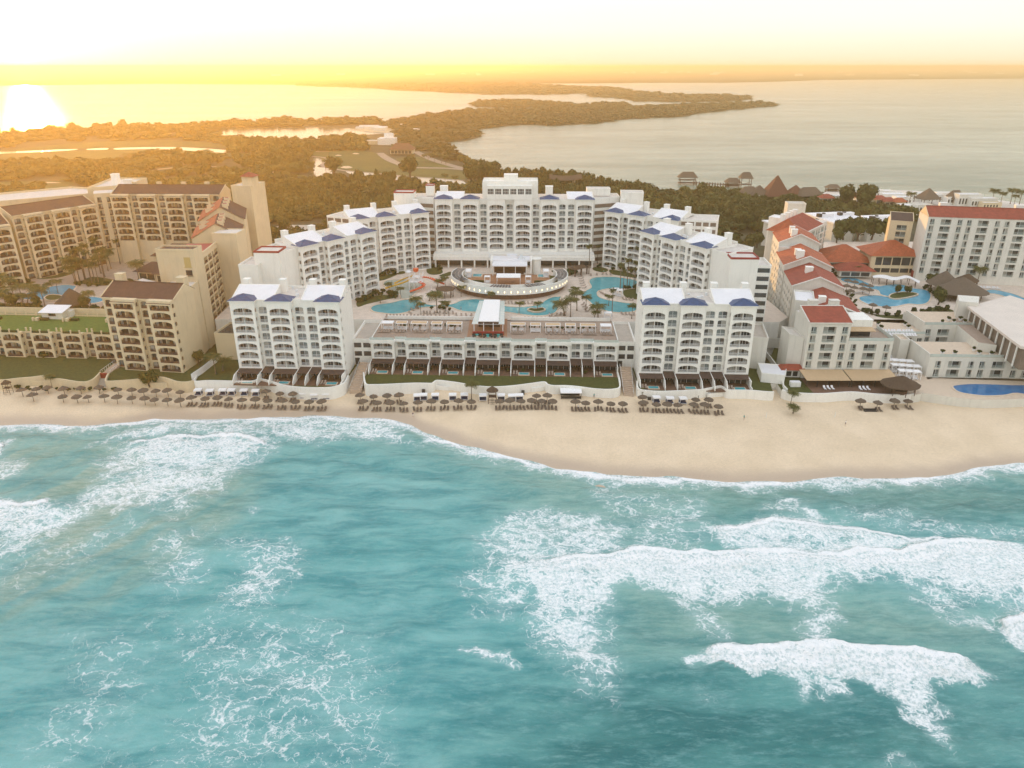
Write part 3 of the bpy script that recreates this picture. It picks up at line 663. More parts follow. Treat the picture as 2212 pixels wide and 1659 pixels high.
golf = [
 ('golf_fairway', 0, [(675, 329), (767, 325), (823, 333), (845, 347), (867, 356), (920, 361), (1017, 371), (1000, 388), (930, 386), (867, 381), (800, 374), (760, 371), (745, 366), (707, 362), (700, 350), (680, 336)], 1.25, 'golf'),
 ('golf_fairway', 9, [(670, 682), (760, 672), (860, 680), (1060, 738), (990, 742), (780, 730), (720, 715)], 1.25, 'golf'),
 ('golf_fairway', 8, [(-200, 650), (300, 600), (600, 575), (1000, 560), (1350, 580), (1480, 605), (1475, 612), (1100, 603), (760, 610), (460, 618), (0, 640)], 1.25, 'golf'),
 ('golf_fairway', 8, [(-200, 655), (460, 632), (760, 624), (1100, 622), (1480, 648), (1640, 650), (1650, 690), (1500, 665), (1200, 655), (800, 650), (740, 690), (300, 695), (-200, 700)], 1.25, 'golf'),
 ('golf_fairway', 8, [(1030, 745), (1250, 728), (1500, 740), (1800, 770), (2000, 800), (1700, 790), (1400, 775), (1100, 760)], 1.25, 'golf'),
 ('golf_fairway', 8, [(-200, 850), (150, 830), (480, 835), (360, 880), (0, 895), (-200, 900)], 1.25, 'golf'),
 ('pond', 8, [(1380, 512), (1460, 484), (1620, 478), (1800, 476), (2212, 482), (2500, 496), (2480, 520), (2300, 530), (2150, 545), (2080, 560), (2000, 572), (1900, 570), (1780, 566), (1560, 552), (1420, 546)], 1.26, 'pond'),
 ('pond', 8, [(-100, 642), (170, 632), (470, 620), (470, 628), (170, 644), (-100, 652)], 1.27, 'pond'), ('pond', 8, [(570, 619), (690, 613), (690, 624), (575, 626)], 1.27, 'pond'),
 ('pond', 8, [(765, 613), (1050, 607), (1250, 612), (1475, 628), (1475, 645), (1250, 632), (1000, 620), (765, 624)], 1.27, 'pond'),
 ('pond', 8, [(90, 700), (200, 698), (298, 694), (296, 720), (220, 712), (100, 712)], 1.27, 'pond'), ('pond', 8, [(395, 706), (480, 696), (600, 697), (590, 712), (480, 710), (400, 722)], 1.27, 'pond'),
 ('pond', 9, [(125, 676), (190, 688), (192, 710), (155, 735), (235, 745), (242, 800), (100, 790), (140, 760), (120, 735)], 1.27, 'pond'),
 ('pond', 9, [(340, 764), (560, 782), (800, 800), (960, 810), (1105, 830), (1110, 872), (980, 860), (890, 868), (700, 840), (520, 820), (430, 800)], 1.27, 'pond'),
 ('pond', 9, [(870, 490), (960, 490), (1040, 500), (960, 507), (880, 503)], 1.27, 'pond'),
]
for nm, v, pts, z, mt in golf:
    sheet(nm, smooth(G(v, pts, z), 3), z, M[mt])
def ribbon(name, pts, wd, z, mat):
    mb = MB(); pts = smooth(pts, 5, False); L_ = []
    for i in range(len(pts)):
        a = pts[max(i - 1, 0)]; b = pts[min(i + 1, len(pts) - 1)]; dx, dy = b[0] - a[0], b[1] - a[1]; l = math.hypot(dx, dy) or 1
        L_.append(((pts[i][0] - dy / l * wd / 2, pts[i][1] + dx / l * wd / 2, z), (pts[i][0] + dy / l * wd / 2, pts[i][1] - dx / l * wd / 2, z)))
    for p, q in zip(L_, L_[1:]): mb.q(p[1], q[1], q[0], p[0])
    return tag(mb.build(name, mat), kind='structure')
ribbon('road', G(9, [(560, 645), (600, 672), (660, 705), (740, 735), (860, 742), (1000, 745), (1230, 765), (1420, 790)], 1.3), 9, 1.30, M['road'])
ribbon('road', G(9, [(560, 655), (610, 690), (690, 722), (760, 740)], 1.3), 6, 1.33, M['road'])
ribbon('road', G(9, [(790, 636), (900, 688), (1000, 720), (1100, 745), (1240, 760)], 1.3), 10, 1.31, M['road'])
ribbon('road', G(9, [(612, 492), (632, 530), (640, 572)], 1.3), 14, 1.30, M['road'])
ribbon('cart_path', G(9, [(110, 630), (170, 638), (300, 628)], 1.3), 5, 1.30, M['road'])
ribbon('cart_path', G(9, [(125, 668), (200, 676), (222, 690), (190, 728), (250, 745), (350, 762), (560, 780), (800, 802), (1105, 824)], 1.3), 5, 1.30, M['road'])
ribbon('cart_path', G(8, [(1020, 752), (1180, 738), (1400, 735)], 1.3), 7, 1.30, M['road'])
ribbon('cart_path', G(8, [(1660, 660), (1670, 690), (1760, 700)], 1.3), 5, 1.30, M['road'])
ribbon('cart_path', G(8, [(1670, 775), (1750, 768), (1820, 770)], 1.3), 6, 1.30, M['road'])
for v, x, y, rx, ry in ((9, 345, 738, 36, 8), (9, 292, 661, 20, 4), (9, 405, 650, 22, 4), (8, 1720, 770, 60, 6), (8, 880, 712, 60, 3), (8, 300, 838, 90, 4), (8, 960, 520, 50, 4), (8, 800, 523, 30, 3), (8, 1240, 488, 40, 7), (8, 1310, 480, 40, 6), (8, 1430, 552, 120, 4), (9, 1010, 399, 25, 4)):
    sheet('sand_bunker', G(v, [(x + rx * math.cos(t) * (1 + .2 * math.sin(3 * t)), y + ry * math.sin(t)) for t in [k * math.pi / 7 for k in range(14)]], 1.3), 1.34, M['sandpale'])

# --- crowns
def crown_arr(nq, sx, sz, size, seed, core=True, flat=0.0):
    """leaf clumps spread through an uneven dome; returns verts, quads"""
    r = np.random.default_rng(seed); V = []; F = []
    lob = [(r.normal(0, .45) * sx * .6, r.normal(0, .45) * sx * .6, r.uniform(.35, .75) * sz, r.uniform(.45, .7)) for _ in range(6)] + [(0, 0, sz * .5, .8)]
    for k in range(nq):
        cx, cy, cz, rr = lob[r.integers(len(lob))]
        d = r.normal(size=3); d /= np.linalg.norm(d); d[2] = abs(d[2]) * .9 + .0 if r.random() < .8 else d[2]
        rad_ = r.uniform(.82, 1.08) * rr
        p = np.array([cx + d[0] * rad_ * sx * .62, cy + d[1] * rad_ * sx * .62, cz + d[2] * rad_ * sz * .62])
        n = d + r.normal(0, .45, 3); n /= np.linalg.norm(n)
        u = np.cross(n, r.normal(size=3)); u /= np.linalg.norm(u) + 1e-9; v = np.cross(n, u)
        s = size * r.uniform(.6, 1.3); i = len(V)
        V += [p - u * s - v * s * .6, p + u * s - v * s * .5, p + u * s * .8 + v * s * .7, p - u * s * .9 + v * s * .55]; F.append((i, i + 1, i + 2, i + 3))
    if core:
        for cx, cy, cz, rr in lob:
            i = len(V); n = 6
            for z_, q_ in ((-.75, .55), (-.1, .92), (.55, .68)):
                for t in range(n):
                    a = 2 * math.pi * t / n + z_; V.append(np.array([cx + math.cos(a) * q_ * rr * sx * .52, cy + math.sin(a) * q_ * rr * sx * .52, cz + z_ * rr * sz * .52]))
            for ring in (0, 1):
                for t in range(n): F.append((i + ring * n + t, i + ring * n + (t + 1) % n, i + (ring + 1) * n + (t + 1) % n, i + (ring + 1) * n + t))
            F.append((i + 12, i + 13, i + 14, i + 15)); F.append((i + 12, i + 15, i + 16, i + 17))
    return np.array(V, 'f'), np.array(F, 'i')
def scatter(name, variants, items, mat, label, cat, kind='stuff'):
    """items: (x, y, z, scale, height scale, rnd); merged into one vegetation mass"""
    if not len(items): return
    Vs = []; Fs = []; Rs = []; off = 0
    for k, (x, y, z, s, h, rn) in enumerate(items):
        V, F = variants[k % len(variants)]; a = (k * 2.399) % 6.283; c, n = math.cos(a), math.sin(a)
        W = np.empty_like(V); W[:, 0] = (V[:, 0] * c - V[:, 1] * n) * s + x; W[:, 1] = (V[:, 0] * n + V[:, 1] * c) * s + y; W[:, 2] = V[:, 2] * h + z
        Vs.append(W); Fs.append(F + off); off += len(V); Rs.append(np.full(len(V), rn, 'f'))
    me = bpy.data.meshes.new(name); fast_mesh(me, np.vstack(Vs), np.vstack(Fs))
    at = me.attributes.new('rnd', 'FLOAT', 'POINT'); at.data.foreach_set('value', np.concatenate(Rs))
    me.materials.append(mat); o = bpy.data.objects.new(name, me); COL.objects.link(o)
    return tag(o, label, cat, kind=kind)
CR_NEAR = [crown_arr(150, 1, 1, .15, 200 + k) for k in range(5)]
CR_FAR = [crown_arr(46, 1, 1, .24, 300 + k) for k in range(4)]
def inside(x, y, poly):
    return poly_sd(np.asarray(x, float), np.asarray(y, float), poly) > 0
CLEAR = [G(v, pts, 1.3) for nm, v, pts, z, mt in golf]
def clear_mask(x, y, grow=2.0):
    m = np.zeros(x.shape, bool)
    for p in CLEAR: m |= poly_sd(x, y, p) > -grow
    return m
ROADS = [G(9, [(560, 645), (600, 672), (660, 705), (740, 735), (860, 742), (1000, 745), (1230, 765), (1420, 790)], 1.3), G(9, [(790, 636), (900, 688), (1000, 720), (1100, 745), (1240, 760)], 1.3), G(9, [(612, 492), (632, 530), (640, 572)], 1.3),
         G(9, [(350, 762), (560, 780), (800, 802), (1105, 824)], 1.3)]
def jitter_grid(x0, x1, y0, y1, st, seed):
    r = np.random.default_rng(seed); xs, ys = np.meshgrid(np.arange(x0, x1, st), np.arange(y0, y1, st))
    x = xs.ravel() + r.uniform(-.45, .45, xs.size) * st; y = ys.ravel() + r.uniform(-.45, .45, xs.size) * st
    return x, y, r
def wood(name, poly, st, hgt, near, seed, label, avoid=(), gap=0.0, mat='leaf', z=1.0, size=None, y0=None):
    pa = np.array(poly); x, y, r = jitter_grid(pa[:, 0].min(), pa[:, 0].max(), pa[:, 1].min(), pa[:, 1].max(), st, seed)
    # keep only what the picture frame could show
    fwd = y * CP - (5 - CAMH) * SP; vis = np.abs(x / fwd) < .78
    x, y = x[vis], y[vis]
    k = poly_sd(x, y, poly) > st * .12
    x, y = x[k], y[k]
    k = ~clear_mask(x, y, st * .75)
    for p in avoid: k &= poly_sd(x, y, p) < -st * .3
    for p in ROADS: k &= line_sd(x, y, p)[0] > 5 + st * .35
    if gap: k &= fbm(x, y, seed + 3, 45, 3) > gap
    x, y = x[k], y[k]
    tone = np.clip(.5 + (fbm(x, y, seed + 9, 60, 3) - .5) * 1.6 + r.normal(0, .28, x.size), 0, 1)
    hh = hgt * r.uniform(.45, 1.4, x.size) * (.65 + .7 * fbm(x, y, seed + 5, 35, 2))
    s = (size or st) * r.choice([.6, .8, 1.0, 1.15, 1.5], x.size) * r.uniform(.85, 1.15, x.size)
    return scatter(name, CR_NEAR if near else CR_FAR, list(zip(x, y, np.full(x.size, z), s, hh, tone)), M[mat], label, 'woodland')
hotels = [[(-260, 262), (-130, 262), (-105, 262), (-96, 395), (-300, 420)], [(-112, 230), (110, 230), (110, 300), (62, 372), (-60, 372), (-112, 300)], [(100, 230), (260, 230), (290, 380), (245, 470), (140, 460), (118, 330)],
          G(0, [(455, 520), (700, 505), (700, 470), (540, 490)], 2)]
nearwood = [(-170, 300), (-100, 300), (-96, 340), (-60, 372), (60, 372), (96, 330), (118, 345), (128, 400), (135, 475), (240, 490), (300, 520), P(1900, 455, 2), P(1800, 436, 2), P(1720, 432, 2), P(1640, 428, 2), P(1560, 420, 2), P(1480, 419, 2), P(1400, 416, 2), P(1320, 408, 2), P(1200, 392, 2), P(1010, 402, 2), P(925, 404, 2),
            P(860, 392, 2), P(780, 384, 2), P(700, 392, 2), P(620, 392, 2), P(560, 386, 2), (-260, 660)]
wood('mangrove_wood', nearwood, 6.2, 6.5, True, 21, 'dense low green-gold woodland behind the white hotel', hotels)
leftwood = [P(x, y, 2) for x, y in [(-150, 430), (-150, 350), (0, 352), (250, 345), (420, 348), (560, 345), (640, 362), (690, 385), (640, 395), (600, 412), (400, 408), (250, 400), (160, 402), (0, 425)]]
wood('woodland', leftwood, 10.5, 7, True, 22, 'palmy golden woodland behind the brown-roofed hotel', hotels, gap=.38)
golfwood = [P(x, y, 2) for x, y in [(-200, 345), (-200, 303), (0, 294), (140, 287), (260, 280), (420, 278), (560, 268), (634, 266), (734, 267), (834, 266), (860, 262), (700, 310), (690, 322), (680, 340), (560, 348), (300, 350)]]
wood('woodland', golfwood, 15, 6, False, 23, 'golden scrub and trees between the golf ponds', gap=.53)
shorewood = [P(x, y, 2) for x, y in [(-200, 304), (0, 291), (60, 290), (140, 284), (260, 277), (420, 275), (500, 268), (634, 263), (834, 263), (830, 268), (650, 270), (500, 275), (420, 284), (260, 290), (140, 296), (0, 304)]]
wood('shore_wood', shorewood, 13, 9, False, 24, 'tree belt along the sunlit lagoon shore beyond the golf course')
cp = [P(x, y, 2) for x, y in [(490, 312), (560, 305), (640, 308), (680, 320), (690, 345), (680, 365), (660, 378), (600, 372), (560, 350), (540, 335), (495, 330)]]
wood('woodland', cp, 9, 8.5, False, 25, 'dense dark tree belt west of the winding golf pond')
midwood = [P(x, y, 2) for x, y in [(670, 310), (760, 298), (834, 300), (822, 330), (800, 338), (770, 326), (680, 326)]]
wood('woodland', midwood, 9, 7, False, 26, 'low trees between the round bay and the clubhouse', [G(9, [(480, 545), (700, 545), (790, 600), (780, 680), (600, 680), (480, 610)], 2)])
pen = [P(x, y, 2) for x, y in [(834, 264), (934, 248), (1034, 238), (1134, 238), (1200, 234), (1300, 223), (1350, 223), (1364, 231), (1440, 229), (1501, 226), (1605, 223), (1679, 224.5), (1679, 227.5), (1621, 232), (1505, 244.5), (1480, 250.5), (1400, 253.5), (1325, 258.5),
       (1294, 265), (1180, 270), (1140, 266.5), (1027, 276.5), (1038, 293), (1000, 303), (948, 304), (978, 330), (993, 347), (1034, 357.5), (1000, 352), (900, 325), (860, 308), (850, 290), (840, 275)]]
wood('mangrove_wood', pen, 14, 6, False, 27, 'dense mangrove covering the peninsula that reaches into the lagoon', mat='mangrove', size=13)
wood('mangrove_wood', [P(x, y, 2) for x, y in [(1020, 226.5), (1034, 219), (1100, 216), (1200, 221), (1260, 226), (1197, 231.5), (1117, 231.5), (1030, 230)]], 15, 5.5, False, 28, 'narrow mangrove island beyond the peninsula', mat='mangrove', size=14)
strip = [P(x, y, 2) for x, y in [(634, 184), (807, 190), (967, 199), (1067, 203), (1180, 203), (1267, 201), (1274, 208), (1334, 210.5), (1371, 218), (1477, 219.5), (1560, 218.5), (1625.5, 214.5), (1625, 210), (1549, 206), (1473, 205.4), (1365, 199.4), (1325, 190.6), (1250, 187), (1117, 182), (984, 181.2)]]
wood('mangrove_wood', strip, 34, 8, False, 29, 'long mangrove spit behind the island near the far shore', mat='mangrove', size=30)
coast = [P(x, y, 2) for x, y in [(1000, 352), (1060, 366), (1120, 377), (1200, 387), (1320, 405), (1320, 412), (1180, 394), (1030, 388), (1005, 372)]]
wood('woodland', coast, 7, 8, True, 30, 'tree belt along the lagoon shore behind the road')
# far mainland: belts of trees at the water's edge, then a plain of wood
def far_canopy():
    r = np.random.default_rng(77)
    ys = np.concatenate([np.linspace(5200, 9000, 70), np.geomspace(9100, 40000, 60)]); V = []; n = 260
    Y = np.repeat(ys[:, None], n, 1); X = Y * np.linspace(-.82, .82, n)[None, :]
    ins = poly_sd(X, Y, far_poly) > 60
    Z = np.where(ins, 4 + 9 * fbm(X, Y, 171, 300, 4), -1.0)
    V = np.stack([X.ravel(), Y.ravel(), Z.ravel()], 1); i = np.arange((len(ys) - 1) * (n - 1)); a = (i // (n - 1)) * n + i % (n - 1)
    F = np.stack([a, a + 1, a + n + 1, a + n], 1); k = ins.ravel(); F = F[k[F].all(1)]
    me = bpy.data.meshes.new('far_wood'); fast_mesh(me, V, F); at = me.attributes.new('rnd', 'FLOAT', 'POINT'); at.data.foreach_set('value', fbm(X, Y, 181, 600, 4).ravel().astype('f'))
    me.materials.append(M['mangrove']); o = bpy.data.objects.new('far_wood', me); COL.objects.link(o); tag(o, 'flat far woodland of the mainland reaching the horizon', 'woodland', kind='stuff')
far_canopy()
# ---------------------------------------------------------------- façade parts shared by every block
def win_mesh(kind, var, w, h, frame, brown=False):
    """sliding doors seen under a balcony arch: frame, dark panes and drawn curtains"""
    r = random.Random(hash((kind, var)) % 9999 + var * 31); mb = MB()
    if kind == 'A':
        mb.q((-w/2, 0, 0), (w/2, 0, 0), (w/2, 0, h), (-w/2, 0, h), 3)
        for sgn in (-1, 1):
            a, b = (.35, w/2 - .35); cw = (b - a)
            x0 = sgn * a if sgn > 0 else -b
            mb.box(x0 - .06, x0 + cw + .06, -.06, -.01, 0.0, h - .25, 0, bottom=False)
            n = 3
            for k in range(n):
                u0 = x0 + cw * k / n + .05; u1 = x0 + cw * (k + 1) / n - .05
                t = r.random(); mt = 1 if t < .62 else (2 if t < .9 else (4 if brown else 2))
                mb.q((u0, -.075, .08), (u1, -.075, .08), (u1, -.075, h - .33), (u0, -.075, h - .33), mt)
    else:
        mb.q((-w/2, 0, 0), (w/2, 0, 0), (w/2, 0, h), (-w/2, 0, h), 0)
        n = 2
        for k in range(n):
            u0 = -w/2 + w * k / n + .06; u1 = -w/2 + w * (k + 1) / n - .06; t = r.random()
            if kind == 'N': mt = 5 if t < .62 else (1 if t < .85 else 2)
            else: mt = 1 if t < .6 else (5 if t < .75 else 2)
            mb.q((u0, -.02, .06), (u1, -.02, .06), (u1, -.02, h - .3), (u0, -.02, h - .3), mt)
            mb.q((u0, -.02, h - .24), (u1, -.02, h - .24), (u1, -.02, h - .05), (u0, -.02, h - .05), mt)
    return mb.mesh('window', [frame, M['glass'], M['curtain'], M['backwall'], M['curtainyellow'], M['glassblue']])
def rail_mesh(w, mat, side=0.0, h=1.0, step=.26, solid=False):
    """balustrade across an opening, with short returns on an open-sided bay"""
    mb = MB()
    mb.box(-w/2, w/2, -.04, .04, h - .07, h, 0); mb.box(-w/2, w/2, -.03, .03, .06, .14, 0)
    n = max(2, int(w / step))
    for k in range(n + 1):
        x = -w/2 + w * k / n; mb.box(x - .035, x + .035, -.025, .025, .1, h - .05, 0, bottom=False)
    mb.box(-w/2, w/2, -.01, .01, .14, h * .55, 0) if solid else None
    return mb.mesh('balustrade', [mat])
WIN = {}
def get_win(kind, var, w, h, brown):
    k = (kind, var, round(w, 1), round(h, 1), brown)
    if k not in WIN: WIN[k] = win_mesh(kind, var, w, h, M['brownframe'] if brown else M['frame'], brown)
    return WIN[k]
RAIL = {}
def get_rail(w, mat, solid=False):
    k = (round(w, 1), mat, solid)
    if k not in RAIL: RAIL[k] = rail_mesh(w, M[mat], solid=solid)
    return RAIL[k]

def block(p0, p1, z0, rows, zeave, cols, depth, wall, label, rail='rail', brown=False, proj=2.0, name='hotel_wing', cat='hotel wing', fl=3.0, parapet=0.0, roofmat='roofgrey', group=None,
          skipcell=None, sidewin=True, podium=None, backwin=False, top='flat', flip=False, archrise=.72):
    """one wing: p0, p1 = plan ends of the front (left and right), rows = floor heights of the window rows"""
    ang = math.atan2(p1[1] - p0[1], p1[0] - p0[0]); LEN = math.hypot(p1[0] - p0[0], p1[1] - p0[1])
    root = empty(name, (p0[0], p0[1], 0), ang, label, cat, group)
    defw = {'A': 8.0, 'N': 4.0, 'W': 5.6, 'S': 2.9, 'P': 1.0, 'B': 3.0, 'G': 4.0}
    tot = sum((defw[c] if isinstance(c, str) else c[1]) for c in cols); k = LEN / tot
    mb = MB(); x = 0.0; r = random.Random(int(abs(p0[0]) * 10)); xs = []
    n_in = (0, 1, 0)
    for c in cols:
        ty, wd = (c, defw[c]) if isinstance(c, str) else c
        wd *= k; y = -proj if ty == 'A' else 0.0
        xs.append((ty, x, wd))
        zb = z0 if podium is None else podium
        if rows[0] > zb: mb.q((x, y, zb), (x + wd, y, zb), (x + wd, y, rows[0]), (x, y, rows[0]), 0)
        for i, z in enumerate(rows):
            zt = rows[i + 1] if i + 1 < len(rows) else zeave
            h = zt - z if i + 1 < len(rows) else fl
            if ty == 'A':
                ow = wd - 1.7; a0 = .85
                mb.cell((x, y), (1, 0), n_in, wd, z, zt, a0, wd - a0, z + .08, z + h - .75 - archrise, z + h - .55, .28, 0, 8)
                # open sides of the bay
                for sx, dr, nn in ((x, (0, 1), (1, 0)), (x + wd, (0, 1), (-1, 0))):
                    if sidewin and proj >= 1.5: mb.cell((sx, y), dr, nn, proj, z, zt, .45, proj - .25, z + .95, z + h - 1.15, z + h - .65, .2, 0, 5)
                    else: mb.q((sx, y, z), (sx, 0, z), (sx, 0, zt), (sx, y, zt), 0)
                mb.box(x + .2, x + wd - .2, y + .25, -.01, z - .12, z + .05, 1)
                mb.box(x + wd/2 - .07, x + wd/2 + .07, y + .3, -.1, z, z + h - .1, 0)
                mb.q((x, 0, z), (x + wd, 0, z), (x + wd, 0, zt), (x, 0, zt), 0)
                g = get_rail(ow, rail, brown)
                b = put('balcony', g, root, (x + wd/2, y + .12, z + .08))
                put('window', get_win('A', r.randrange(5), ow + .9, h - .35, brown), b, (0, proj - .2, -.03))
            elif ty in 'NWSG':
                ow = {'N': min(2.75, wd - .7), 'W': min(4.1, wd - .6), 'S': min(1.75, wd - .5), 'G': wd - .5}[ty]; a0 = (wd - ow) / 2
                arch = ty == 'N'
                zhead = z + h - .55
                bot = z + .08 if ty != 'G' else z + 1.0
                th = .55 if ty in 'NS' else (1.4 if ty == 'W' else .5)
                mb.cell((x, 0), (1, 0), n_in, wd, z, zt, a0, wd - a0, bot, zhead - (.38 if arch else 0), zhead, th, 0, 5)
                g = get_win('N' if ty == 'N' else ('W' if ty != 'G' else 'W'), r.randrange(6), ow + .1, zhead - bot + .05, brown)
                b = put('window', g, root, (x + wd/2, th - .02, bot - .03))
                if ty != 'G': put('balustrade', get_rail(ow, rail, brown), b, (0, -(th - .1) if ty != 'S' else -(th + .25), .03))
                if ty == 'S': mb.box(x + a0 - .15, x + wd - a0 + .15, -.45, -.002, z - .1, z + .08, 0)
            else:
                mb.q((x, y, z), (x + wd, y, z), (x + wd, y, zt), (x, y, zt), 0)
            if ty in 'A' and parapet is None: pass
        if ty == 'A':
            if rows[0] > zb:
                for sx in (x, x + wd): mb.q((sx, y, zb), (sx, 0, zb), (sx, 0, rows[0]), (sx, y, rows[0]), 0)
            mb.q((x, y, zeave), (x + wd, y, zeave), (x + wd, 0, zeave), (x, 0, zeave), 0)
            if podium is not None: mb.q((x, y, zb), (x + wd, y, zb), (x + wd, 0, zb), (x, 0, zb), 0)
        x += wd
    # sides, back, roof deck
    mb.q((0, depth, z0), (0, 0, z0), (0, 0, zeave), (0, depth, zeave), 0)
    mb.q((LEN, 0, z0), (LEN, depth, z0), (LEN, depth, zeave), (LEN, 0, zeave), 0)
    mb.q((LEN, depth, z0), (0, depth, z0), (0, depth, zeave), (LEN, depth, zeave), 0)
    mb.q((0, 0, zeave), (LEN, 0, zeave), (LEN, depth, zeave), (0, depth, zeave), 2)
    if podium is not None:
        mb.q((0, 1.2, z0), (LEN, 1.2, z0), (LEN, 1.2, podium), (0, 1.2, podium), 3)
        mb.q((0, 0, podium), (LEN, 0, podium), (LEN, 1.2, podium), (0, 1.2, podium), 0)
    mb.build('wall', [M[wall], M['slab'], M[roofmat], M['glass']], root)
    root['len'] = LEN
    return root, xs, LEN
def cap(root, x, w, z, y0=-2.5, y1=3.2, h=1.9, mat='blue'):
    """small pyramid roof over a bay"""
    mb = MB(); a, b = x - .45, x + w + .45; cx, cy = (a + b) / 2, (y0 + y1) / 2 + .2
    mb.box(a, b, y0, y1, z + .01, z + .2, 1)
    ap = (cx, cy, z + h); c = [(a, y0, z + .2), (b, y0, z + .2), (b, y1, z + .2), (a, y1, z + .2)]
    for i in range(4): mb.face([c[i], c[(i + 1) % 4], ap], 0)
    # ridge rolls along the hips
    for i in range(4): mb.bar(c[i], ap, .09, 0)
    return mb.build('pyramid_roof', [M[mat], M['white']], root)
def shed(root, x0, x1, y0, y1, z0, z1, mat='roofwhite', wallm='white', name='roof', over=.3):
    """roof rising from its front eave to a ridge at the back, with closed sides"""
    mb = MB()
    mb.q((x0, y0, z0 + .02), (x1, y0, z0 + .02), (x1, y1, z1), (x0, y1, z1), 0)
    mb.q((x1, y1 + .25, z0), (x0, y1 + .25, z0), (x0, y1 + .25, z1 + .15), (x1, y1 + .25, z1 + .15), 1)
    mb.q((x0, y1, z1), (x1, y1, z1), (x1, y1 + .25, z1 + .15), (x0, y1 + .25, z1 + .15), 1)
    mb.face([(x0, y0, z0), (x0, y1, z1), (x0, y1 + .25, z0)], 1); mb.face([(x1, y0, z0), (x1, y1 + .25, z0), (x1, y1, z1)], 1)
    mb.box(x0, x1, y0 - .12, y0 - .003, z0 - .25, z0 + .12, 1)
    for xx in (x0, x1):   # verge upstands
        mb.face([(xx - .15, y0, z0 + .22), (xx + .15, y0, z0 + .22), (xx + .15, y1, z1 + .22), (xx - .15, y1, z1 + .22)], 1)
        for s_ in (-.15, .15): mb.face([(xx + s_, y0, z0), (xx + s_, y1, z1), (xx + s_, y1, z1 + .22), (xx + s_, y0, z0 + .22)], 1)
    return mb.build(name, [M[mat], M[wallm]], root)
def bump_box(root, x0, x1, y0, y1, z0, z1, mat='white', name='roof_box', rim=True):
    mb = MB(); mb.box(x0, x1, y0, y1, z0, z1, 0)
    if rim: mb.box(x0 - .12, x1 + .12, y0 - .12, y1 + .12, z1 + .002, z1 + .14, 0)
    return mb.build(name, [M[mat]], root)

Z14 = 14.0
WCOL = ['A', 'N', 'A', 'N', 'N', 'A']
def wing_roof(root, xs, L, ze, right_high=True):
    for ty, x, w_ in xs:
        if ty == 'A': cap(root, x, w_, ze)
    shed(root, .15, L * .38, -.1, 8.2, ze, ze + 2.7); shed(root, L * .64, L - .15, -.1, 8.2, ze, ze + 2.7)
    for u in (.06, .40, .68, .96):
        bump_box(root, L * u - 1.0, L * u + 1.0, 8.8, 10.9, ze + .01, ze + 4.2, name='chimney_box')
    r = random.Random(int(L * 100))
    for k in range(5): u = L * (.40 + .05 * k) + r.uniform(-.3, .3); v = r.uniform(3, 12.6); bump_box(root, u, u + r.uniform(.5, 1.1), v, v + r.uniform(.5, 1.0), ze + .01, ze + r.uniform(.5, 1.1), 'rail', 'roof_vent', False)
    mb = MB(); mb.wall([(.2, 13.6), (L - .2, 13.6)], ze, ze + .9, .35); mb.wall([(L * .38 + .4, .2), (L * .64 - .4, .2)], ze, ze + .35, .3); mb.build('parapet', M['white'], root)
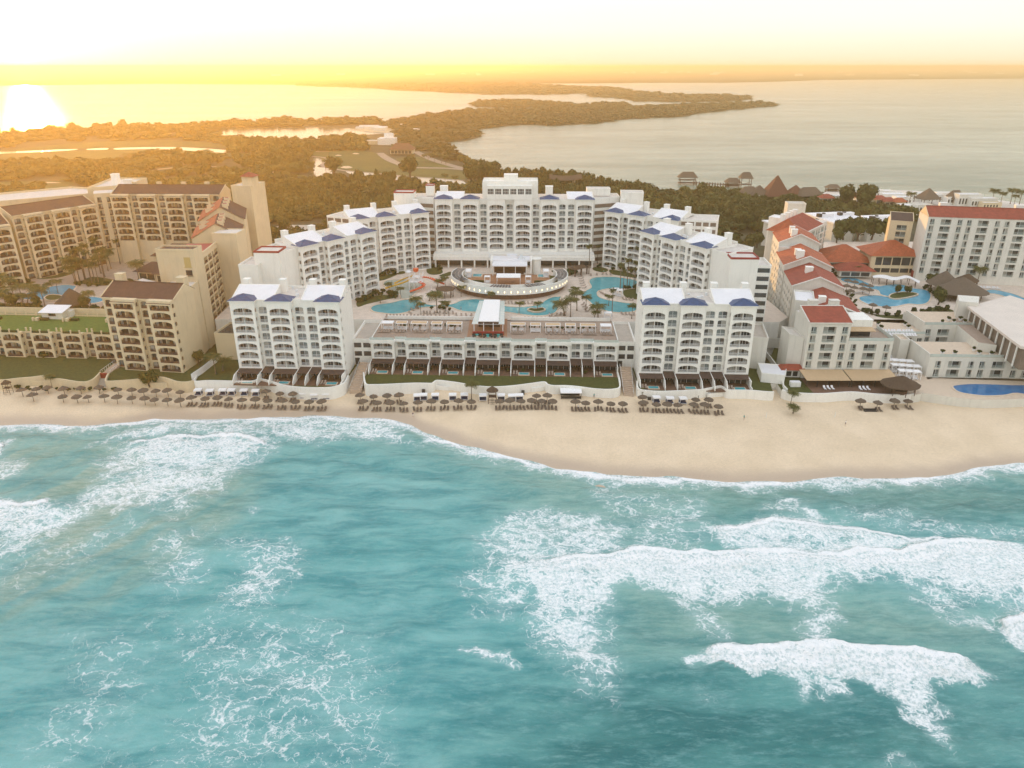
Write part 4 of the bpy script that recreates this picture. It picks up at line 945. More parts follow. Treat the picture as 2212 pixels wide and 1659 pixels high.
def villa_front(root, xs, L, z, rail=True):
    """garden level: dark flat canopies, fin walls, glazing, plunge pools"""
    mb = MB()
    for i, (ty, x, w_) in enumerate(xs):
        y1 = -2.05 if ty == 'A' else -.05
        c = MB(); zz = z + 3.05; ye = -5.0 if ty == 'A' else -4.4
        c.q((x + .15, ye, zz - .45), (x + w_ - .15, ye, zz - .45), (x + w_ - .15, y1, zz + .1), (x + .15, y1, zz + .1), 0)
        c.q((x + w_ - .15, ye, zz - .65), (x + .15, ye, zz - .65), (x + .15, y1, zz - .1), (x + w_ - .15, y1, zz - .1), 0)
        c.q((x + .15, ye, zz - .65), (x + w_ - .15, ye, zz - .65), (x + w_ - .15, ye, zz - .45), (x + .15, ye, zz - .45), 0)
        for k in range(4):
            xx = x + .3 + (w_ - .6) * k / 3; c.box(xx - .06, xx + .06, ye + .15, ye + .3, z + .02, zz - .6, 0)
        c.build('canopy', M['awning'], root)
        g = MB(); g.q((x + .3, y1 - .12, z + .05), (x + w_ - .3, y1 - .12, z + .05), (x + w_ - .3, y1 - .12, z + 2.6), (x + .3, y1 - .12, z + 2.6), 0)
        for k in range(5): xx = x + .3 + (w_ - .6) * k / 4; g.box(xx - .05, xx + .05, y1 - .2, y1 - .125, z + .03, z + 2.62, 1)
        g.build('patio_door', [M['glass'], M['frame']], root)
        f = MB(); f.box(x + .05, x + w_ - .05, -8.6, y1 - .2, z - .3, z + .03, 0); f.build('patio', M['patio'], root)
        if ty == 'A':
            p = MB(); cx = x + w_ * .55; p.box(cx - 1.9, cx + 1.9, -8.2, -5.9, z, z + .32, 0); p.box(cx - 1.6, cx + 1.6, -7.95, -6.15, z + .02, z + .325, 1); p.build('plunge_pool', [M['poolrim'], M['poolwater']], root)
            s = MB()
            for u in (x + .7, x + 1.7): s.box(u, u + .6, -7.8, -6.2, z + .3, z + .38); s.q((u, -6.2, z + .38), (u + .6, -6.2, z + .38), (u + .6, -5.6, z + .85), (u, -5.6, z + .85))
            s.build('patio_lounger', M['loungegrey'], root)
        if i == 0 or True:
            f = MB(); f.face([(x, -8.8, z), (x, -.0, z), (x, -.0, z + 3.0), (x, -6.8, z + 2.7), (x, -8.8, z + 1.0)], 0)
            f.v = [(vx - .12, vy, vz) for vx, vy, vz in f.v]; f.face([(x + .12, -.0, z), (x + .12, -8.8, z), (x + .12, -8.8, z + 1.0), (x + .12, -6.8, z + 2.7), (x + .12, -.0, z + 3.0)], 0)
            pr = [(-8.8, z), (-8.8, z + 1.0), (-6.8, z + 2.7), (0, z + 3.0)]
            for a, b in zip(pr, pr[1:]): f.q((x - .12, a[0], a[1]), (x + .12, a[0], a[1]), (x + .12, b[0], b[1]), (x - .12, b[0], b[1]), 0)
            f.build('fin_wall', M['white'], root)
    x = L; f = MB()
    f.box(x - .3, x, -8.8, -.0, z, z + 1.1, 0); f.box(x - .3, x, -6.8, -.0, z + 1.1, z + 2.8, 0); f.build('fin_wall', M['white'], root)

def pool_mat(name, c1, c2):
    m, nt, b = nodes_of(name); N = nt.nodes; L = nt.links
    tcn = N.new('ShaderNodeTexCoord'); n = N.new('ShaderNodeTexNoise'); n.inputs['Scale'].default_value = .35; n.inputs['Detail'].default_value = 5; n.inputs['Roughness'].default_value = .7; L.new(tcn.outputs['Object'], n.inputs['Vector'])
    cr = N.new('ShaderNodeValToRGB'); cr.color_ramp.elements[0].position = .3; cr.color_ramp.elements[1].position = .7
    cr.color_ramp.elements[0].color = (*c1, 1); cr.color_ramp.elements[1].color = (*c2, 1); L.new(n.outputs['Fac'], cr.inputs[0]); L.new(cr.outputs[0], b.inputs['Base Color'])
    b.inputs['Roughness'].default_value = .08; b.inputs['IOR'].default_value = 1.33
    n2 = N.new('ShaderNodeTexNoise'); n2.inputs['Scale'].default_value = 2.2; n2.inputs['Detail'].default_value = 3; L.new(tcn.outputs['Object'], n2.inputs['Vector'])
    bp = N.new('ShaderNodeBump'); bp.inputs['Strength'].default_value = .25; bp.inputs['Distance'].default_value = .08; L.new(n2.outputs['Fac'], bp.inputs['Height']); L.new(bp.outputs[0], b.inputs['Normal'])
    return m
M['poolwater'] = pool_mat('turquoise_pool_water', (.055, .30, .34), (.095, .40, .44))
M['poolblue'] = pool_mat('blue_pool_water', (.07, .31, .46), (.12, .42, .56))
M['pooldeep'] = pool_mat('deep_blue_pool_water', (.015, .11, .30), (.04, .20, .42))
M['poolpale'] = pool_mat('shallow_splash_water', (.34, .38, .33), (.42, .46, .40))

# ---------------------------------------------------------------- the white hotel
R7 = [7.9 + 3 * k for k in range(7)]
t1, x1, L1 = block((-90.9, 229.6), (-55.2, 228.2), 4.4, R7, 30.7, WCOL, 13.5, 'white', 'white beachfront hotel tower with blue roof caps, beside the brown-roofed hotel', roofmat='roofgrey')
wing_roof(t1, x1, L1, 30.7); villa_front(t1, x1, L1, 4.4)
t2, x2, L2 = block((41.6, 225.2), (77.2, 224.0), 4.4, R7, 30.7, WCOL, 13.5, 'white', 'white beachfront hotel tower with blue roof caps, beside the red-roofed hotel')
wing_roof(t2, x2, L2, 30.7); villa_front(t2, x2, L2, 4.4)
R8 = [14.3 + 3 * k for k in range(8)]
nl, xn, Ln = block((-78.4, 266.2), (-55.9, 294.6), 14, R8, 39.6, WCOL, 13.5, 'white', 'white hotel wing with blue caps angled over the splash pool behind the left beachfront tower')
wing_roof(nl, xn, Ln, 39.6)
fl_, xf, Lf = block((-69.6, 318.0), (-38.4, 336.0), 14, R8, 39.6, WCOL, 13.5, 'white', 'white hotel wing with blue caps between the angled left wing and the central block')
wing_roof(fl_, xf, Lf, 39.6)
nr, xq, Lq = block((52.8, 294.4), (71.9, 263.4), 14, R8, 39.6, WCOL, 13.5, 'white', 'white hotel wing with blue caps angled over the large pool, behind the right beachfront tower')
wing_roof(nr, xq, Lq, 39.6)
fr_, xr, Lr = block((43.2, 338.2), (71.6, 315.6), 14, R8, 39.6, WCOL, 13.5, 'white', 'white hotel wing with blue caps just right of the central block, behind tall palms')
wing_roof(fr_, xr, Lr, 39.6)
# central block
RM = [21.4 + 3 * k for k in range(7)]
mc, xm, Lm = block((-35.4, 343.6), (37.3, 342.0), 14, RM, 44.2, ['A', 'N', 'A', 'N', 'A', 'N', 'A', 'N', 'A', 'N', 'N', 'A'], 15, 'white', 'tall central white hotel block facing the pools, with a glazed rooftop storey', name='hotel_block', cat='hotel', podium=20.3)
for i, (ty, x, w_) in enumerate(xm):
    if ty == 'A' and i not in (4, 6): cap(mc, x, w_, 44.2)
shed(mc, .2, 13.0, -.1, 8.5, 44.2, 46.2); shed(mc, Lm - 12, Lm - .2, -.1, 8.5, 44.2, 46.2)
for u in (.02, .33, .70): bump_box(mc, Lm * u, Lm * u + 3.4, 9.5, 13, 44.21, 48.3, name='chimney_box')
# rooftop storey with its ribbon of windows
def penthouse():
    a, b = xm[4][1] - 2.4, xm[6][1] + xm[6][2] + 2.8
    mb = MB(); n = 6; x0 = xm[4][1] - .2; x1 = xm[6][1] + xm[6][2] + .2; pw = (x1 - x0) / n
    for k in range(n): mb.cell((x0 + k * pw, -2.2), (1, 0), (0, 1), pw, 44.21, 50.4, .35, pw - .35, 46.6, 49.0, 49.0, .4, 0)
    mb.q((x0, -2.2, 44.21), (x0, 1, 44.21), (x0, 1, 50.4), (x0, -2.2, 50.4)); mb.q((x1, -2.2, 44.21), (x1, 1, 44.21), (x1, 1, 50.4), (x1, -2.2, 50.4))
    mb.q((x0, -2.2, 50.4), (x1, -2.2, 50.4), (x1, 1, 50.4), (x0, 1, 50.4))
    mb.box(a, b, 1, 13, 44.21, 51.2, 0); mb.wall([(a + .2, 1.2), (b - .2, 1.2), (b - .2, 12.8), (a + .2, 12.8)], 51.2, 52.0, .35, closed=True)
    mb.box((a + b) / 2 - 3, (a + b) / 2 + 3.4, 6, 11, 51.2, 54.2, 0)
    o = mb.build('rooftop_storey', [M['white']], mc)
    for k in range(n):
        g = MB(); w_ = pw - .7; xx = x0 + k * pw + .35
        g.q((xx, -1.82, 46.6), (xx + w_, -1.82, 46.6), (xx + w_, -1.82, 49.0), (xx, -1.82, 49.0), 0)
        for j in range(5): u = xx + w_ * j / 4; g.box(u - .06, u + .06, -1.95, -1.83, 46.6, 49.0, 1)
        g.box(xx, xx + w_, -1.95, -1.83, 47.7, 47.8, 1)
        g.build('window', [M['glass'], M['frame']], o)
    # plain panels below the storey, between the bays
    p = MB()
    for i in (5,): p.box(xm[i][1] + .2, xm[i][1] + xm[i][2] - .2, -1.2, -.01, 43.2, 46.4, 0)
    p.build('wall_panel', M['white'], mc)
penthouse()
def colonnade():
    mb = MB(); mb.box(-.8, Lm + .8, -7.5, 1.1, 17.9, 20.28, 0); mb.box(-1.0, Lm + 1.0, -8.1, -7.52, 17.6, 19.2, 0)
    for k in range(13): x = Lm * k / 12; mb.box(x - .35, x + .35, -7.4, -6.7, 14, 17.88, 0)
    mb.build('colonnade', M['white'], mc)
    g = MB(); g.q((.2, -3, 14.1), (Lm - .2, -3, 14.1), (Lm - .2, -3, 17.8), (.2, -3, 17.8), 0)
    for k in range(40): x = .4 + (Lm - .8) * k / 39; g.box(x - .05, x + .05, -3.12, -3.02, 14.1, 17.8, 1)
    g.build('shopfront_glazing', [M['glass'], M['brownframe']], mc)
colonnade()
# low terrace block between the towers
def W2(u, w_):  # hotel plan frame
    th = rad(-1.8); return (-7.2 + u * math.cos(th) - w_ * math.sin(th), 226.5 + u * math.sin(th) + w_ * math.cos(th))
a_, b_ = (-48.2, 238.4), (35.9, 235.6)
lb, xl, Ll = block(a_, b_, 4.4, [7.8, 10.8], 14.0, ['A', 'N', 'A', 'N', 'A', 'N', 'A', 'N', 'A', 'N', 'A', 'N', 'N', 'A'], 22, 'white', 'low white terrace block with arched balconies, cabanas on its roof, behind the middle lawn', name='terrace_block', cat='hotel wing', roofmat='terrace')
villa_front(lb, xl, Ll, 4.4)
def lowtop():
    mb = MB()
    mb.box(-.3, Ll + .3, -1.3, -.002, 13.4, 14.02, 0)
    for i, (ty, x, w_) in enumerate(xl):
        if ty == 'A': mb.box(x - .3, x + w_ + .3, -2.9, -1.302, 13.38, 14.5, 0); mb.box(x - .3, x + w_ + .3, -2.9, -2.6, 14.5, 14.6, 0)
    mb.build('parapet', M['white'], lb)
    for i, (ty, x, w_) in enumerate(xl):
        g = MB()
        if ty == 'A': g.box(x - .1, x + w_ + .1, -2.7, -2.64, 14.6, 15.5, 0)
        else: g.box(x, x + w_, -.3, -.24, 14.03, 15.0, 0)
        g.build('glass_balustrade', M['glasspanel'], lb)
lowtop()
# plain stair towers and galleries that join the wings
def mass(name, label, poly, z0, z1, mat='white', roof='roofgrey', rim=.9, cat='building', group=None, rimmat=None):
    root = empty(name, (poly[0][0], poly[0][1], 0), 0, label, cat, group)
    q = [(x - poly[0][0], y - poly[0][1]) for x, y in poly]
    a = sum(q[i][0] * q[(i + 1) % len(q)][1] - q[(i + 1) % len(q)][0] * q[i][1] for i in range(len(q)))
    if a < 0: q = [q[0]] + q[:0:-1]
    mb = MB(); mb.prism(q, z0, z1, 0, top=1); mb.build('wall', [M[mat], M[roof]], root)
    if rim: r_ = MB(); cx = sum(p[0] for p in q) / len(q); cy = sum(p[1] for p in q) / len(q)
    if rim:
        s_ = [(x + (cx - x) * .012, y + (cy - y) * .012) for x, y in q]
        r_.wall(s_, z1 - .2, z1 + rim, .35, closed=True); r_.build('parapet', M[rimmat or mat], root)
    return root
def rect(p, q_, d):
    dx, dy = q_[0] - p[0], q_[1] - p[1]; l = math.hypot(dx, dy); nx, ny = -dy / l * d, dx / l * d
    return [p, q_, (q_[0] + nx, q_[1] + ny), (p[0] + nx, p[1] + ny)]
def galleries(root, p, q_, z0, z1, n, inset=.9, mat='backwall', posts=0):
    """flat dark strips painting the shade of open galleries on a side wall, in the root's own coordinates"""
    ox, oy = root.location[0], root.location[1]; dx, dy = q_[0] - p[0], q_[1] - p[1]; l = math.hypot(dx, dy); ux, uy = dx / l, dy / l
    fh = (z1 - z0) / n
    g = MB()
    for k in range(n):
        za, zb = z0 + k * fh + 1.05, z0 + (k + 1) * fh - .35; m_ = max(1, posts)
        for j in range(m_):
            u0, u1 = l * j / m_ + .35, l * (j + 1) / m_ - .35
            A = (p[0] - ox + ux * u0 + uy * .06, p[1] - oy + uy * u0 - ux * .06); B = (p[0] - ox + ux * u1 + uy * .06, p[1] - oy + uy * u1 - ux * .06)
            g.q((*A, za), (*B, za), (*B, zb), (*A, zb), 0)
    g.build('gallery_opening_shade', [M[mat]], root)  # dark sheets laid on the wall paint the shade inside the galleries
# stair towers, end blocks
m1 = mass('stair_tower', 'plain white windowless stair tower with red parapet edge behind the left beachfront tower', rect((-91.5, 257.5), (-82.5, 257.0), 8), 5, 39.6, rimmat='redpaint', rim=.5)
m2 = mass('service_block', 'lower plain white block stepping down beside the red-edged stair tower behind the left beachfront tower', rect((-96.4, 254.6), (-89.5, 254.2), 12), 5, 35.2, rim=.7)
m3 = mass('link_block', 'plain white end wall joining the left stair tower to the angled pool wing', [(-82.4, 259), (-78.6, 266.3), (-88, 276), (-92, 266)], 5, 38.6, rim=.6)
m4 = mass('stair_tower', 'plain white windowless stair tower with red parapet edge behind the right beachfront tower', rect((76.0, 251.6), (85.6, 251.2), 8), 5, 38.7, rimmat='redpaint', rim=.5)
m5 = mass('service_block', 'stepped white block with open landings at the right edge of the white hotel', rect((85.8, 254.5), (91.2, 254.0), 12), 5, 35.0, rim=.7)
m6 = mass('link_block', 'plain white end wall joining the right stair tower to the angled pool wing', [(72.0, 263.0), (76.5, 256.5), (88, 266), (82, 276)], 5, 38.8, rim=.6)
m7 = mass('lift_tower', 'white lift tower with red top edge behind the left end of the central block', rect((-54.5, 346), (-45.4, 345.5), 7), 5, 46.6, rimmat='redpaint', rim=.4)
m8 = mass('lift_tower', 'white lift tower behind the right end of the central block', rect((50.2, 346), (60.5, 345.0), 7), 5, 46.3, rim=.5)
m9 = mass('link_block', 'white gallery block tucked between the central block and the left lift tower', [(-45.3, 347.5), (-36.0, 344.2), (-36.0, 358), (-45.3, 358)], 5, 44.0, rim=.5)
m10 = mass('link_block', 'white gallery block tucked between the central block and the right lift tower', [(37.8, 343.4), (50.0, 348.5), (50, 358), (37.8, 358)], 5, 44.0, rim=.5)
m10b = mass('chimney_block', 'white rooftop block above the gallery right of the central block', rect((35.0, 352), (46, 351.6), 6), 44.2, 47.2, rim=.3)
m11 = mass('chimney_block', 'white chimney block with red top between lift tower and central block', rect((-40.3, 352), (-36.5, 351.9), 4), 44.2, 49.0, rim=.3, rimmat='redpaint')
galleries(m9, (-45.3, 347.5), (-36.0, 344.2), 14, 42, 9); galleries(m10, (37.8, 343.4), (50.0, 348.5), 14, 42, 9)
galleries(m5, (85.8, 254.5), (91.2, 254.0), 14, 35, 7, mat='glass'); 
m12 = mass('corridor_wing', 'white open-corridor wing running back from the left pool wing', [(-69.9, 318.0), (-80.5, 322.5), (-74, 336), (-62, 330)], 5, 40.0, rim=.5); galleries(m12, (-80.5, 322.5), (-69.9, 318.0), 16, 40, 8, posts=3)
m13 = mass('corridor_wing', 'white open-corridor wing running back from the right pool wing', [(71.8, 315.4), (86.5, 312.0), (91, 326), (80, 328)], 5, 39.6, rim=.5); galleries(m13, (71.8, 315.4), (86.5, 312.0), 15.6, 39.6, 8, posts=5)
# connectors beside the low block
for nm, p, q_, d in (('left', (-54.9, 238.8), (-48.5, 238.6), 20), ('right', (36.2, 235.8), (42.0, 235.6), 22)):
    r_ = mass('link_block', f'short white gallery between the low terrace block and the {"left" if nm == "left" else "right"} beachfront tower', rect(p, q_, d), 4.4, 12.9, roof='concrete', rim=1.0)
    galleries(r_, p, q_, 6.6, 12.8, 2, mat='glass', posts=2); g = MB(); g.q((.3, -.06, 4.5), (q_[0] - p[0] - .3, -.06, 4.5), (q_[0] - p[0] - .3, -.06, 6.9), (.3, -.06, 6.9)); g.build('undercroft_opening_shade', M['glass'], r_)  # last dark sheet paints the shade of the undercroft
M['courtdeck'] = simple('shaded_brown_paving', (.42, .33, .26), .85, .14, .5)  # brown paving darkened, with the court's shade put into its colour
# ---------------------------------------------------------------- raised ground, decks, lawns, walls, pools
def slab_(name, poly, z0, z1, mat, side='paleplaster', label=None, cat=None):
    mb = MB(); mb.prism(poly, z0, z1, 0, top=1); o = mb.build(name, [M[side], M[mat]]); return tag(o, label, cat, kind='structure')
slab_('pool_deck', [(-110, 259.6), (-60, 259.6), (-47.7, 259.2), (36.6, 257.0), (98, 256.4), (103, 262), (100, 365), (-96, 366), (-112, 300)], 0.5, 14.0, 'deck', 'white')
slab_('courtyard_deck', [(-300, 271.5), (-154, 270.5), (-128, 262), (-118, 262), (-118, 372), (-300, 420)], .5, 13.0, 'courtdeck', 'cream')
slab_('courtyard_deck', [(112, 268), (140, 262), (176, 256), (330, 268), (330, 400), (150, 400), (118, 330)], .5, 12.0, 'deck', 'paleplaster')
slab_('service_yard', [(-128, 236), (-90, 234), (-90, 262), (-118, 262), (-128, 262)], .5, 4.2, 'lawn', 'paleplaster')
slab_('side_lawn', [(76.5, 222), (96, 222), (112, 262), (112, 268), (118, 330), (103, 330), (100, 262), (90, 240)], .5, 4.3, 'lawn', 'paleplaster')
# lawns with their curved sea walls
def lawn(front, back, z, label, wallm='white', name='sea_wall', zt=.75, mat='lawn'):
    fr = smooth(front, 4, False); poly = fr + list(reversed(back)); sheet_ = MB(); sheet_.prism(poly, .3, z, 0, top=1)
    tag(sheet_.build('lawn', [M['paleplaster'], M[mat]]), kind='structure')
    mb = MB(); mb.wall(fr, .2, z + zt, .5); o = mb.build(name, M[wallm]); return tag(o, label, 'wall')
c_front = G(6, [(128, 700), (135, 760), (150, 790), (200, 793), (300, 791), (400, 786), (500, 782), (580, 782), (640, 783), (660, 772), (685, 760), (780, 770), (850, 780), (920, 793), (1020, 806), (1100, 810), (1200, 806), (1300, 796), (1400, 783), (1490, 772), (1515, 790), (1560, 800), (1650, 800), (1750, 808), (1850, 822), (1950, 829), (2020, 826), (2058, 812), (2060, 770), (2045, 700)], 4.9)
lawn(c_front, [(-47.9, 241), (35.6, 238)], 4.4, 'white curved sea wall edging the wide lawn of the middle terrace block')
l_front = G(0, [(512, 800), (505, 818), (475, 822), (440, 823), (420, 827), (450, 832)], 4.9)
l_front = G(13, [], 4.9) + G(0, [(425, 812), (421, 824), (450, 823), (500, 824), (545, 824), (562, 819), (590, 826), (618, 834), (660, 838), (709, 838), (733, 833), (745, 826), (752, 812)], 4.9)
lawn(l_front, [(-104, 244), (-53.5, 244)], 4.4, 'white curved sea wall before the left beachfront tower')
r_front = G(13, [(165, 240), (172, 290), (230, 306), (330, 312), (450, 308), (580, 302), (660, 290), (742, 275), (790, 300), (850, 303), (950, 305), (1050, 314), (1110, 316)], 4.9) 
lawn(r_front, [(41.5, 238), (88, 238)], 4.4, 'white curved sea wall before the right beachfront tower')
rr_front = G(13, [(1168, 300), (1215, 316), (1320, 326), (1450, 328), (1540, 322), (1640, 316), (1730, 322), (1800, 330), (1900, 334), (2030, 334), (2082, 328)], 4.9)
lawn(rr_front, [(88.5, 238), (131, 238)], 4.4, 'white curved sea wall before the red-roofed hotel block')
ll_front = G(7, [(-300, 1060), (-60, 1050), (40, 1048), (150, 1035), (300, 1022), (430, 1008), (470, 1036), (560, 1040), (650, 1055), (730, 1066), (800, 1064), (860, 1040), (900, 1005), (925, 975)], 4.9)
lawn(ll_front, [(-260, 250), (-146, 246), (-138, 238)], 4.4, 'cream curved sea wall before the low arched block, behind the shaggy beach umbrellas', 'cream')
lm_front = G(7, [(1000, 985), (975, 1050), (1000, 1060), (1100, 1056), (1200, 1048), (1330, 1036), (1480, 1022), (1560, 1040), (1620, 1060), (1690, 1068), (1750, 1062), (1795, 1050)], 4.9)
lawn(lm_front, [(-137, 240), (-118, 262), (-106, 236)], 4.4, 'cream curved sea wall before the brown-roofed front tower', 'cream')
# front planting boxes let into the walls
for pts, lb_, mt in ((G(6, [(655, 790), (700, 797), (790, 800), (800, 770)], 3.6), 'white stepped planter wall on the sand left of the middle sea wall', 'white'),
                 (G(6, [(1395, 815), (1470, 806), (1520, 796), (1600, 812)], 3.6), 'white stepped planter wall on the sand right of the middle sea wall', 'white'),
                 (G(7, [(245, 1052), (400, 1046), (520, 1045)], 3.9), 'cream planter wall standing before the far left sea wall', 'cream'),
                 (G(7, [(1300, 1072), (1400, 1060), (1540, 1062)], 3.9), 'cream planter wall before the brown-roofed front tower', 'cream'),
                 (G(13, [(655, 322), (700, 312), (800, 305)], 3.9), 'white planter wall before the right beachfront tower', 'white')):
    mb = MB(); mb.wall(smooth(pts, 4, False), .3, 3.6, .45); tag(mb.build('planter_wall', M[mt]), lb_, 'wall')
# stairs between lawns
def ramp(name, poly4, z0, z1, n, mat, label):
    """poly4: top-left, top-right, bottom-right, bottom-left on plan"""
    mb = MB(); a, b, c, d = [Vector((*p, 0)) for p in poly4]
    for k in range(n):
        t0, t1 = k / n, (k + 1) / n; p = [a.lerp(d, t0), b.lerp(c, t0), b.lerp(c, t1), a.lerp(d, t1)]
        z = z1 + (z0 - z1) * t0; mb.prism([(q.x, q.y) for q in p], min(z0, z) - 1.5, z, 0)
    for s0, s1 in ((a, d), (b, c)):
        for k in range(7):
            p0 = s0.lerp(s1, k / 7); p1 = s0.lerp(s1, (k + 1) / 7); za = z1 + (z0 - z1) * k / 7; zb_ = z1 + (z0 - z1) * (k + 1) / 7
            mb.bar((p0.x, p0.y, za + 1), (p1.x, p1.y, zb_ + 1), .05, 1); mb.bar((p0.x, p0.y, za), (p0.x, p0.y, za + 1), .04, 1)
    return tag(mb.build(name, [M[mat], M['rail']]), label, 'stairs')
ramp('stairway', G(6, [(100, 612)], 7) + G(6, [(172, 612)], 7) + G(6, [(110, 835), (20, 835)], 2.2), 2.2, 6.6, 16, 'ramp', 'long timber stairway to the beach beside the left beachfront tower')
ramp('stairway', G(6, [(2060, 645)], 7) + G(6, [(2145, 645)], 7) + G(6, [(2165, 880), (2090, 870)], 2.2), 2.2, 6.6, 16, 'ramp', 'long timber stairway to the beach beside the right beachfront tower')
ramp('stairway', G(7, [(1060, 880)], 5.5) + G(7, [(1105, 900)], 5.5) + G(7, [(1010, 985), (925, 985)], 4), 4.0, 5.2, 8, 'ramp', 'sloping walk behind the red beach gate')
ramp('stairway', G(7, [(915, 1030)], 3.6) + G(7, [(985, 1030)], 3.6) + G(7, [(985, 1110), (860, 1110)], 2), 2.0, 3.6, 9, 'concrete', 'stone steps to the sand below the red gate')
mb = MB(); p = G(7, [(920, 1000), (1000, 1000)], 4.4)
for k in range(8):
    t = k / 8; xa = p[0][0] + (p[1][0] - p[0][0]) * t; mb.box(xa, xa + .42 * (p[1][0] - p[0][0]) / 4, p[0][1] - .1, p[0][1] + .1, 2.6, 5.0, 0)
mb.box(p[0][0] - .2, p[1][0] + .2, p[0][1] - .15, p[0][1] + .15, 4.9, 5.15, 0); tag(mb.build('beach_gate', M['redpaint']), 'dark red slatted gate at the head of the stone beach steps', 'gate')

def pool(name, poly, z, water, label, rim=.7, n=5):
    """rim kerb as a real step, water a little below it"""
    sm = smooth(poly, n); a = sum(sm[i][0] * sm[(i + 1) % len(sm)][1] - sm[(i + 1) % len(sm)][0] * sm[i][1] for i in range(len(sm)))
    if a < 0: sm.reverse()
    root = empty(name, (sm[0][0], sm[0][1], z), 0, label, 'pool'); q = [(x - sm[0][0], y - sm[0][1]) for x, y in sm]
    mb = MB(); mb.face([(x, y, .02) for x, y in q]); mb.build('water', M[water], root)
    mb = MB(); mb.wall(q, -.02, .12, rim, closed=True); mb.build('rim', M['poolrim'], root)
    return root
zd = 14.02
pool('swimming_pool', G(6, [(178, 215), (200, 195), (260, 180), (330, 172), (420, 150), (490, 140), (545, 150), (600, 178), (650, 190), (720, 190), (800, 180), (860, 155), (930, 146), (1000, 145), (1100, 160), (1200, 196), (1300, 204), (1400, 196), (1460, 178), (1510, 145), (1560, 128), (1620, 126),
      (1610, 150), (1600, 190), (1595, 225), (1560, 255), (1480, 270), (1380, 268), (1280, 255), (1200, 243), (1080, 246), (980, 243), (900, 240), (840, 228), (780, 205), (700, 200), (620, 205), (540, 215), (450, 245), (360, 258), (270, 250), (200, 238)], zd), zd, 'poolwater', 'long winding turquoise pool in front of the oval restaurant deck')
pool('swimming_pool', G(4, [(570, 1050), (600, 1020), (680, 1010), (780, 1010), (880, 1020), (980, 1040), (1010, 1075), (990, 1100), (900, 1115), (780, 1112), (700, 1120), (650, 1140), (660, 1180), (720, 1205), (800, 1220), (900, 1235), (975, 1245), (985, 1300), (900, 1318), (800, 1318), (700, 1300), (620, 1270),
      (580, 1230), (510, 1170), (540, 1130), (590, 1100)], zd), zd, 'poolwater', 'large turquoise pool with a hooked bay below the angled right wing')
pool('splash_pool', G(3, [(545, 1075), (570, 1045), (650, 1035), (760, 1032), (860, 1040), (900, 1070), (890, 1110), (840, 1140), (800, 1180), (770, 1205), (700, 1195), (680, 1160), (600, 1120)], zd), zd + .03, 'poolpale', 'shallow pale splash pool under the water slides')
def isle(v, pts, z, label):
    sm = smooth(G(v, pts, z), 5); root = empty('planted_island', (sm[0][0], sm[0][1], z), 0, label, 'planter'); q = [(x - sm[0][0], y - sm[0][1]) for x, y in sm]
    mb = MB(); mb.wall(q, -.1, .4, .5, closed=True); mb.build('kerb', M['poolrim'], root)
    mb = MB(); a = sum(q[i][0] * q[(i + 1) % len(q)][1] - q[(i + 1) % len(q)][0] * q[i][1] for i in range(len(q))); mb.face([(x, y, .3) for x, y in (q if a > 0 else q[::-1])]); mb.build('lawn_patch', M['lawn'], root)
isle(3, [(1795, 1300), (1820, 1285), (1870, 1290), (1920, 1282), (1945, 1300), (1900, 1315), (1850, 1316)], zd + .1, 'small kidney-shaped planted island with a young palm in the pool')
def green(v, pts, z, name='planting_bed'):
    sm = smooth(G(v, pts, z), 4); a = sum(sm[i][0] * sm[(i + 1) % len(sm)][1] - sm[(i + 1) % len(sm)][0] * sm[i][1] for i in range(len(sm)))
    if a < 0: sm.reverse()
    mb = MB(); mb.prism(sm, z - .3, z + .06, 0); tag(mb.build(name, M['lawn']), kind='structure')
for v, pts in ((3, [(950, 900), (1010, 915), (1060, 960), (1040, 985), (960, 990), (920, 960)]), (3, [(1030, 1000), (1080, 980), (1130, 965), (1130, 995), (1060, 1010)]), (2, [(1560, 760), (1620, 765), (1660, 790), (1600, 805), (1540, 790)]), (4, [(610, 930), (680, 925), (740, 950), (700, 970), (620, 955)]), (4, [(750, 950), (850, 960), (960, 990), (990, 1020), (850, 1000), (770, 985)]),
               (4, [(385, 940), (430, 945), (470, 965), (410, 1000), (385, 990)]), (4, [(870, 1130), (960, 1115), (1020, 1125), (1030, 1200), (900, 1190)]), (2, [(1240, 1040), (1300, 1010), (1400, 990), (1560, 985), (1590, 1000), (1480, 1025), (1330, 1060), (1250, 1085)]), (2, [(1410, 800), (1560, 790), (1600, 800), (1440, 860)]), (4, [(1020, 1150), (1100, 1130), (1240, 1160), (1240, 1170), (1020, 1170)])):
    green(v, pts, 14.02)
# left hotel court
pool('swimming_pool', G(1, [(180, 1190), (230, 1150), (330, 1120), (430, 1095), (560, 1078), (660, 1090), (640, 1130), (700, 1170), (880, 1190), (900, 1215), (800, 1240), (640, 1225), (520, 1215), (440, 1205), (330, 1210), (220, 1205)], 13.02), 13.02, 'poolblue', 'winding pale blue pool beside the big thatched hut of the left hotel')
isle(1, [(385, 1195), (430, 1170), (510, 1172), (545, 1190), (490, 1215), (420, 1218)], 13.1, 'oval planted island in the pale blue pool of the left hotel')
for pts in ([(300, 1005), (380, 985), (560, 930), (640, 960), (620, 985), (480, 1020), (340, 1028)], [(690, 1060), (800, 1010), (1000, 1040), (1050, 1070), (900, 1085), (760, 1075)], [(-50, 1230), (150, 1260), (330, 1290), (380, 1320), (-50, 1320)], [(640, 1300), (760, 1290), (900, 1310), (920, 1325), (640, 1325)], [(-50, 1060), (250, 1050), (300, 1060), (100, 1100), (-50, 1110)]):
    green(1, pts, 13.02)
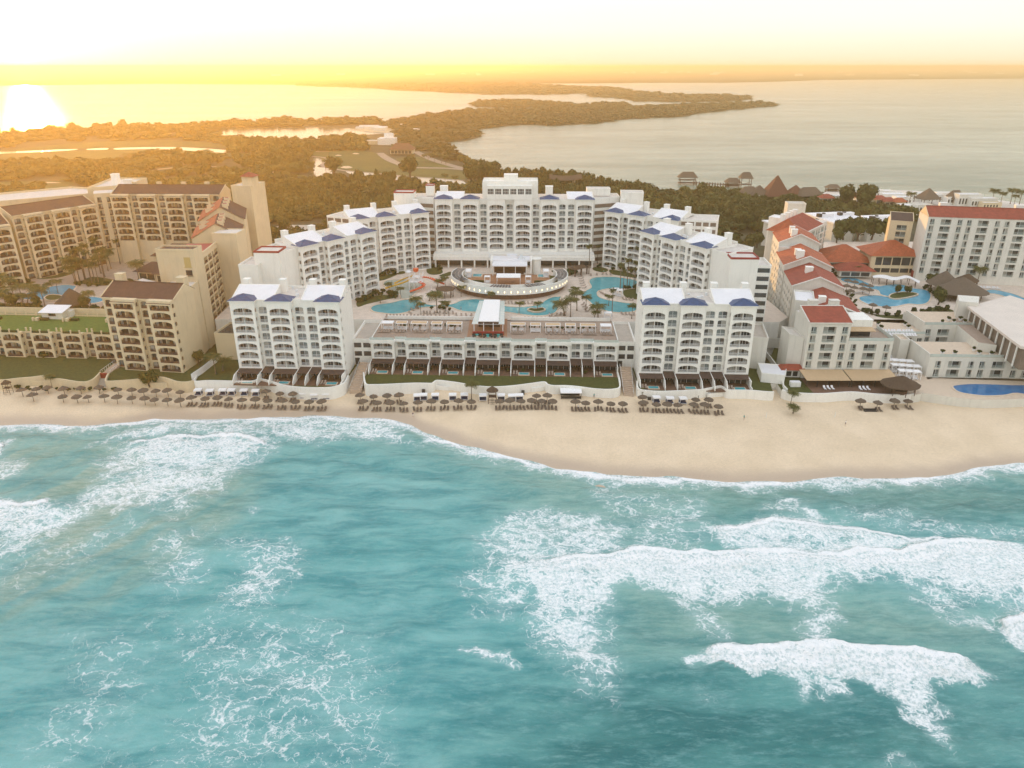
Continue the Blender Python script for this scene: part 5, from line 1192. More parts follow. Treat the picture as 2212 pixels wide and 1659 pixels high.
# right hotel pools
pool('swimming_pool', G(5, [(765, 760), (810, 745), (900, 755), (980, 790), (1060, 815), (1160, 800), (1260, 805), (1330, 830), (1420, 840), (1475, 870), (1470, 920), (1440, 950), (1380, 960), (1300, 955), (1200, 975), (1080, 975), (980, 955), (915, 920), (930, 895), (1040, 885), (1150, 900), (1080, 880), (1060, 850), (980, 830), (880, 800), (800, 785)], 12.02), 12.02, 'poolblue', 'large bright blue lagoon pool of the red-roofed hotel')
isle(5, [(1150, 905), (1170, 880), (1250, 865), (1340, 870), (1372, 885), (1300, 905), (1200, 918)], 12.1, 'rocky planted island in the bright blue lagoon pool')
pool('swimming_pool', G(5, [(1895, 850), (1960, 842), (2060, 860), (2160, 890), (2300, 960), (2300, 1010), (2150, 940), (2010, 885), (1920, 870)], 12.02), 12.02, 'poolblue', 'blue pool behind the long white restaurant roof at the right edge')
pool('plunge_pool', G(5, [(1640, 1600), (1660, 1585), (1760, 1575), (1900, 1575), (2100, 1582), (2350, 1590), (2350, 1680), (2150, 1650), (2050, 1665), (1900, 1670), (1760, 1655), (1680, 1635)], 5.02), 5.02, 'pooldeep', 'deep blue oval pool with lights at the lower right by the beach')
slab_('pool_terrace', G(5, [(1340, 1560), (1500, 1530), (2400, 1560), (2400, 1690), (2200, 1690), (1900, 1700), (1750, 1690), (1650, 1680), (1380, 1640)], 5.0), .5, 5.0, 'poolrim', 'paleplaster')
slab_('pool_terrace', G(5, [(1100, 1340), (1330, 1330), (1450, 1540), (1400, 1650), (1330, 1660), (1110, 1560)], 5.0), .5, 4.9, 'poolrim', 'paleplaster')
for pts in ([(640, 620), (680, 600), (760, 690), (740, 740), (700, 720)], [(1020, 700), (1300, 690), (1300, 715), (1020, 715)], [(900, 990), (960, 1010), (1100, 1060), (1380, 1070), (1640, 1050), (1640, 1000), (1500, 980), (1400, 1010), (1200, 1040), (1000, 1030)], [(1390, 725), (2200, 770), (2200, 800), (1380, 745)], [(960, 680), (1010, 700), (980, 730), (900, 720)]):
    green(5, pts, 12.02)
# ---------------------------------------------------------------- the cream hotel on the left
def brown_roof(root, L, xs, ze, d1, zr, back=6, zb=None, mat='brownroof', y0=-.3, jog=True, name='roof', gable=True, wallm='cream'):
    """tiled roof rising from the stepped eave to a ridge, then falling behind"""
    mb = MB(); zb = ze if zb is None else zb
    sl = (zr - ze) / d1
    if jog:
        for ty, x, w_ in xs:
            y = -2.4 if ty == 'A' else -.35
            mb.q((x - (.0), y, ze + sl * y + .05), (x + w_, y, ze + sl * y + .05), (x + w_, d1, zr), (x, d1, zr), 0)
            mb.box(x, x + w_, y - .12, y, ze + sl * y - .3, ze + sl * y + .1, 1)
            if ty == 'A':
                for sx in (x, x + w_): mb.face([(sx, y, ze + sl * y - .1), (sx, 0, ze - .1), (sx, 0, ze + .05), (sx, y, ze + sl * y + .05)], 1)
    else: mb.q((0, y0, ze), (L, y0, ze), (L, d1, zr), (0, d1, zr), 0)
    mb.q((0, d1, zr), (L, d1, zr), (L, d1 + back, zb), (0, d1 + back, zb), 0)
    if gable:
        for sx in (0.0, L): mb.face([(sx, 0, ze - .2), (sx, d1 + back, zb - .2), (sx, d1, zr - .03)], 1)
        for sx in (-.15, L + .15):
            mb.face([(sx - .15, -.3, ze + .22), (sx + .15, -.3, ze + .22), (sx + .15, d1, zr + .22), (sx - .15, d1, zr + .22)], 1)
            for o_ in (-.15, .15): mb.face([(sx + o_, -.3, ze - .1), (sx + o_, d1, zr - .1), (sx + o_, d1, zr + .22), (sx + o_, -.3, ze + .22)], 1)
    mb.box(0, L, d1 - .15, d1 + .15, zr, zr + .16, 0)
    return mb.build(name, [M[mat], M[wallm]], root)
K = dict(wall='cream', rail='brownrail', brown=True, roofmat='roofgrey')
fa, xs_, L_ = block((-136.6, 236.4), (-111.2, 232.9), 4.4, [4.5 + 3.08 * k for k in range(8)], 29.6, ['N', 'A', 'N', 'A'], 12, label='cream front tower with brown tiled roof and arched balconies above the cream sea wall', fl=3.08, name='hotel_tower', cat='hotel', **K)
brown_roof(fa, L_, xs_, 29.6, 7.5, 33.0); bump_box(fa, .5, 3.2, 7.8, 10.2, 29.7, 35.2, 'cream', 'chimney_box'); bump_box(fa, L_ - 3.2, L_ - .4, 8.2, 11, 29.7, 34.6, 'cream', 'chimney_box')
lo_, xs_, L_ = block((-182 - 36.6, 250.4), (-136.4, 245.4), 4.4, [4.5 + 3.0 * k for k in range(3)], 13.6, ['N', 'A'] * 6 + ['N', 'A', 'N'], 20, label='low cream block of three arched floors under a roof-top lawn', name='terrace_block', cat='hotel wing', parapet=0, **dict(K, roofmat='lawnlight'))
def lowgarden(root, xs, L):
    k = 0
    for ty, x, w_ in xs:
        y = -1.9 if ty == 'A' else .15
        for u in ((.5, w_/2, w_ - .5) if ty == 'A' else (1.0, w_ - 1.0)):
            g = MB(); g.box(x + u - .2, x + u + .2, y - .0, y + .4, 13.61, 14.8, 0); g.box(x + u - .26, x + u + .26, y - .06, y + .46, 14.801, 14.9, 0); g.build('balustrade_post', M['cream'], root)
        if ty == 'A':
            h = MB(); h.box(x + .8, x + w_ - .8, y + .1, y + .7, 13.61, 14.3, 0); h.build('hedge', M['hedge'], root)
    for k in range(int(L / 4)):
        g = MB(); g.box(2 + 4 * k - .18, 2 + 4 * k + .18, 17.2, 17.6, 13.61, 14.7, 0); g.build('balustrade_post', M['cream'], root)
    mb = MB(); mb.box(0, L, 17.35, 17.45, 13.61, 14.2, 0); mb.wall([(0, 19.8), (L, 19.8)], 13.6, 15.9, .4); mb.build('garden_wall', M['cream'], root)
    for u in (L * .30, L * .52, L * .66, L * .86):
        g = MB(); g.box(u - 1.0, u + .1, 11, 12.6, 13.61, 14.7, 0); g.box(u - 2.0, u - 1.4, 10.8, 11.6, 13.61, 14.9, 0); g.build('skylight_box', M['cream'], root)
        h = MB(); h.box(u + .4, u + 3.4, 11.6, 12.8, 13.61, 14.5, 0); h.build('hedge', M['hedge'], root)
lowgarden(lo_, xs_, L_)
def kiosk():
    c = G1(7, 520, 470, 13.6); root = empty('garden_kiosk', (c[0], c[1], 13.62), rad(-3), 'small pale yellow kiosk with white sloping roof on the roof-top lawn', 'kiosk')
    mb = MB(); mb.cell((-4, -2), (1, 0), (0, 1), 8, 0, 2.8, 2.4, 5.4, 1.1, 2.4, 2.4, .3); mb.q((-4, 3, 0), (-4, -2, 0), (-4, -2, 2.8), (-4, 3, 3.6)); mb.q((4, -2, 0), (4, 3, 0), (4, 3, 3.6), (4, -2, 2.8)); mb.q((4, 3, 0), (-4, 3, 0), (-4, 3, 3.6), (4, 3, 3.6)); mb.box(4.01, 5.6, .5, 3, 0, 2.4)
    mb.build('wall', M['paleplaster'], root)
    r_ = MB(); r_.q((-4.7, -2.8, 2.75), (4.6, -2.8, 2.75), (4.6, 3.6, 3.9), (-4.7, 3.6, 3.9)); r_.q((4.6, -2.8, 2.55), (-4.7, -2.8, 2.55), (-4.7, 3.6, 3.7), (4.6, 3.6, 3.7)); r_.q((-4.7, -2.8, 2.55), (4.6, -2.8, 2.55), (4.6, -2.8, 2.75), (-4.7, -2.8, 2.75)); r_.q((4.6, -2.8, 2.55), (4.6, 3.6, 3.7), (4.6, 3.6, 3.9), (4.6, -2.8, 2.75)); r_.build('roof', M['roofwhite'], root)
    g = MB(); g.q((-1.6, -1.6, 1.1), (1.4, -1.6, 1.1), (1.4, -1.6, 2.4), (-1.6, -1.6, 2.4)); g.build('hatch', M['glass'], root)
kiosk()
le, xs_, L_ = block((-214.3, 317.6), (-194.8, 348.0), 13, [13.1 + 3.02 * k for k in range(9)], 41.2, ['N', 'A', 'N', 'A', 'N', 'A'], 13, label='tall cream wing with brown tiled roof angled over the palm court', **K)
brown_roof(le, L_, xs_, 41.2, 8, 44.2)
lf, xs_, L_ = block((-234.0, 290.5), (-213.8, 314.0), 13, [13.1 + 3.02 * k for k in range(8)], 38.6, ['A', 'N', 'A', 'N', 'A'], 13, label='cream wing with brown tiled roof at the far left edge', **K)
brown_roof(lf, L_, xs_, 38.6, 8, 41.8)
ldk, xs_, L_ = block((-187.2, 351.0), (-136.2, 350.0), 13, [23.7 + 3.05 * k for k in range(7)], 45.2, ['A', 'N', 'A', 'N', 'A', 'N', 'A', 'N'], 13, label='long cream wing with brown roof and arched balconies at the back of the palm court', **K)
brown_roof(ldk, L_, xs_, 45.2, 8, 48.4)
for u in (.12, .35, .58, .8): bump_box(ldk, L_ * u, L_ * u + 2, 8.6, 10, 46, 49.3, 'cream', 'chimney_box')
nrw, xs_, L_ = block((-194.6, 349), (-187.4, 352.5), 13, [20 + 3.05 * k for k in range(8)], 45.6, ['S', 'S'], 10, label='narrow cream corner wall with small square windows between the two court wings', **dict(K, rail='brownrail'))
mass('roof_block', 'long pale sloping service roof behind the angled cream wing', [(-232, 335), (-202, 358), (-196, 372), (-222, 380), (-262, 345)], 5, 43.5, 'cream', 'roofgrey')
mass('roof_block', 'pale flat-roofed block behind the narrow cream corner', [(-202, 358), (-187.6, 366), (-189, 392), (-207, 392)], 5, 46.2, 'cream', 'roofgrey')
mass('roof_turret', 'little white turret on the pale roof behind the cream corner', rect((-197, 372), (-194, 372), 3), 46.2, 51, 'white', 'roofwhite', .5)
mass('roof_turret', 'small white box on the pale roof left of the brown ridge', rect((-189.5, 368), (-185.5, 368), 3), 45, 49, 'white', 'roofwhite', .3)
def roundroof():
    c = P(0, 428, 34); root = empty('round_hall', (c[0] - 6, c[1], 5), 0, 'round pale roof at the far left edge beyond the brown roof', 'building')
    mb = MB(); mb.lathe(0, 0, [(17, 0), (17, 27), (18, 27), (18, 28.6), (16.5, 28.6), (16.3, 27.9), (10, 30), (4, 31)], 40); mb.build('drum', M['roofwhite'], root)
roundroof()
# side range running back beside the white hotel
def side_range():
    w1 = mass('lift_block', 'plain cream lift block with dark flat roof and three openings, behind the brown-roofed front tower', rect((-124.4, 254), (-110.8, 253.4), 6.5), 5, 41.0, 'cream', 'awning', .6)
    for z_, h_, m_ in ((37, 3.4, 'curtainyellow'), (33.2, 1.9, 'glass'), (29.5, 1.9, 'glass'), (25.8, 1.9, 'glass')):
        g = MB(); g.q((9.6, -.47, z_ - h_/2), (11.9, -.57, z_ - h_/2), (11.9, -.57, z_ + h_/2), (9.6, -.47, z_ + h_/2)); g.box(9.4, 12.1, -.85, -.6, z_ - h_/2 - .25, z_ - h_/2 - .05); g.build('window', M[m_], w1)
    rt, xs_, L_ = block((-111.0, 254.6), (-113.4, 281.0), 4.4, [6.2 + 3.05 * k for k in range(10)], 37.6, ['W', 'S', 'W', 'W', 'S', 'W'], 11, label='cream side range whose windows face the white hotel across the service yard', **dict(K, roofmat='redpaint'))
    mb = MB(); mb.wall([(.2, .25), (L_ - .2, .25)], 37.6, 38.3, .4); mb.wall([(.25, .2), (.25, 10.8)], 37.6, 38.3, .4); mb.build('parapet', M['cream'], rt)
    mass('link_block', 'cream link between the brown-roofed front tower and the lift block', [(-121, 247), (-110.4, 246), (-111.0, 253.2), (-121, 253.9)], 5, 30.0, 'cream', 'roofgrey', .5)
    t = mass('stair_tower', 'plain tall cream tower behind the side range, next to the brown slopes', rect((-115.2, 281.8), (-105.6, 281.2), 9), 5, 41.0, 'cream', 'roofgrey', .3)
    # stepped tiled roofs climbing back
    for i, (x0, y0, x1, y1, d, ze, zr, lb_) in enumerate(((-107.5, 291, -114.2, 313, 18, 38.5, 43.6, 'lower of two big tiled roofs stepping back behind the cream tower'), (-113.6, 314.2, -121.5, 340, 18, 40.6, 46.0, 'upper of two big tiled roofs stepping back toward the back wing'))):
        ang = math.atan2(y1 - y0, x1 - x0); Lr_ = math.hypot(x1 - x0, y1 - y0); root = empty('tiled_wing', (x0, y0, 0), ang, lb_, 'hotel wing')
        mb = MB(); mb.box(0, Lr_, 0, d, 5, ze - .25, 0); mb.face([(0, 0, ze - .25), (0, d * .5, zr - .2), (0, d, ze - .25)]); mb.face([(Lr_, 0, ze - .25), (Lr_, d, ze - .25), (Lr_, d * .5, zr - .2)]); mb.build('wall', M['cream'], root)
        r_ = MB(); r_.q((-.4, -.5, ze - .2), (Lr_ + .4, -.5, ze - .2), (Lr_ + .4, d/2, zr), (-.4, d/2, zr), 0); r_.q((-.4, d/2, zr), (Lr_ + .4, d/2, zr), (Lr_ + .4, d + .5, ze - .2), (-.4, d + .5, ze - .2), 1)
        r_.build('roof', [M['brownroof'], M['orangeroof']], root)  # orange on the left slope paints its sunlight into the tile colour
        for k in range(3):
            g = MB(); u = Lr_ * (k + .6) / 3.4; g.box(u - 1.1, u + 1.1, d/2 - 3.0, d/2 - .8, ze, zr + .5, 0); g.box(u - .7, u + .7, d/2 - 2.7, d/2 - 1.1, zr + .501, zr + .6, 1); g.build('skylight', [M['cream'], M['redpaint']], root)
        for k in range(2):
            g = MB(); u = Lr_ * (k + .8) / 2.8; g.box(u - .15, u + .15, d * .68, d * .86, zr - (zr - ze) * .62, zr - (zr - ze) * .30, 0); g.build('roof_fin', M['cream'], root)
        for k in range(3):
            g = MB(); g.box(-.06, -.01, 4.2, 5.6, ze - 5 - 4 * k, ze - 3 - 4 * k, 0); g.build('window', M['glass'], root)
    tw = mass('stair_tower', 'tall cream stair tower with small tiled top, nearest the woodland', [(-129.0, 346), (-119.2, 343.5), (-117.2, 358), (-126, 361)], 5, 49.5, 'cream', 'roofgrey', .4)
    mb = MB(); mb.prism([(4.5, 2.5), (10, .5), (11, 6), (5.5, 7.5)], 49.5, 53.5, 0); mb.build('turret', M['cream'], tw)
    mb = MB(); c = (7.7, 4, 55.4); q = [(3.8, 1.8, 53.5), (10.7, -.4, 53.5), (11.8, 6.6, 53.5), (4.8, 8.4, 53.5)]
    for i in range(4): mb.face([q[i], q[(i + 1) % 4], c])
    mb.build('turret_roof', M['redroof'], tw)
    mass('annex', 'low cream annex in the service yard between the two hotels', rect((-104.5, 244), (-96.5, 243), 12), 3, 13.5, 'cream', 'glass', .7)
side_range()
def hip(name, label, cx, cy, z, lx, ly, h, ang, mat='brownroof', wall='cream', wh=4.0, ridge=.35, base=0.0, walls=True, cat='building', posts=False):
    root = empty(name, (cx, cy, base), ang, label, cat); a, b = lx/2, ly/2; z = z - base
    mb = MB(); r_ = a * ridge
    mb.q((-a, -b, z), (a, -b, z), (r_, 0, z + h), (-r_, 0, z + h)); mb.q((a, b, z), (-a, b, z), (-r_, 0, z + h), (r_, 0, z + h)); mb.face([(a, -b, z), (a, b, z), (r_, 0, z + h)]); mb.face([(-a, b, z), (-a, -b, z), (-r_, 0, z + h)])
    mb.q((-a, b, z - .02), (a, b, z - .02), (a, -b, z - .02), (-a, -b, z - .02))
    mb.build('roof', M[mat], root)
    if walls:
        w_ = MB(); w_.box(-a + 1.6, a - 1.6, -b + 1.6, b - 1.6, z - wh, z - .03, 0); w_.build('wall', M[wall], root)
        for k in range(max(2, int(lx / 5))):
            n_ = max(2, int(lx / 5)); u0 = -a + 2.2 + (lx - 4.4) * k / n_; g = MB(); g.q((u0 + .2, -b + 1.55, z - wh + .4), (u0 + (lx - 4.4) / n_ - .3, -b + 1.55, z - wh + .4), (u0 + (lx - 4.4) / n_ - .3, -b + 1.55, z - .9), (u0 + .2, -b + 1.55, z - .9)); g.build('window', M['glass'], root)
    if posts:
        for sx in (-1, 0, 1):
            for sy in (-1, 1): g = MB(); g.box(sx * (a - .8) - .2, sx * (a - .8) + .2, sy * (b - .8) - .2, sy * (b - .8) + .2, 0, z, 0); g.build('post', M['wood'], root)
    return root
hip('restaurant', 'wide dark brown hipped restaurant roof in the palm court', -141, 316, 18.2, 26, 20, 4.0, rad(-8), ridge=.4, base=13)
hip('restaurant', 'brown hipped roof behind the restaurant, below the back wing', -146, 338, 20.5, 38, 16, 4.2, rad(-3), ridge=.6, base=13)
hip('restaurant', 'small brown hipped roof with white dormer left of the restaurant', -158, 322, 17.0, 16, 14, 3.2, rad(-12), ridge=.3, base=13)
mass('terrace_wall', 'long pale angled canopy edge in front of the brown restaurant', [(-160, 306), (-150, 299), (-128, 304), (-128, 306.5), (-149, 302), (-159, 309)], 13, 16.2, 'cream', 'roofgrey', 0)

# ---------------------------------------------------------------- the red-roofed hotel on the right
KR = dict(wall='paleplaster', rail='glasspanel', sidewin=False)
ra, xs_, L_ = block((96.4, 226.4), (109.9, 226.2), 4.4, [8.0 + 3.0 * k for k in range(5)], 23.9, ['S', 'W', 'S', 'S'][:3], 13, label='white front block under a single dark red roof slope, right of the blue-capped tower', name='hotel_block', cat='hotel', **KR)
shed(ra, -.3, L_ + .3, -.4, 9.5, 23.9, 26.6, 'redroof', 'paleplaster'); bump_box(ra, 3, 6, 10.5, 12.5, 23.95, 28, 'paleplaster', 'chimney_box'); bump_box(ra, 10, 13, 10.5, 12.5, 23.95, 28, 'paleplaster', 'chimney_box')
ra2, xs_, L_ = block((110.0, 226.3), (124.6, 226.0), 4.4, [8.0, 11.0, 14.0], 17.6, ['S', 'W', 'S', 'P'][:3], 13, label='lower white block with roof bar, joined to the red-roofed front block', name='hotel_block', cat='hotel', **dict(KR, roofmat='terrace'))
bump_box(ra2, .2, 8.8, 4.5, 12.8, 17.61, 23.2, 'white', 'roof_pavilion', rim=True)
mb = MB(); mb.q((.3, 1.0, 20.6), (8.8, 1.0, 20.6), (8.8, 4.4, 21.0), (.3, 4.4, 21.0)); mb.q((8.8, 1.0, 20.45), (.3, 1.0, 20.45), (.3, 4.4, 20.85), (8.8, 4.4, 20.85)); mb.build('canopy', M['tancanvas'], ra2)
mb = MB(); mb.q((.5, 4.42, 17.7), (8.6, 4.42, 17.7), (8.6, 4.42, 20.3), (.5, 4.42, 20.3)); mb.build('bar_front', M['glass'], ra2)
mb = MB(); mb.box(.1, L_, .05, .12, 17.62, 18.7); mb.box(L_ - .12, L_ - .05, .1, 12.9, 17.62, 18.7); mb.build('glass_balustrade', M['glasspanel'], ra2)
mass('hotel_end', 'plain white windowless end of the red-roofed front block', [(92.8, 232.0), (96.3, 228.6), (96.3, 238.5), (92.9, 240.5)], 4.3, 17.5, 'paleplaster', 'roofgrey', .5)
for x0, x1, lb_ in ((95.2, 109.4, 'left pale slatted canopy over the villa patios at the foot of the red-roofed block'), (109.8, 125.2, 'right pale slatted canopy over the villa patios at the foot of the red-roofed block')):
    root = empty('pergola', (x0, 218.6, 4.4), 0, lb_, 'pergola'); mb = MB()
    mb.q((0, 0, 2.5), (x1 - x0, 0, 2.5), (x1 - x0, 7.4, 3.3), (0, 7.4, 3.3)); mb.q((x1 - x0, 0, 2.35), (0, 0, 2.35), (0, 7.4, 3.15), (x1 - x0, 7.4, 3.15)); mb.q((0, 0, 2.35), (x1 - x0, 0, 2.35), (x1 - x0, 0, 2.5), (0, 0, 2.5)); mb.build('slatted_roof', M['tancanvas'], root)
    for k in range(5): g = MB(); u = .2 + (x1 - x0 - .4) * k / 4; g.box(u - .1, u + .1, .1, .3, 0, 2.4); g.build('post', M['black'], root)
slab_('patio', [(96, 214.0), (126, 213.2), (126, 226), (96, 226)], 4.0, 4.46, 'patio', 'patio')
# side range with stepped red gables
def gable(name, label, x, y, lx, ly, z0, ze, zr, ang, mat, wall='paleplaster', rows=(), cols=3, over=.5, twist=0):
    """ridge runs along local Y; windows on the local -X face"""
    root = empty(name, (x, y, 0), ang, label, 'hotel wing')
    mb = MB()
    if rows:
        n = cols; pw = ly / n
        zs = list(rows) + [ze]
        for k in range(n):
            if rows[0] > z0: mb.q((0, ly - k * pw, z0), (0, ly - (k + 1) * pw, z0), (0, ly - (k + 1) * pw, rows[0]), (0, ly - k * pw, rows[0]))
            for a, b in zip(zs, zs[1:]): mb.cell((0, ly - k * pw), (0, -1), (1, 0), pw, a, b, pw/2 - .95, pw/2 + .95, a + .7, a + 2.35, a + 2.35, .7)
    else: mb.q((0, ly, z0), (0, 0, z0), (0, 0, ze), (0, ly, ze))
    mb.q((lx, 0, z0), (lx, ly, z0), (lx, ly, ze), (lx, 0, ze)); mb.face([(0, 0, z0), (lx, 0, z0), (lx, 0, ze), (lx/2, 0, zr), (0, 0, ze)]); mb.face([(lx, ly, z0), (0, ly, z0), (0, ly, ze), (lx/2, ly, zr), (lx, ly, ze)])
    mb.build('wall', M[wall], root)
    s = (zr - ze) / (lx/2)
    r_ = MB(); o = over
    r_.q((-o, -o, ze - s * o + .12), (lx/2, -o, zr + .12), (lx/2, ly + o, zr + .12), (-o, ly + o, ze - s * o + .12)); r_.q((lx/2, -o, zr + .12), (lx + o, -o, ze - s * o + .12), (lx + o, ly + o, ze - s * o + .12), (lx/2, ly + o, zr + .12))
    r_.build('roof', M[mat], root)
    v = MB()
    for yy in (-o - .2, ly + o):
        for (xa, za), (xb, zb_) in (((-o, ze - s * o), (lx/2, zr)), ((lx/2, zr), (lx + o, ze - s * o))):
            v.q((xa, yy, za - .2), (xb, yy, zb_ - .2), (xb, yy, zb_ + .2), (xa, yy, za + .2)); v.q((xa, yy, za + .2), (xb, yy, zb_ + .2), (xb, yy + .2, zb_ + .2), (xa, yy + .2, za + .2))
    v.build('verge', M['white'], root)
    if rows:
        for k in range(n):
            for a in rows: g = MB(); yc = ly - (k + .5) * pw; g.q((.68, yc + .95, a + .7), (.68, yc - .95, a + .7), (.68, yc - .95, a + 2.35), (.68, yc + .95, a + 2.35)); g.build('window', M['glass'], root)
    return root
g1 = gable('gabled_wing', 'nearest red gable of the stepped side range, behind the red front block', 100.6, 243.0, 18.5, 20, 4.3, 22.5, 26.0, rad(-11), 'redroof', rows=[5.5 + 3 * k for k in range(6)][:5], cols=5)
bump_box(g1, 5, 7.2, 2.5, 4.7, 23.2, 27, 'white', 'chimney_box')
g1b = mass('stair_tower', 'white flat-topped block between the first two red gables', [(98.6, 246.5), (104.5, 244.5), (109, 258), (102.6, 259.5)], 4.3, 24.8, 'paleplaster', 'roofwhite', .6)
g2 = gable('gabled_wing', 'second red gable of the stepped side range, with a big chimney', 103.2, 262.5, 17.5, 21, 4.3, 26.2, 29.8, rad(-11), 'redroof', rows=[5.5 + 3 * k for k in range(7)][:6], cols=5)
bump_box(g2, 5.4, 8.0, 9, 11.2, 26.6, 30.8, 'white', 'chimney_box')
g3 = gable('gabled_wing', 'third, orange gable of the stepped side range, with two white chimneys', 106.9, 283.5, 17.5, 22, 4.3, 28.6, 32.4, rad(-11), 'orangeroof', rows=[5.5 + 3 * k for k in range(8)][:7], cols=5)
bump_box(g3, 4.4, 7.0, 1.2, 3.8, 27.8, 33.8, 'white', 'chimney_box'); bump_box(g3, 4.6, 6.8, 7.4, 9.6, 29.6, 33.0, 'white', 'chimney_box')
bx_ = mass('roof_block', 'white flat roof step between the third and fourth gables', [(111.0, 304), (122, 300), (125, 308), (113.6, 312)], 4.3, 30.2, 'paleplaster', 'roofwhite', .8)
g4 = gable('gabled_wing', 'fourth, orange gable of the stepped side range, with two white chimneys', 112.6, 308.0, 16, 20, 4.3, 32.2, 35.8, rad(-11), 'orangeroof', rows=[5.5 + 3 * k for k in range(9)][:8], cols=4)
bump_box(g4, 4.4, 6.8, 1.0, 3.2, 32.6, 37.2, 'white', 'chimney_box'); bump_box(g4, 4.6, 6.6, 7, 9, 33.4, 37.2, 'white', 'chimney_box')
mass('lift_tower', 'slim sunlit white lift tower at the back left of the red gables', [(119.5, 345), (124.5, 340), (129.2, 345), (124, 351)], 4.3, 35.5, 'white', 'roofwhite', .3)
g5, xs_, L_ = block((126.0, 322.0), (150.5, 353.0), 12, [13 + 3.0 * k for k in range(6)], 32.4, ['S', 'W', 'S', 'S', 'W', 'S', 'S', 'W', 'S'], 14, label='white balconied wing with big dark red hipped roof at the back of the gables', **KR)
def bigroof():
    mb = MB(); z, zr = 32.5, 38.0; a, b, c, d = (-1, -1, z), (30, -1, z), (30, 15, z), (-1, 15, z); e, f = (4, 7, zr), (22, 7, zr)
    mb.q(a, b, f, e, 0); mb.face([b, c, f], 0); mb.q(c, d, e, f, 1); mb.face([d, a, e], 1); mb.box(-1, 30, -1.2, -1.01, z - .3, z + .1, 2); mb.build('roof', [M['redroof'], M['orangeroof'], M['white']], g5)
    for u in (3, 8, 13, 18): bump_box(g5, u, u + 2, 8.5, 10.5, zr - 3, zr + 1.4, 'white', 'chimney_box')
bigroof()
mass('stair_tower', 'tall pale square tower above the angular white roofs', rect((138.2, 374), (147.0, 373.2), 6), 5, 36.6, 'paleplaster', 'roofgrey', .5)
# long block with dark red roof, and its side wing
rc, xs_, L_ = block((180.0, 320.5), (223.0, 311.6), 12, [15.5 + 3.07 * k for k in range(8)], 40.4, ['S', 'W', 'S', 'S', 'W', 'S', 'S', 'W', 'S'], 13, label='big eight-storey white block with long dark red roof, by the right edge', name='hotel_block', cat='hotel', **KR)
brown_roof(rc, L_, xs_, 40.4, 7.0, 43.9, mat='redroof', jog=False, wallm='cream'); bump_box(rc, 6, 9, 8, 10, 41, 45, 'white', 'chimney_box'); bump_box(rc, 36, 40, 8, 10, 41, 45, 'white', 'chimney_box')
rc2, xs_, L_ = block((172.3, 337.0), (181.0, 333.5), 12, [16 + 3.07 * k for k in range(6)], 35.6, [('P', 1.6), 'W', ('P', 1)], 12, label='sunlit cream side wing with open balconies and dark roof', **dict(KR, wall='cream'))
shed(rc2, 0, L_, 0, 8, 35.6, 38.2, 'awning', 'cream')
rc3, xs_, L_ = block((223.6, 313.5), (246, 308.0), 12, [15.5 + 3.07 * k for k in range(8)], 39.4, ['W', 'S', 'S', 'W', 'S'], 13, label='white end block beyond the long red-roofed block, cut by the right edge', name='hotel_block', cat='hotel', **KR)
# lobby
lob = hip('lobby', 'lobby pavilion with large red-brown hipped roof and two glazed floors', 174.5, 335.5, 21.6, 25, 19, 5.4, rad(-4), 'orangeroof', 'cream', 8.2, .08, 12)
mb = MB(); mb.box(-11.4, 11.4, -8.6, -7.5, 3.9, 5.2); mb.box(-11.6, -9.6, -8.7, -7.4, .2, 9.4); mb.box(9.6, 11.6, -8.7, -7.4, .2, 9.4); mb.box(-11.4, 11.4, -8.4, -7.5, .1, 1.6); mb.build('facade_band', M['cream'], lob)
hip('lobby_wing', 'wide red-brown hipped roof left of the lobby pavilion', 155.5, 342, 17.6, 24, 22, 6.0, rad(-6), 'orangeroof', 'paleplaster', 4.5, .08, 12)
hip('pool_bar', 'low red hipped pool bar in front of the lobby roofs', 155.0, 328, 15.8, 17, 12, 2.8, rad(-6), 'redroof', 'paleplaster', 3.0, .2, 12)
mass('covered_walk', 'dark red covered walk leading down from the lobby', [(183, 334), (187, 331), (185, 322), (180.4, 324)], 12, 15.4, 'redpaint', 'redroof', 0)
# low stone-coloured terrace blocks
re1, xs_, L_ = block((126.4, 248.6), (147.8, 248.4), 4.6, [5.0, 8.2], 12.0, ['S', 'S', 'W', 'S', 'S'], 17, label='pale stone terrace block with rows of white sunbeds on its roof', name='terrace_block', cat='hotel wing', **dict(KR, roofmat='poolrim'))
re1b, xs_, L_ = block((147.9, 250.6), (173.0, 250.0), 4.6, [7.6, 10.8], 14.8, ['S', 'W', 'S', 'S', 'W'], 16, label='pale stone terrace block with potted plants on its roof, in front of the white restaurant', name='terrace_block', cat='hotel wing', **dict(KR, roofmat='poolrim'))
re2, xs_, L_ = block((137.8, 226.2), (182, 224.6), 4.8, [5.0, 8.2], 12.0, ['P', 'S', 'W', 'S', 'S', 'W', 'S', 'S', 'W', 'S'], 15, label='pale stone terrace block directly behind the deep blue oval pool', name='terrace_block', cat='hotel wing', **dict(KR, roofmat='poolrim'))
for r_, L2_ in ((re1, 21.4), (re1b, 25), (re2, 44)):
    z_ = {re1: 12.0, re1b: 14.8, re2: 12.0}[r_]; mb = MB(); mb.box(.05, L2_, .3, .36, z_, z_ + 1.0); mb.build('glass_balustrade', M['glasspanel'], r_)
    mb = MB(); mb.wall([(.2, .3), (.2, 14.6)], z_ - .1, z_ + .9, .35); mb.build('parapet', M['paleplaster'], r_)
mass('side_stair', 'pale stone stair block at the left end of the terrace block behind the oval pool', rect((134.6, 240), (137.7, 239.8), 6), 4.6, 12.6, 'paleplaster', 'poolrim', .6)
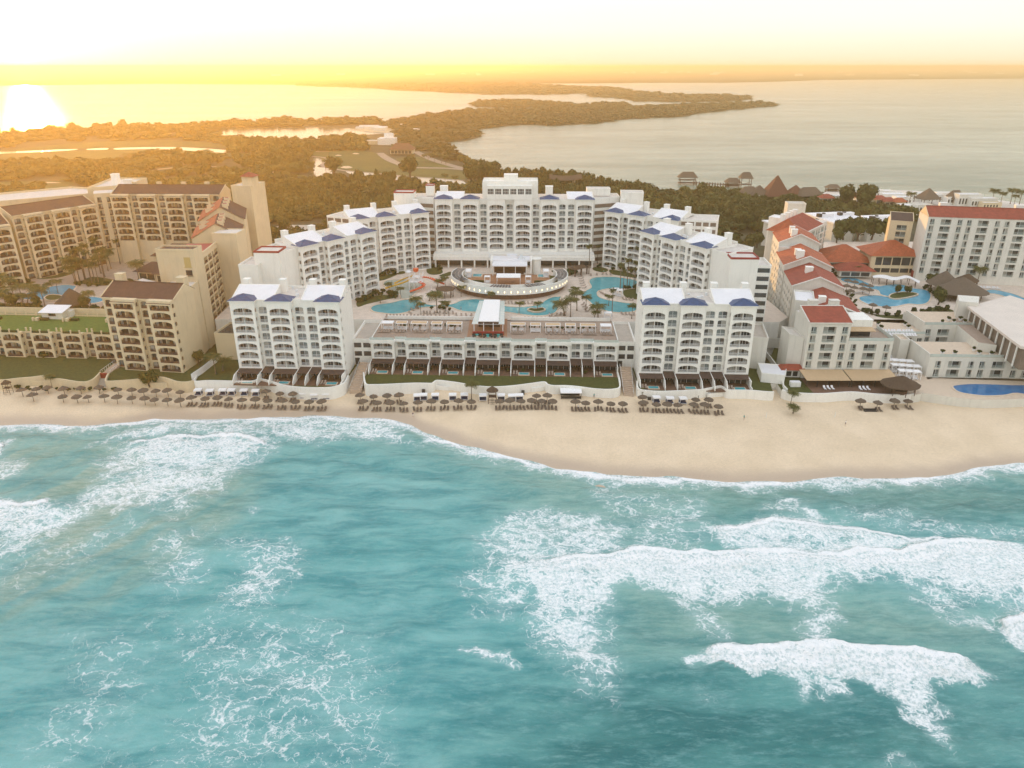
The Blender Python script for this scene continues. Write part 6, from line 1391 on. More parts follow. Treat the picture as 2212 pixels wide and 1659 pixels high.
def rest():
    root = empty('restaurant', (0, 0, 0), 0, 'huge flat cream-white restaurant roof slanting to the right edge above a dark open front', 'restaurant')
    A, B, C, D, E = (165.5, 257.5), (173.5, 268.5), (196, 268.5), (190, 208), (168, 221)
    pl = [(164.2, 255.5), (173.5, 269.5), (196, 268), (200, 215), (165.5, 222.5)]
    pl = [P(2090, 662, 19.8), P(2182, 638, 19.8), P(2235, 655, 19.8), P(2400, 780, 19.8), P(2205, 748, 19.8)]
    mb = MB(); mb.prism(pl, 19.0, 19.8, 0, bottom=True); mb.build('roof', M['roofcream'], root)
    a, b = Vector((*pl[0], 0)), Vector((*pl[4], 0)); d = (b - a).normalized(); n = Vector((-d.y, d.x, 0)); n = -n if n.x < 0 else n
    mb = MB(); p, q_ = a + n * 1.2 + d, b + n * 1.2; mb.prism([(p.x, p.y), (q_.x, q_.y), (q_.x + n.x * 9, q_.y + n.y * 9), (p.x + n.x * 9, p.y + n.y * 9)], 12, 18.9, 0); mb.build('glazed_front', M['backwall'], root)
    for k in range(9):
        c = a.lerp(b, (k + .4) / 9) + n * .5; g = MB(); g.box(c.x - .2, c.x + .2, c.y - .2, c.y + .2, 12, 18.98); g.build('column', M['white'], root)
    mb = MB(); c = a - d * 4; mb.prism([(c.x - 3, c.y - 2), (c.x + 3, c.y - 4), (c.x + 8, c.y + 4), (c.x + 1, c.y + 6)], 12, 21.2, 0); mb.build('side_wall', M['paleplaster'], root)
    mb = MB(); p, q_ = a - n * 5, a + (b - a) * .62 - n * 5; c = a + (b - a) * .66; mb.prism([(a.x, a.y), (c.x, c.y), (q_.x, q_.y), (p.x, p.y)], 5, 15.0, 0, top=1); mb.build('terrace', [M['paleplaster'], M['terrace']], root)
rest()
# angular white roofs behind
def fold(name, label, pts, base=3):
    root = empty(name, (pts[0][0], pts[0][1], 0), 0, label, 'building'); q = [(x - pts[0][0], y - pts[0][1], z) for x, y, z in pts]
    mb = MB(); mb.face(q); mb.face([(x, y, z - .8) for x, y, z in reversed(q)])
    for a, b in zip(q, q[1:] + q[:1]): mb.q((a[0], a[1], a[2] - .8), (b[0], b[1], b[2] - .8), b, a)
    mb.build('roof', M['roofwhite'], root)
    cx = sum(p[0] for p in q) / len(q); cy = sum(p[1] for p in q) / len(q); c = [(cx + (x - cx) * .9, cy + (y - cy) * .9, z - .85) for x, y, z in q]
    mb = MB()
    for a, b in zip(c, c[1:] + c[:1]): mb.q((a[0], a[1], base), (b[0], b[1], base), b, a)
    mb.build('wall', M['paleplaster'], root); return root
def Z5(pts): return [(*G1(5, x, y, z), z) for x, y, z in pts]
fold('angular_hall', 'angular white roof left of the tall pale tower', Z5([(160, 300, 18), (350, 296, 17), (480, 330, 14), (340, 372, 14)]))
f2 = fold('angular_hall', 'widest angular white roof with rooftop machinery', Z5([(495, 245, 18), (780, 235, 19), (925, 275, 17), (905, 315, 17), (720, 322, 18), (560, 268, 18)]))
fold('angular_hall', 'angular white roof reaching toward the long red-roofed block', Z5([(930, 265, 17), (1220, 255, 18), (1215, 345, 16), (990, 335, 17)]))
fold('angular_hall', 'low white roof strip behind the big red hipped roof', Z5([(560, 318, 14), (720, 322, 16), (690, 372, 12), (600, 360, 12)]))
for x, y, lb_ in ((660, 272, 'rooftop air-conditioning unit on the widest angular white roof, left'), (820, 262, 'rooftop air-conditioning unit on the widest angular white roof, right'), (1070, 292, 'rooftop air-conditioning unit on the angular roof nearest the red-roofed block')):
    c = G1(5, x, y, 18); root = empty('air_conditioner', (c[0], c[1], 18), .3, lb_, 'air conditioner'); mb = MB(); mb.box(-4, 4, -1.6, 1.6, -1.5, 1.6); mb.build('casing', M['roofwhite'], root); mb = MB(); mb.box(-6.2, -4.01, -1.2, 1.2, -1.5, 1.9); mb.lathe(-2, 0, [(1, 1.61), (1, 2.1), (.8, 2.2)], 12); mb.build('fan_housing', M['orangeroof'] if False else M['black'], root)
# ---------------------------------------------------------------- palms and trees
def frond_mesh(mb, ang, r, L_, droop, rn):
    """one feather frond: arching midrib with leaflets hanging from both sides"""
    n = 7; ca, sa = math.cos(ang), math.sin(ang); pts = []
    for k in range(n + 1):
        t = k / n; el_ = rad(52) - t * rad(52 + droop)
        if k == 0: p = Vector((0, 0, 0))
        else: p = p + Vector((ca * math.cos(el_), sa * math.cos(el_), math.sin(el_))) * (L_ / n)
        pts.append(p.copy())
    side = Vector((-sa, ca, 0))
    for k in range(n):
        a, b = pts[k], pts[k + 1]; t = (k + .5) / n; wl = L_ * .34 * math.sin(math.pi * min(1, t * .9 + .12)) + .12
        for s in (-1, 1):
            for j in range(2):
                c0 = a.lerp(b, j * .5 + .04); c1 = a.lerp(b, j * .5 + .40)
                tip = (c0 + c1) / 2 + side * s * wl + (b - a) * .8 + Vector((0, 0, -wl * r.uniform(.35, .8)))
                mb.face([c0, c1, tip + (b - a) * .12, tip - (b - a) * .06])
    return pts
def palm_proto(h, nf, L_, seed, thick=.17, lean=.8, fan=False):
    r = random.Random(seed); root = empty('palm_tree'); lx, ly = r.uniform(-lean, lean), r.uniform(-lean, lean)
    pts = [(lx * (k / 6) ** 2, ly * (k / 6) ** 2, h * k / 6) for k in range(7)]
    mb = MB(); mb.tube(pts, [thick * (1.5 if k == 0 else 1.1 - .06 * k) for k in range(7)], 7); mb.lathe(0, 0, [(.42, -.05), (.32, .2), (.2, .5)], 7, cap=False); mb.build('trunk', M['trunk'], root)
    mb = MB()
    for k in range(nf):
        frond_mesh(mb, k * 2.399 + r.uniform(-.2, .2), r, L_ * r.uniform(.8, 1.1), r.choice([15, 35, 60, 85]) if not fan else r.choice([0, 60, 110]), 0)
    for k in range(6):  # young upright spears
        a = k * 1.1; e = (math.cos(a) * .5, math.sin(a) * .5, 1.5); mb.bar((0, 0, 0), e, .03)
    me = mb.mesh('palm_crown', [M['palmleaf']]); at = me.attributes.new('rnd', 'FLOAT', 'POINT'); n = len(mb.v)
    at.data.foreach_set('value', np.clip(np.repeat(np.random.default_rng(seed).random(n // 4 + 1), 4)[:n], 0, 1).astype('f'))
    put('crown', me, root, (lx, ly, h)); return root
PROTO = [(palm_proto(6.5, 24, 3.9, 3), 6.5, []), (palm_proto(8.0, 26, 4.1, 5), 8.0, []), (palm_proto(7.0, 22, 3.7, 9), 7.0, []), (palm_proto(13.5, 26, 2.3, 12, .2, .5, True), 13.5, []), (palm_proto(3.2, 18, 3.1, 15), 3.2, [])]
palm_i = 0
def palm(x, y, z, h, label, group=None, k=None, sc=None):
    """the copy nearest to the wanted height, scaled the rest of the way"""
    global palm_i; palm_i += 1
    c = [i for i in range(len(PROTO))] if k is None else [k]
    if k is None: c.sort(key=lambda i: abs(PROTO[i][1] - h)); c = c[:2] if h < 10 else c[:1]
    i = c[palm_i % len(c)]; p, hp, used = PROTO[i]
    if not used: o = p; used.append(1)
    else: o = copy_tree(p)
    s = h / hp; s = min(max(s, .6), 1.45); o.location = (x, y, z); o.rotation_euler = (0, 0, palm_i * 1.7); o.scale = (s, s, s)
    return tag(o, label, 'palm tree', group)
def palm_px(v, crown, base, z, label, group=None, k=None):
    x, y = G1(v, base[0], base[1], z); kk, ox, oy = KK[v]; py = crown[1] * kk + oy
    b = -(py - 829.5) / 1590.0; t = y / (CP + b * SP); h = CAMH + (-SP + b * CP) * t - z
    return palm(x, y, z, max(2.6, h), label, group, k)
PG = 'palms round the white hotel pools'
for c, b, l in (((600, 1080), (600, 1150), 'bushy palm at the left end of the splash pool bank'), ((845, 1205), (848, 1285), 'palm on the sandy spit left of the pool'), ((870, 1285), (872, 1335), 'small light green palm at the left of the sandy spit'),
                ((940, 1180), (945, 1215), 'palm behind the round thatched shelter'), ((1480, 1210), (1480, 1235), 'small palm beside the bar pavilion roof'), ((2110, 1240), (2112, 1345), 'shorter palm beside the tall one right of the kidney island'), ((700, 1150), (700, 1195), 'palm on the near bank of the splash pool'), ((520, 1180), (522, 1235), 'palm at the left bank of the splash pool'), ((2200, 1120), (2200, 1190), 'palm between the oval wall and the large pool'),
                ((1005, 1160), (1012, 1320), 'tall palm on the sandy spit, left of its tall neighbour'), ((1090, 1235), (1090, 1330), 'broad palm on the sandy spit, right of its tall neighbour'), ((1012, 1045), (1015, 1105), 'light green palm just above the round thatched shelter'),
                ((1215, 1105), (1220, 1180), 'light green palm at the left foot of the oval restaurant wall'), ((2165, 1215), (2165, 1355), 'tall palm with wide crown right of the small kidney island'), ((1085, 1070), (1085, 1100), 'low dark palm beside the round thatched shelter'), ((1880, 1265), (1878, 1298), 'young palm on the kidney-shaped island'), ((1718, 1300), (1720, 1325), 'small palm by the pool edge, left of the kidney island')):
    palm_px(3, c, b, 14, l, PG)
for c, b, l, k in (((470, 1155), (468, 1300), 'tall palm between the two pools, behind its wide neighbour', None), ((545, 1185), (545, 1298), 'palm at the tip of the walk beside the large pool', None), ((650, 1275), (650, 1370), 'palm on the pale paving below the large pool', None), ((945, 1265), (942, 1370), 'palm beside the right beachfront tower roof, at the pool corner', None),
                ((775, 1125), (770, 1350), 'very tall thin palm standing alone below the large pool', 3), ((575, 745), (572, 985), 'tall thin palm before the right end of the central block', 3), ((645, 745), (645, 900), 'tall thin palm in the gap right of the central block', 3), ((905, 765), (905, 960), 'tall thin palm before the right back wing, the left of a pair', 3), ((988, 755), (990, 980), 'tall thin palm before the right back wing, the right of a pair', 3),
                ((835, 905), (840, 1140), 'tall palm at the left edge of the poolside cluster', 3), ((868, 960), (868, 1130), 'dark palm second from the left in the poolside cluster', 3), ((900, 865), (900, 1110), 'tallest palm in the middle of the poolside cluster', 3), ((925, 975), (922, 1110), 'lower palm in the middle of the poolside cluster', 3), ((968, 885), (968, 1090), 'tall palm on the right of the poolside cluster', 3),
                ((960, 1000), (957, 1105), 'lowest palm on the right of the poolside cluster', 3), ((1185, 1065), (1183, 1180), 'thick-crowned palm before the angled right wing', 3), ((615, 1345), (617, 1375), 'small leafy palm on the pale paving beside its taller neighbour', None), ((740, 1230), (742, 1262), 'low palm on the hooked pool bank', None)):
    palm_px(4, c, b, 14, l, PG, k)
LG = 'palms in the left hotel court'
adj = ['tall', 'leaning', 'broad', 'golden', 'slim', 'dark', 'bushy', 'arching']
lp = [((735, 770), (735, 1045)), ((790, 800), (795, 1060)), ((900, 780), (905, 1040)), ((660, 860), (660, 1060)), ((780, 740), (785, 1030)), ((870, 690), (872, 980)), ((960, 790), (960, 940)), ((850, 850), (852, 1060)), ((700, 790), (690, 1055)), ((650, 930), (652, 1070)), ((100, 1040), (130, 1210)), ((190, 1090), (200, 1230)), ((290, 1090), (320, 1245)), ((380, 1120), (392, 1270)), ((500, 1050), (502, 1150)), ((780, 1150), (792, 1285)),
      ((1190, 895), (1205, 1062)), ((430, 1085), (432, 1150)), ((50, 1140), (60, 1290)), ((130, 1170), (195, 1262)), ((235, 1175), (242, 1268)), ((740, 880), (742, 1040)), ((900, 830), (905, 1010)), ((1040, 700), (1040, 900)), ((820, 900), (820, 1050)), ((20, 1010), (24, 1200)), ((0, 1180), (0, 1290)), ((930, 760), (935, 960))]
lpos = ['tallest on the left of the grove', 'tallest in the middle of the grove', 'tallest on the right of the grove', 'leaning out of the grove to the left', 'before the tall angled wing', 'just left of the narrow corner', 'at the right of the palm grove', 'in the middle of the palm grove', 'at the left of the palm grove', 'low at the left of the grove', 'by the pool, far left', 'left of the pale blue pool', 'left of the thatched hut pool', 'at the pool edge near the oval island', 'behind the oval island', 'right of the big thatched hut',
        'before the brown restaurant roof', 'behind the oval island, left', 'at the left frame edge near the hedge', 'behind the roof-top lawn, left', 'second behind the roof-top lawn', 'front of the palm grove', 'right behind the palm grove', 'before the back wing corner', 'low in the palm grove', 'at the left frame edge, upper', 'at the left frame edge, lower', 'between grove and restaurant']
for i, (c, b) in enumerate(lp): palm_px(1, c, b, 13, f'{adj[i % 8]} palm {lpos[i]} in the cream hotel court', LG)
RGp = 'palms of the right hotel'
for c, b, z, l in (((1450, 585), (1440, 705), 12, 'tall palm at the left foot of the long red-roofed block'), ((1590, 595), (1565, 722), 12, 'tall palm second along the long red-roofed block'), ((1572, 650), (1560, 715), 12, 'shorter palm beside the second tall one by the long block'), ((1665, 610), (1640, 725), 12, 'tall palm third along the long red-roofed block'), ((1850, 680), (1832, 800), 12, 'broad palm before the middle of the long red-roofed block'),
                ((1955, 690), (1950, 760), 12, 'palm right of the broad one before the long block'), ((2055, 695), (2050, 770), 12, 'palm toward the right end of the long block'), ((2180, 650), (2180, 770), 12, 'palm at the frame edge before the end block'), ((780, 600), (782, 700), 12, 'dark palm before the low red pool bar'), ((880, 665), (882, 745), 12, 'palm beside the narrow arm of the lagoon pool'),
                ((940, 60), (940, 150), 3, 'big sunlit palm standing by the marina'), ((1300, 95), (1300, 190), 3, 'big palm in the middle of the marina houses'), ((1945, 70), (1945, 170), 3, 'marina palm, left of the right-hand row'), ((2015, 92), (2015, 175), 3, 'marina palm, second of the right-hand row'), ((2090, 70), (2090, 175), 3, 'marina palm, third of the right-hand row'), ((2160, 80), (2160, 180), 3, 'marina palm, last before the frame edge'),
                ((1140, 190), (1140, 235), 3, 'dark palm behind the angular white roofs'), ((1210, 195), (1212, 240), 3, 'second dark palm behind the angular white roofs'), ((2120, 115), (2120, 180), 3, 'low palm in the right-hand marina row')):
    palm_px(5, c, b, z, l, RGp)
palm_px(7, (475, 1035), (482, 1112), 2, 'broad palm leaning on the cream planter wall above the sand')
palm_px(6, (930, 790), (942, 902), 2, 'windblown palm growing out of the beach before the middle sea wall')
palm_px(7, (1945, 820), (1990, 985), 4.4, 'tall palm on the grass beside the white slatted fence')
palm_px(7, (2040, 870), (2055, 960), 4.4, 'smaller palm right of the tall one beside the slatted fence')
palm_px(13, (1218, 352), (1225, 400), 2, 'small ragged palm on the bare sand near the volleyball court'); palm_px(13, (1248, 435), (1242, 462), 2, 'tiny palm shoot in the sand below the ragged palm')
for i, (x, y, h) in enumerate([(230, 668, 0), (375, 660, 0), (210, 750, 0), (850, 712, 0), (875, 705, 0), (915, 705, 0), (962, 712, 0), (988, 718, 0), (770, 710, 0), (655, 640, 0), (710, 640, 0), (735, 650, 0), (545, 830, 0), (610, 835, 0), (985, 850, 0), (1050, 865, 0)]):
    a = G1(9, x, y, 1.3); palm(a[0], a[1], 1.3, 8.5, f'distant palm on the golf ground', 'distant palms on the golf ground')
def tree_proto(seed, nq=420):
    V, F = crown_arr(nq, 1, 1, .10, seed); root = empty('broadleaf_tree')
    me = bpy.data.meshes.new('tree_crown'); W = V.copy(); W[:, :2] *= 4.2; W[:, 2] = W[:, 2] * 5.2 + 1.6; fast_mesh(me, W, F); at = me.attributes.new('rnd', 'FLOAT', 'POINT')
    at.data.foreach_set('value', np.repeat(np.random.default_rng(seed).random(len(V) // 4 + 1), 4)[:len(V)].astype('f')); me.materials.append(M['leaf'])
    mb = MB(); mb.tube([(0, 0, 0), (.2, .1, 1.4), (.1, .2, 3.2)], [.35, .28, .2], 7)
    for k in range(4): a = k * 1.6; mb.tube([(.1, .1, 1.5), (math.cos(a) * 1.2, math.sin(a) * 1.2, 3.0), (math.cos(a) * 2.1, math.sin(a) * 2.1, 4.2)], [.16, .1, .05], 5)
    mb.build('trunk', M['bark'], root); put('crown', me, root); return root
TP = [(tree_proto(401), []), (tree_proto(402), []), (tree_proto(403), [])]
ti = 0
def tree(v, x, y, z, s, label, group=None):
    global ti; ti += 1; a = G1(v, x, y, z); p, u = TP[ti % 3]; o = place(p, u, (a[0], a[1], z), ti * 1.3, s, label, group, 'tree'); return o
for v, x, y, z, s, l in ((9, 758, 812, 1.3, 3.0, 'round dark tree standing alone on the far bank of the golf pond'), (9, 270, 800, 1.3, 2.6, 'big dark tree at the left end of the lower golf pond'), (9, 1150, 850, 1.3, 2.6, 'large dark tree beside the lagoon, left of its twin'), (9, 1250, 835, 1.3, 2.8, 'large dark tree beside the lagoon, right of its twin'),
                      (5, 800, 215, 3, 2.4, 'big round dark tree behind the white roof machinery'), (5, 930, 225, 3, 2.6, 'big dark tree right of the round one behind the white roofs'), (5, 790, 455, 12, 1.7, 'dark tree behind the lobby roof, left'), (5, 900, 460, 12, 1.8, 'dark tree behind the lobby roof, middle'), (5, 1010, 455, 12, 1.7, 'dark tree behind the lobby roof, right'),
                      (5, 1120, 470, 12, 1.9, 'dark tree next to the sunlit cream side wing'), (5, 1180, 440, 12, 1.6, 'smaller tree hugging the sunlit cream side wing'), (5, 740, 480, 12, 1.2, 'yellowish tree left of the lobby roofs'), (5, 1530, 960, 12, 1.0, 'dense tree in front of the thatched roofs by the restaurant'), (5, 1470, 830, 12, .9, 'dark bush tree at the right end of the lagoon pool'),
                      (5, 1210, 870, 12.3, .5, 'bushy tree on the rocky island, left'), (5, 1290, 875, 12.3, .5, 'bushy tree on the rocky island, right'), (1, 1040, 760, 13, 1.0, 'dark bush before the corner of the back wing'), (2, 330, 500, 6, 1.5, 'dark tree at the edge of the cream stair tower, left'), (2, 420, 520, 6, 1.7, 'dark tree at the edge of the cream stair tower, right'),
                      (2, 620, 470, 6, 1.5, 'tree left of the yellow fence behind the angled wing'), (2, 500, 540, 6, 1.4, 'tree in the hollow behind the left stair tower'), (7, 1380, 1110, 2.2, .8, 'dark sea-grape bush sprawling over the cream beach wall'), (13, 190, 345, 2.2, .45, 'dark bush on the sand below the right stairway'), (5, 60, 560, 6, 1.5, 'tree beside the slim sunlit lift tower'), (5, 120, 520, 6, 1.3, 'smaller tree right beside the slim lift tower'),
                      (1, 130, 1290, 13, .9, 'dark bush at the back of the roof-top lawn, left'), (1, 330, 1290, 13, .7, 'dark bush at the back of the roof-top lawn, middle'), (1, 740, 1300, 13, .8, 'dark bush right of the thatched hut'), (7, 1830, 900, 4.4, .7, 'dark bush at the foot of the brown-roofed front tower')):
    tree(v, x, y, z, s, l)
# shrubs along the feet of the wings
def shrub_proto(seed):
    V, F = crown_arr(160, 1, 1, .16, seed); me = bpy.data.meshes.new('shrub'); W = V.copy(); W[:, :2] *= 1.5; W[:, 2] *= 1.8; fast_mesh(me, W, F)
    at = me.attributes.new('rnd', 'FLOAT', 'POINT'); at.data.foreach_set('value', np.random.default_rng(seed).random(len(V)).astype('f')); me.materials.append(M['hedge']); return me
SHR = [shrub_proto(501 + k) for k in range(3)]
sk = 0
def shrub(x, y, z, s, label, group):
    global sk; o = bpy.data.objects.new('shrub', SHR[sk % 3]); COL.objects.link(o); o.location = (x, y, z); o.rotation_euler = (0, 0, sk * 2.1); o.scale = (s, s, s); sk += 1; tag(o, label, 'shrub', group)
def shrub_row(v, pts, z, n, where, s=1.0, sp=1.2):
    p = G(v, pts, z); ls = [math.hypot(b[0] - a[0], b[1] - a[1]) for a, b in zip(p, p[1:])]; T = sum(ls); r = random.Random(n * 7 + len(where))
    for k in range(n):
        d = T * (k + .5) / n
        for (a, b), l in zip(zip(p, p[1:]), ls):
            if d <= l: break
            d -= l
        t = d / l; shrub(a[0] + (b[0] - a[0]) * t + r.uniform(-sp, sp), a[1] + (b[1] - a[1]) * t + r.uniform(-sp, sp), z, s * r.uniform(.7, 1.25), f'{ORD[k]} shrub from the left {where}', 'shrubs ' + where)
shrub_row(2, [(1240, 1050), (1330, 1020), (1420, 985), (1560, 985), (1590, 1000)], 14, 14, 'at the foot of the angled left wing'); shrub_row(4, [(400, 945), (450, 960), (440, 1000)], 14, 7, 'on the grass right of the oval deck', .7); shrub_row(3, [(930, 905), (990, 920), (1050, 955)], 14, 7, 'on the grass before the left back wing', .7); shrub_row(4, [(1000, 1010), (1020, 1060), (1015, 1130)], 14, 6, 'along the right edge of the large pool', .8)
shrub_row(5, [(640, 620), (690, 690), (740, 740)], 12, 9, 'between the gables and the pool bar', 1.1); shrub_row(5, [(760, 840), (830, 880), (890, 960), (900, 1000)], 12, 9, 'along the left bank of the lagoon pool', .7); shrub_row(5, [(1400, 735), (1700, 752), (2180, 782)], 12, 14, 'along the hedge before the long red-roofed block', .6)
shrub_row(1, [(-10, 1075), (120, 1070), (250, 1055)], 13, 9, 'at the foot of the angled cream wing', 1.0); shrub_row(1, [(1060, 1040), (1150, 1060), (1300, 1060)], 13, 8, 'before the brown restaurant roofs', .8)
shrub_row(3, [(545, 1140), (620, 1170), (660, 1200)], 14, 6, 'along the near bank of the splash pool', .8); shrub_row(3, [(2020, 960), (2080, 1010), (2110, 1060)], 14, 5, 'right of the oval wall', .6); shrub_row(3, [(960, 1295), (1060, 1275), (1130, 1300)], 14, 6, 'under the tall palms of the sandy spit', .6)
shrub_row(2, [(1410, 840), (1470, 810), (1590, 800)], 14, 8, 'at the foot of the left back wing', .9)
shrub_row(4, [(620, 925), (700, 925), (800, 945), (900, 960), (1000, 985)], 14, 12, 'at the foot of the right back wing', .9); shrub_row(4, [(1020, 1150), (1100, 1140), (1180, 1160)], 14, 6, 'at the foot of the angled right wing')
shrub_row(4, [(870, 1120), (960, 1110), (1010, 1130)], 14, 7, 'on the grass under the palm cluster', .8); shrub_row(5, [(1030, 710), (1150, 705), (1290, 712)], 12, 9, 'in front of the lobby pavilion', .8); shrub_row(5, [(910, 1000), (1050, 1040), (1250, 1050), (1500, 1010), (1640, 1010)], 12, 16, 'on the bank below the bright blue lagoon pool')
shrub_row(5, [(1430, 820), (1500, 890), (1600, 960)], 12, 7, 'at the right end of the lagoon pool', 1.1); shrub_row(1, [(-20, 1300), (200, 1290), (380, 1300)], 13, 12, 'behind the roof-top lawn wall on the left', 1.2); shrub_row(1, [(640, 1310), (780, 1300), (910, 1310)], 13, 8, 'behind the roof-top lawn wall on the right', 1.1)
shrub_row(1, [(640, 1075), (760, 1090), (900, 1085), (1040, 1060)], 13, 12, 'along the bed before the palm grove', .8); shrub_row(7, [(120, 1120), (330, 1135), (560, 1145), (900, 1140), (1100, 1150)], 2, 18, 'creeping along the sand below the cream walls', .55, .9)
shrub_row(7, [(390, 830), (430, 835)], 4.4, 3, 'between the arches of the low cream block', .9); shrub_row(6, [(360, 672), (440, 680), (620, 676), (710, 682), (890, 684), (975, 686), (1150, 690), (1240, 690), (1415, 694), (1505, 696), (1685, 700), (1770, 702), (1860, 704)], 4.5, 13, 'in boxes along the villa patios of the middle block', .5, .2)

# ---------------------------------------------------------------- beach umbrellas, loungers, cabanas
def umb_proto(thatch='thatchdark', r_=1.55, hh=2.35):
    root = empty('beach_umbrella'); mb = MB(); mb.lathe(0, 0, [(.09, 0), (.07, hh + .4)], 7); mb.build('pole', M['wood'], root)
    mb = MB(); n = 18; rn = random.Random(5)
    prof = [(r_, hh - .22), (r_ * .97, hh - .02), (r_ * .55, hh + .34), (r_ * .2, hh + .58), (.06, hh + .78)]
    rings = []
    for r, z in prof:
        i = len(mb.v); rings.append(i)
        for k in range(n): j = 1 + rn.uniform(-.06, .06); mb.v.append((r * j * math.cos(2 * math.pi * k / n), r * j * math.sin(2 * math.pi * k / n), z + rn.uniform(-.04, .04)))
    for a, b in zip(rings, rings[1:]):
        for k in range(n): mb.f.append((a + k, a + (k + 1) % n, b + (k + 1) % n, b + k)); mb.m.append(0)
    i = len(mb.v); mb.v.append((0, 0, hh + .1))
    for k in range(n): mb.f.append((rings[0] + (k + 1) % n, rings[0] + k, i)); mb.m.append(0)
    for k in range(8): a = k * .785; mb.bar((0, 0, hh), (r_ * .9 * math.cos(a), r_ * .9 * math.sin(a), hh - .1), .03, 0)
    mb.build('thatch_canopy', M[thatch], root); return root
def lounger_proto(mat='lounge', name='sun_lounger', cush=None):
    root = empty(name); mb = MB(); mb.box(-.33, .33, -1.0, .35, .28, .36)
    for x in (-.3, .24):
        for y in (-.95, .2): mb.box(x, x + .06, y, y + .06, 0, .28)
    mb.build('seat', M[mat], root); mb = MB(); a = rad(38); c, s = math.cos(a), math.sin(a)
    p = [(-.33, .36, .32), (.33, .36, .32), (.33, .36 + .85 * c, .32 + .85 * s), (-.33, .36 + .85 * c, .32 + .85 * s)]; mb.face(p); mb.face([(x, y + .04, z - .08) for x, y, z in reversed(p)])
    for i in range(4): u, w_ = p[i], p[(i + 1) % 4]; mb.q((u[0], u[1] + .04, u[2] - .08), (w_[0], w_[1] + .04, w_[2] - .08), w_, u)
    mb.bar((-.28, .9, 0), (-.28, .95, .7), .03); mb.bar((.28, .9, 0), (.28, .95, .7), .03); mb.build('backrest', M[mat], root); return root
UP, UPu = umb_proto(), []; LP_, LPu = lounger_proto(), []; LPg, LPgu = lounger_proto('loungegrey'), []; LPw, LPwu = lounger_proto('loungewhite', 'sunbed'), []
ROWS = [
 ('back-row', 'before the cream walls', 7, 4.0, [(195, 1130), (325, 1115), (432, 1108), (585, 1120), (735, 1110), (905, 1110), (1080, 1120), (1205, 1125), (1318, 1130), (1430, 1128), (1540, 1125), (1650, 1132)], 0),
 ('front-row', 'before the cream walls', 7, 4.0, [(293, 1170), (567, 1175), (700, 1182), (802, 1178), (950, 1178), (1068, 1188), (1205, 1185), (1322, 1192), (1415, 1192), (1533, 1198), (1653, 1205)], 0),
 ('front-row', 'before the left white wall', 11, 4.0, [(803, 92), (858, 92), (912, 90), (960, 93), (1013, 98), (1069, 97), (1123, 98), (1184, 100), (1240, 100), (1297, 103), (1352, 103)], 3),
 ('back-row', 'before the left white wall', 11, 4.0, [(1117, 68), (1173, 72), (1229, 74)], 2),
 ('back-row', 'before the middle wall', 6, 4.0, [(100, 850), (198, 852), (303, 850), (397, 853), (1432, 880), (1511, 880)], 2),
 ('front-row', 'before the middle wall', 6, 4.0, [(122, 892), (227, 895), (328, 898), (431, 902), (534, 903), (635, 905), (737, 906), (839, 908), (941, 910), (1155, 918), (1235, 918), (1312, 918), (1395, 918), (1472, 915), (1551, 920), (1727, 930), (1802, 932), (1897, 928), (1990, 935), (2082, 940)], 3),
 ('front-row', 'before the right white wall', 13, 4.0, [(210, 400), (295, 403), (373, 405), (449, 406), (555, 408), (630, 412), (726, 418)], 3),
 ('back-row', 'before the right white wall', 13, 4.0, [(205, 358), (567, 368), (660, 372)], 2),
 ('lone', 'near the deep blue pool', 13, 4.0, [(1712, 387), (1826, 392), (1944, 382), (2040, 380)], 2)]
for row, where, v, z, pts, nl in ROWS:
    pts = sorted(pts)
    for i, (px, py) in enumerate(pts):
        x, y = G1(v, px, py, z); zg = float(sand_z(np.array([x]), np.array([y]))[0])
        uo = place(UP, UPu, (x, y, zg), i * .7, .9 + .22 * ((i * 7 + len(row)) % 5) / 5, f'{ORD[i]} {row} thatched umbrella from the left, {where}', f'thatched umbrellas {row} {where}', 'umbrella')
        uo.rotation_euler = (rad(((i * 5) % 7 - 3) * 1.3), rad(((i * 3) % 5 - 2) * 1.5), i * .7)
        for k in range(nl):
            dx = (k - (nl - 1) / 2) * 1.1; rr = random.Random(i * 9 + k)
            place(LP_, LPu, (x + dx + rr.uniform(-.06, .06), y - 1.2 + rr.uniform(-.4, .35), zg), rr.uniform(-.25, .25), 1.0, f'{["left", "middle", "right"][k if nl == 3 else 2 * k]} brown lounger under {ORD[i]} {row} umbrella from the left, {where}', f'brown loungers {row} {where}', 'lounger')
def cabana_proto(w_=2.3):
    root = empty('beach_cabana'); mb = MB(); a = w_ / 2
    for x in (-a, a - .1):
        for y in (-.9, .8): mb.box(x, x + .1, y, y + .1, 0, 2.0)
    mb.box(-a, a, -.9, .9, .3, .42); mb.build('frame', M['fabric'], root)
    mb = MB(); mb.box(-a - .08, a + .08, -1.0, 1.0, 2.0, 2.12); mb.box(-a - .08, a + .08, -1.02, -1.0, 1.75, 2.0); mb.box(-a, a, .86, .9, .4, 2.0); mb.build('canopy', M['fabric'], root)
    mb = MB(); mb.box(-a + .1, a - .1, -.85, .85, .42, .6); mb.box(-a + .1, a - .1, .55, .84, .6, 1.05); mb.build('mattress', M['darkblue'], root); return root
CP_, CPu = cabana_proto(), []
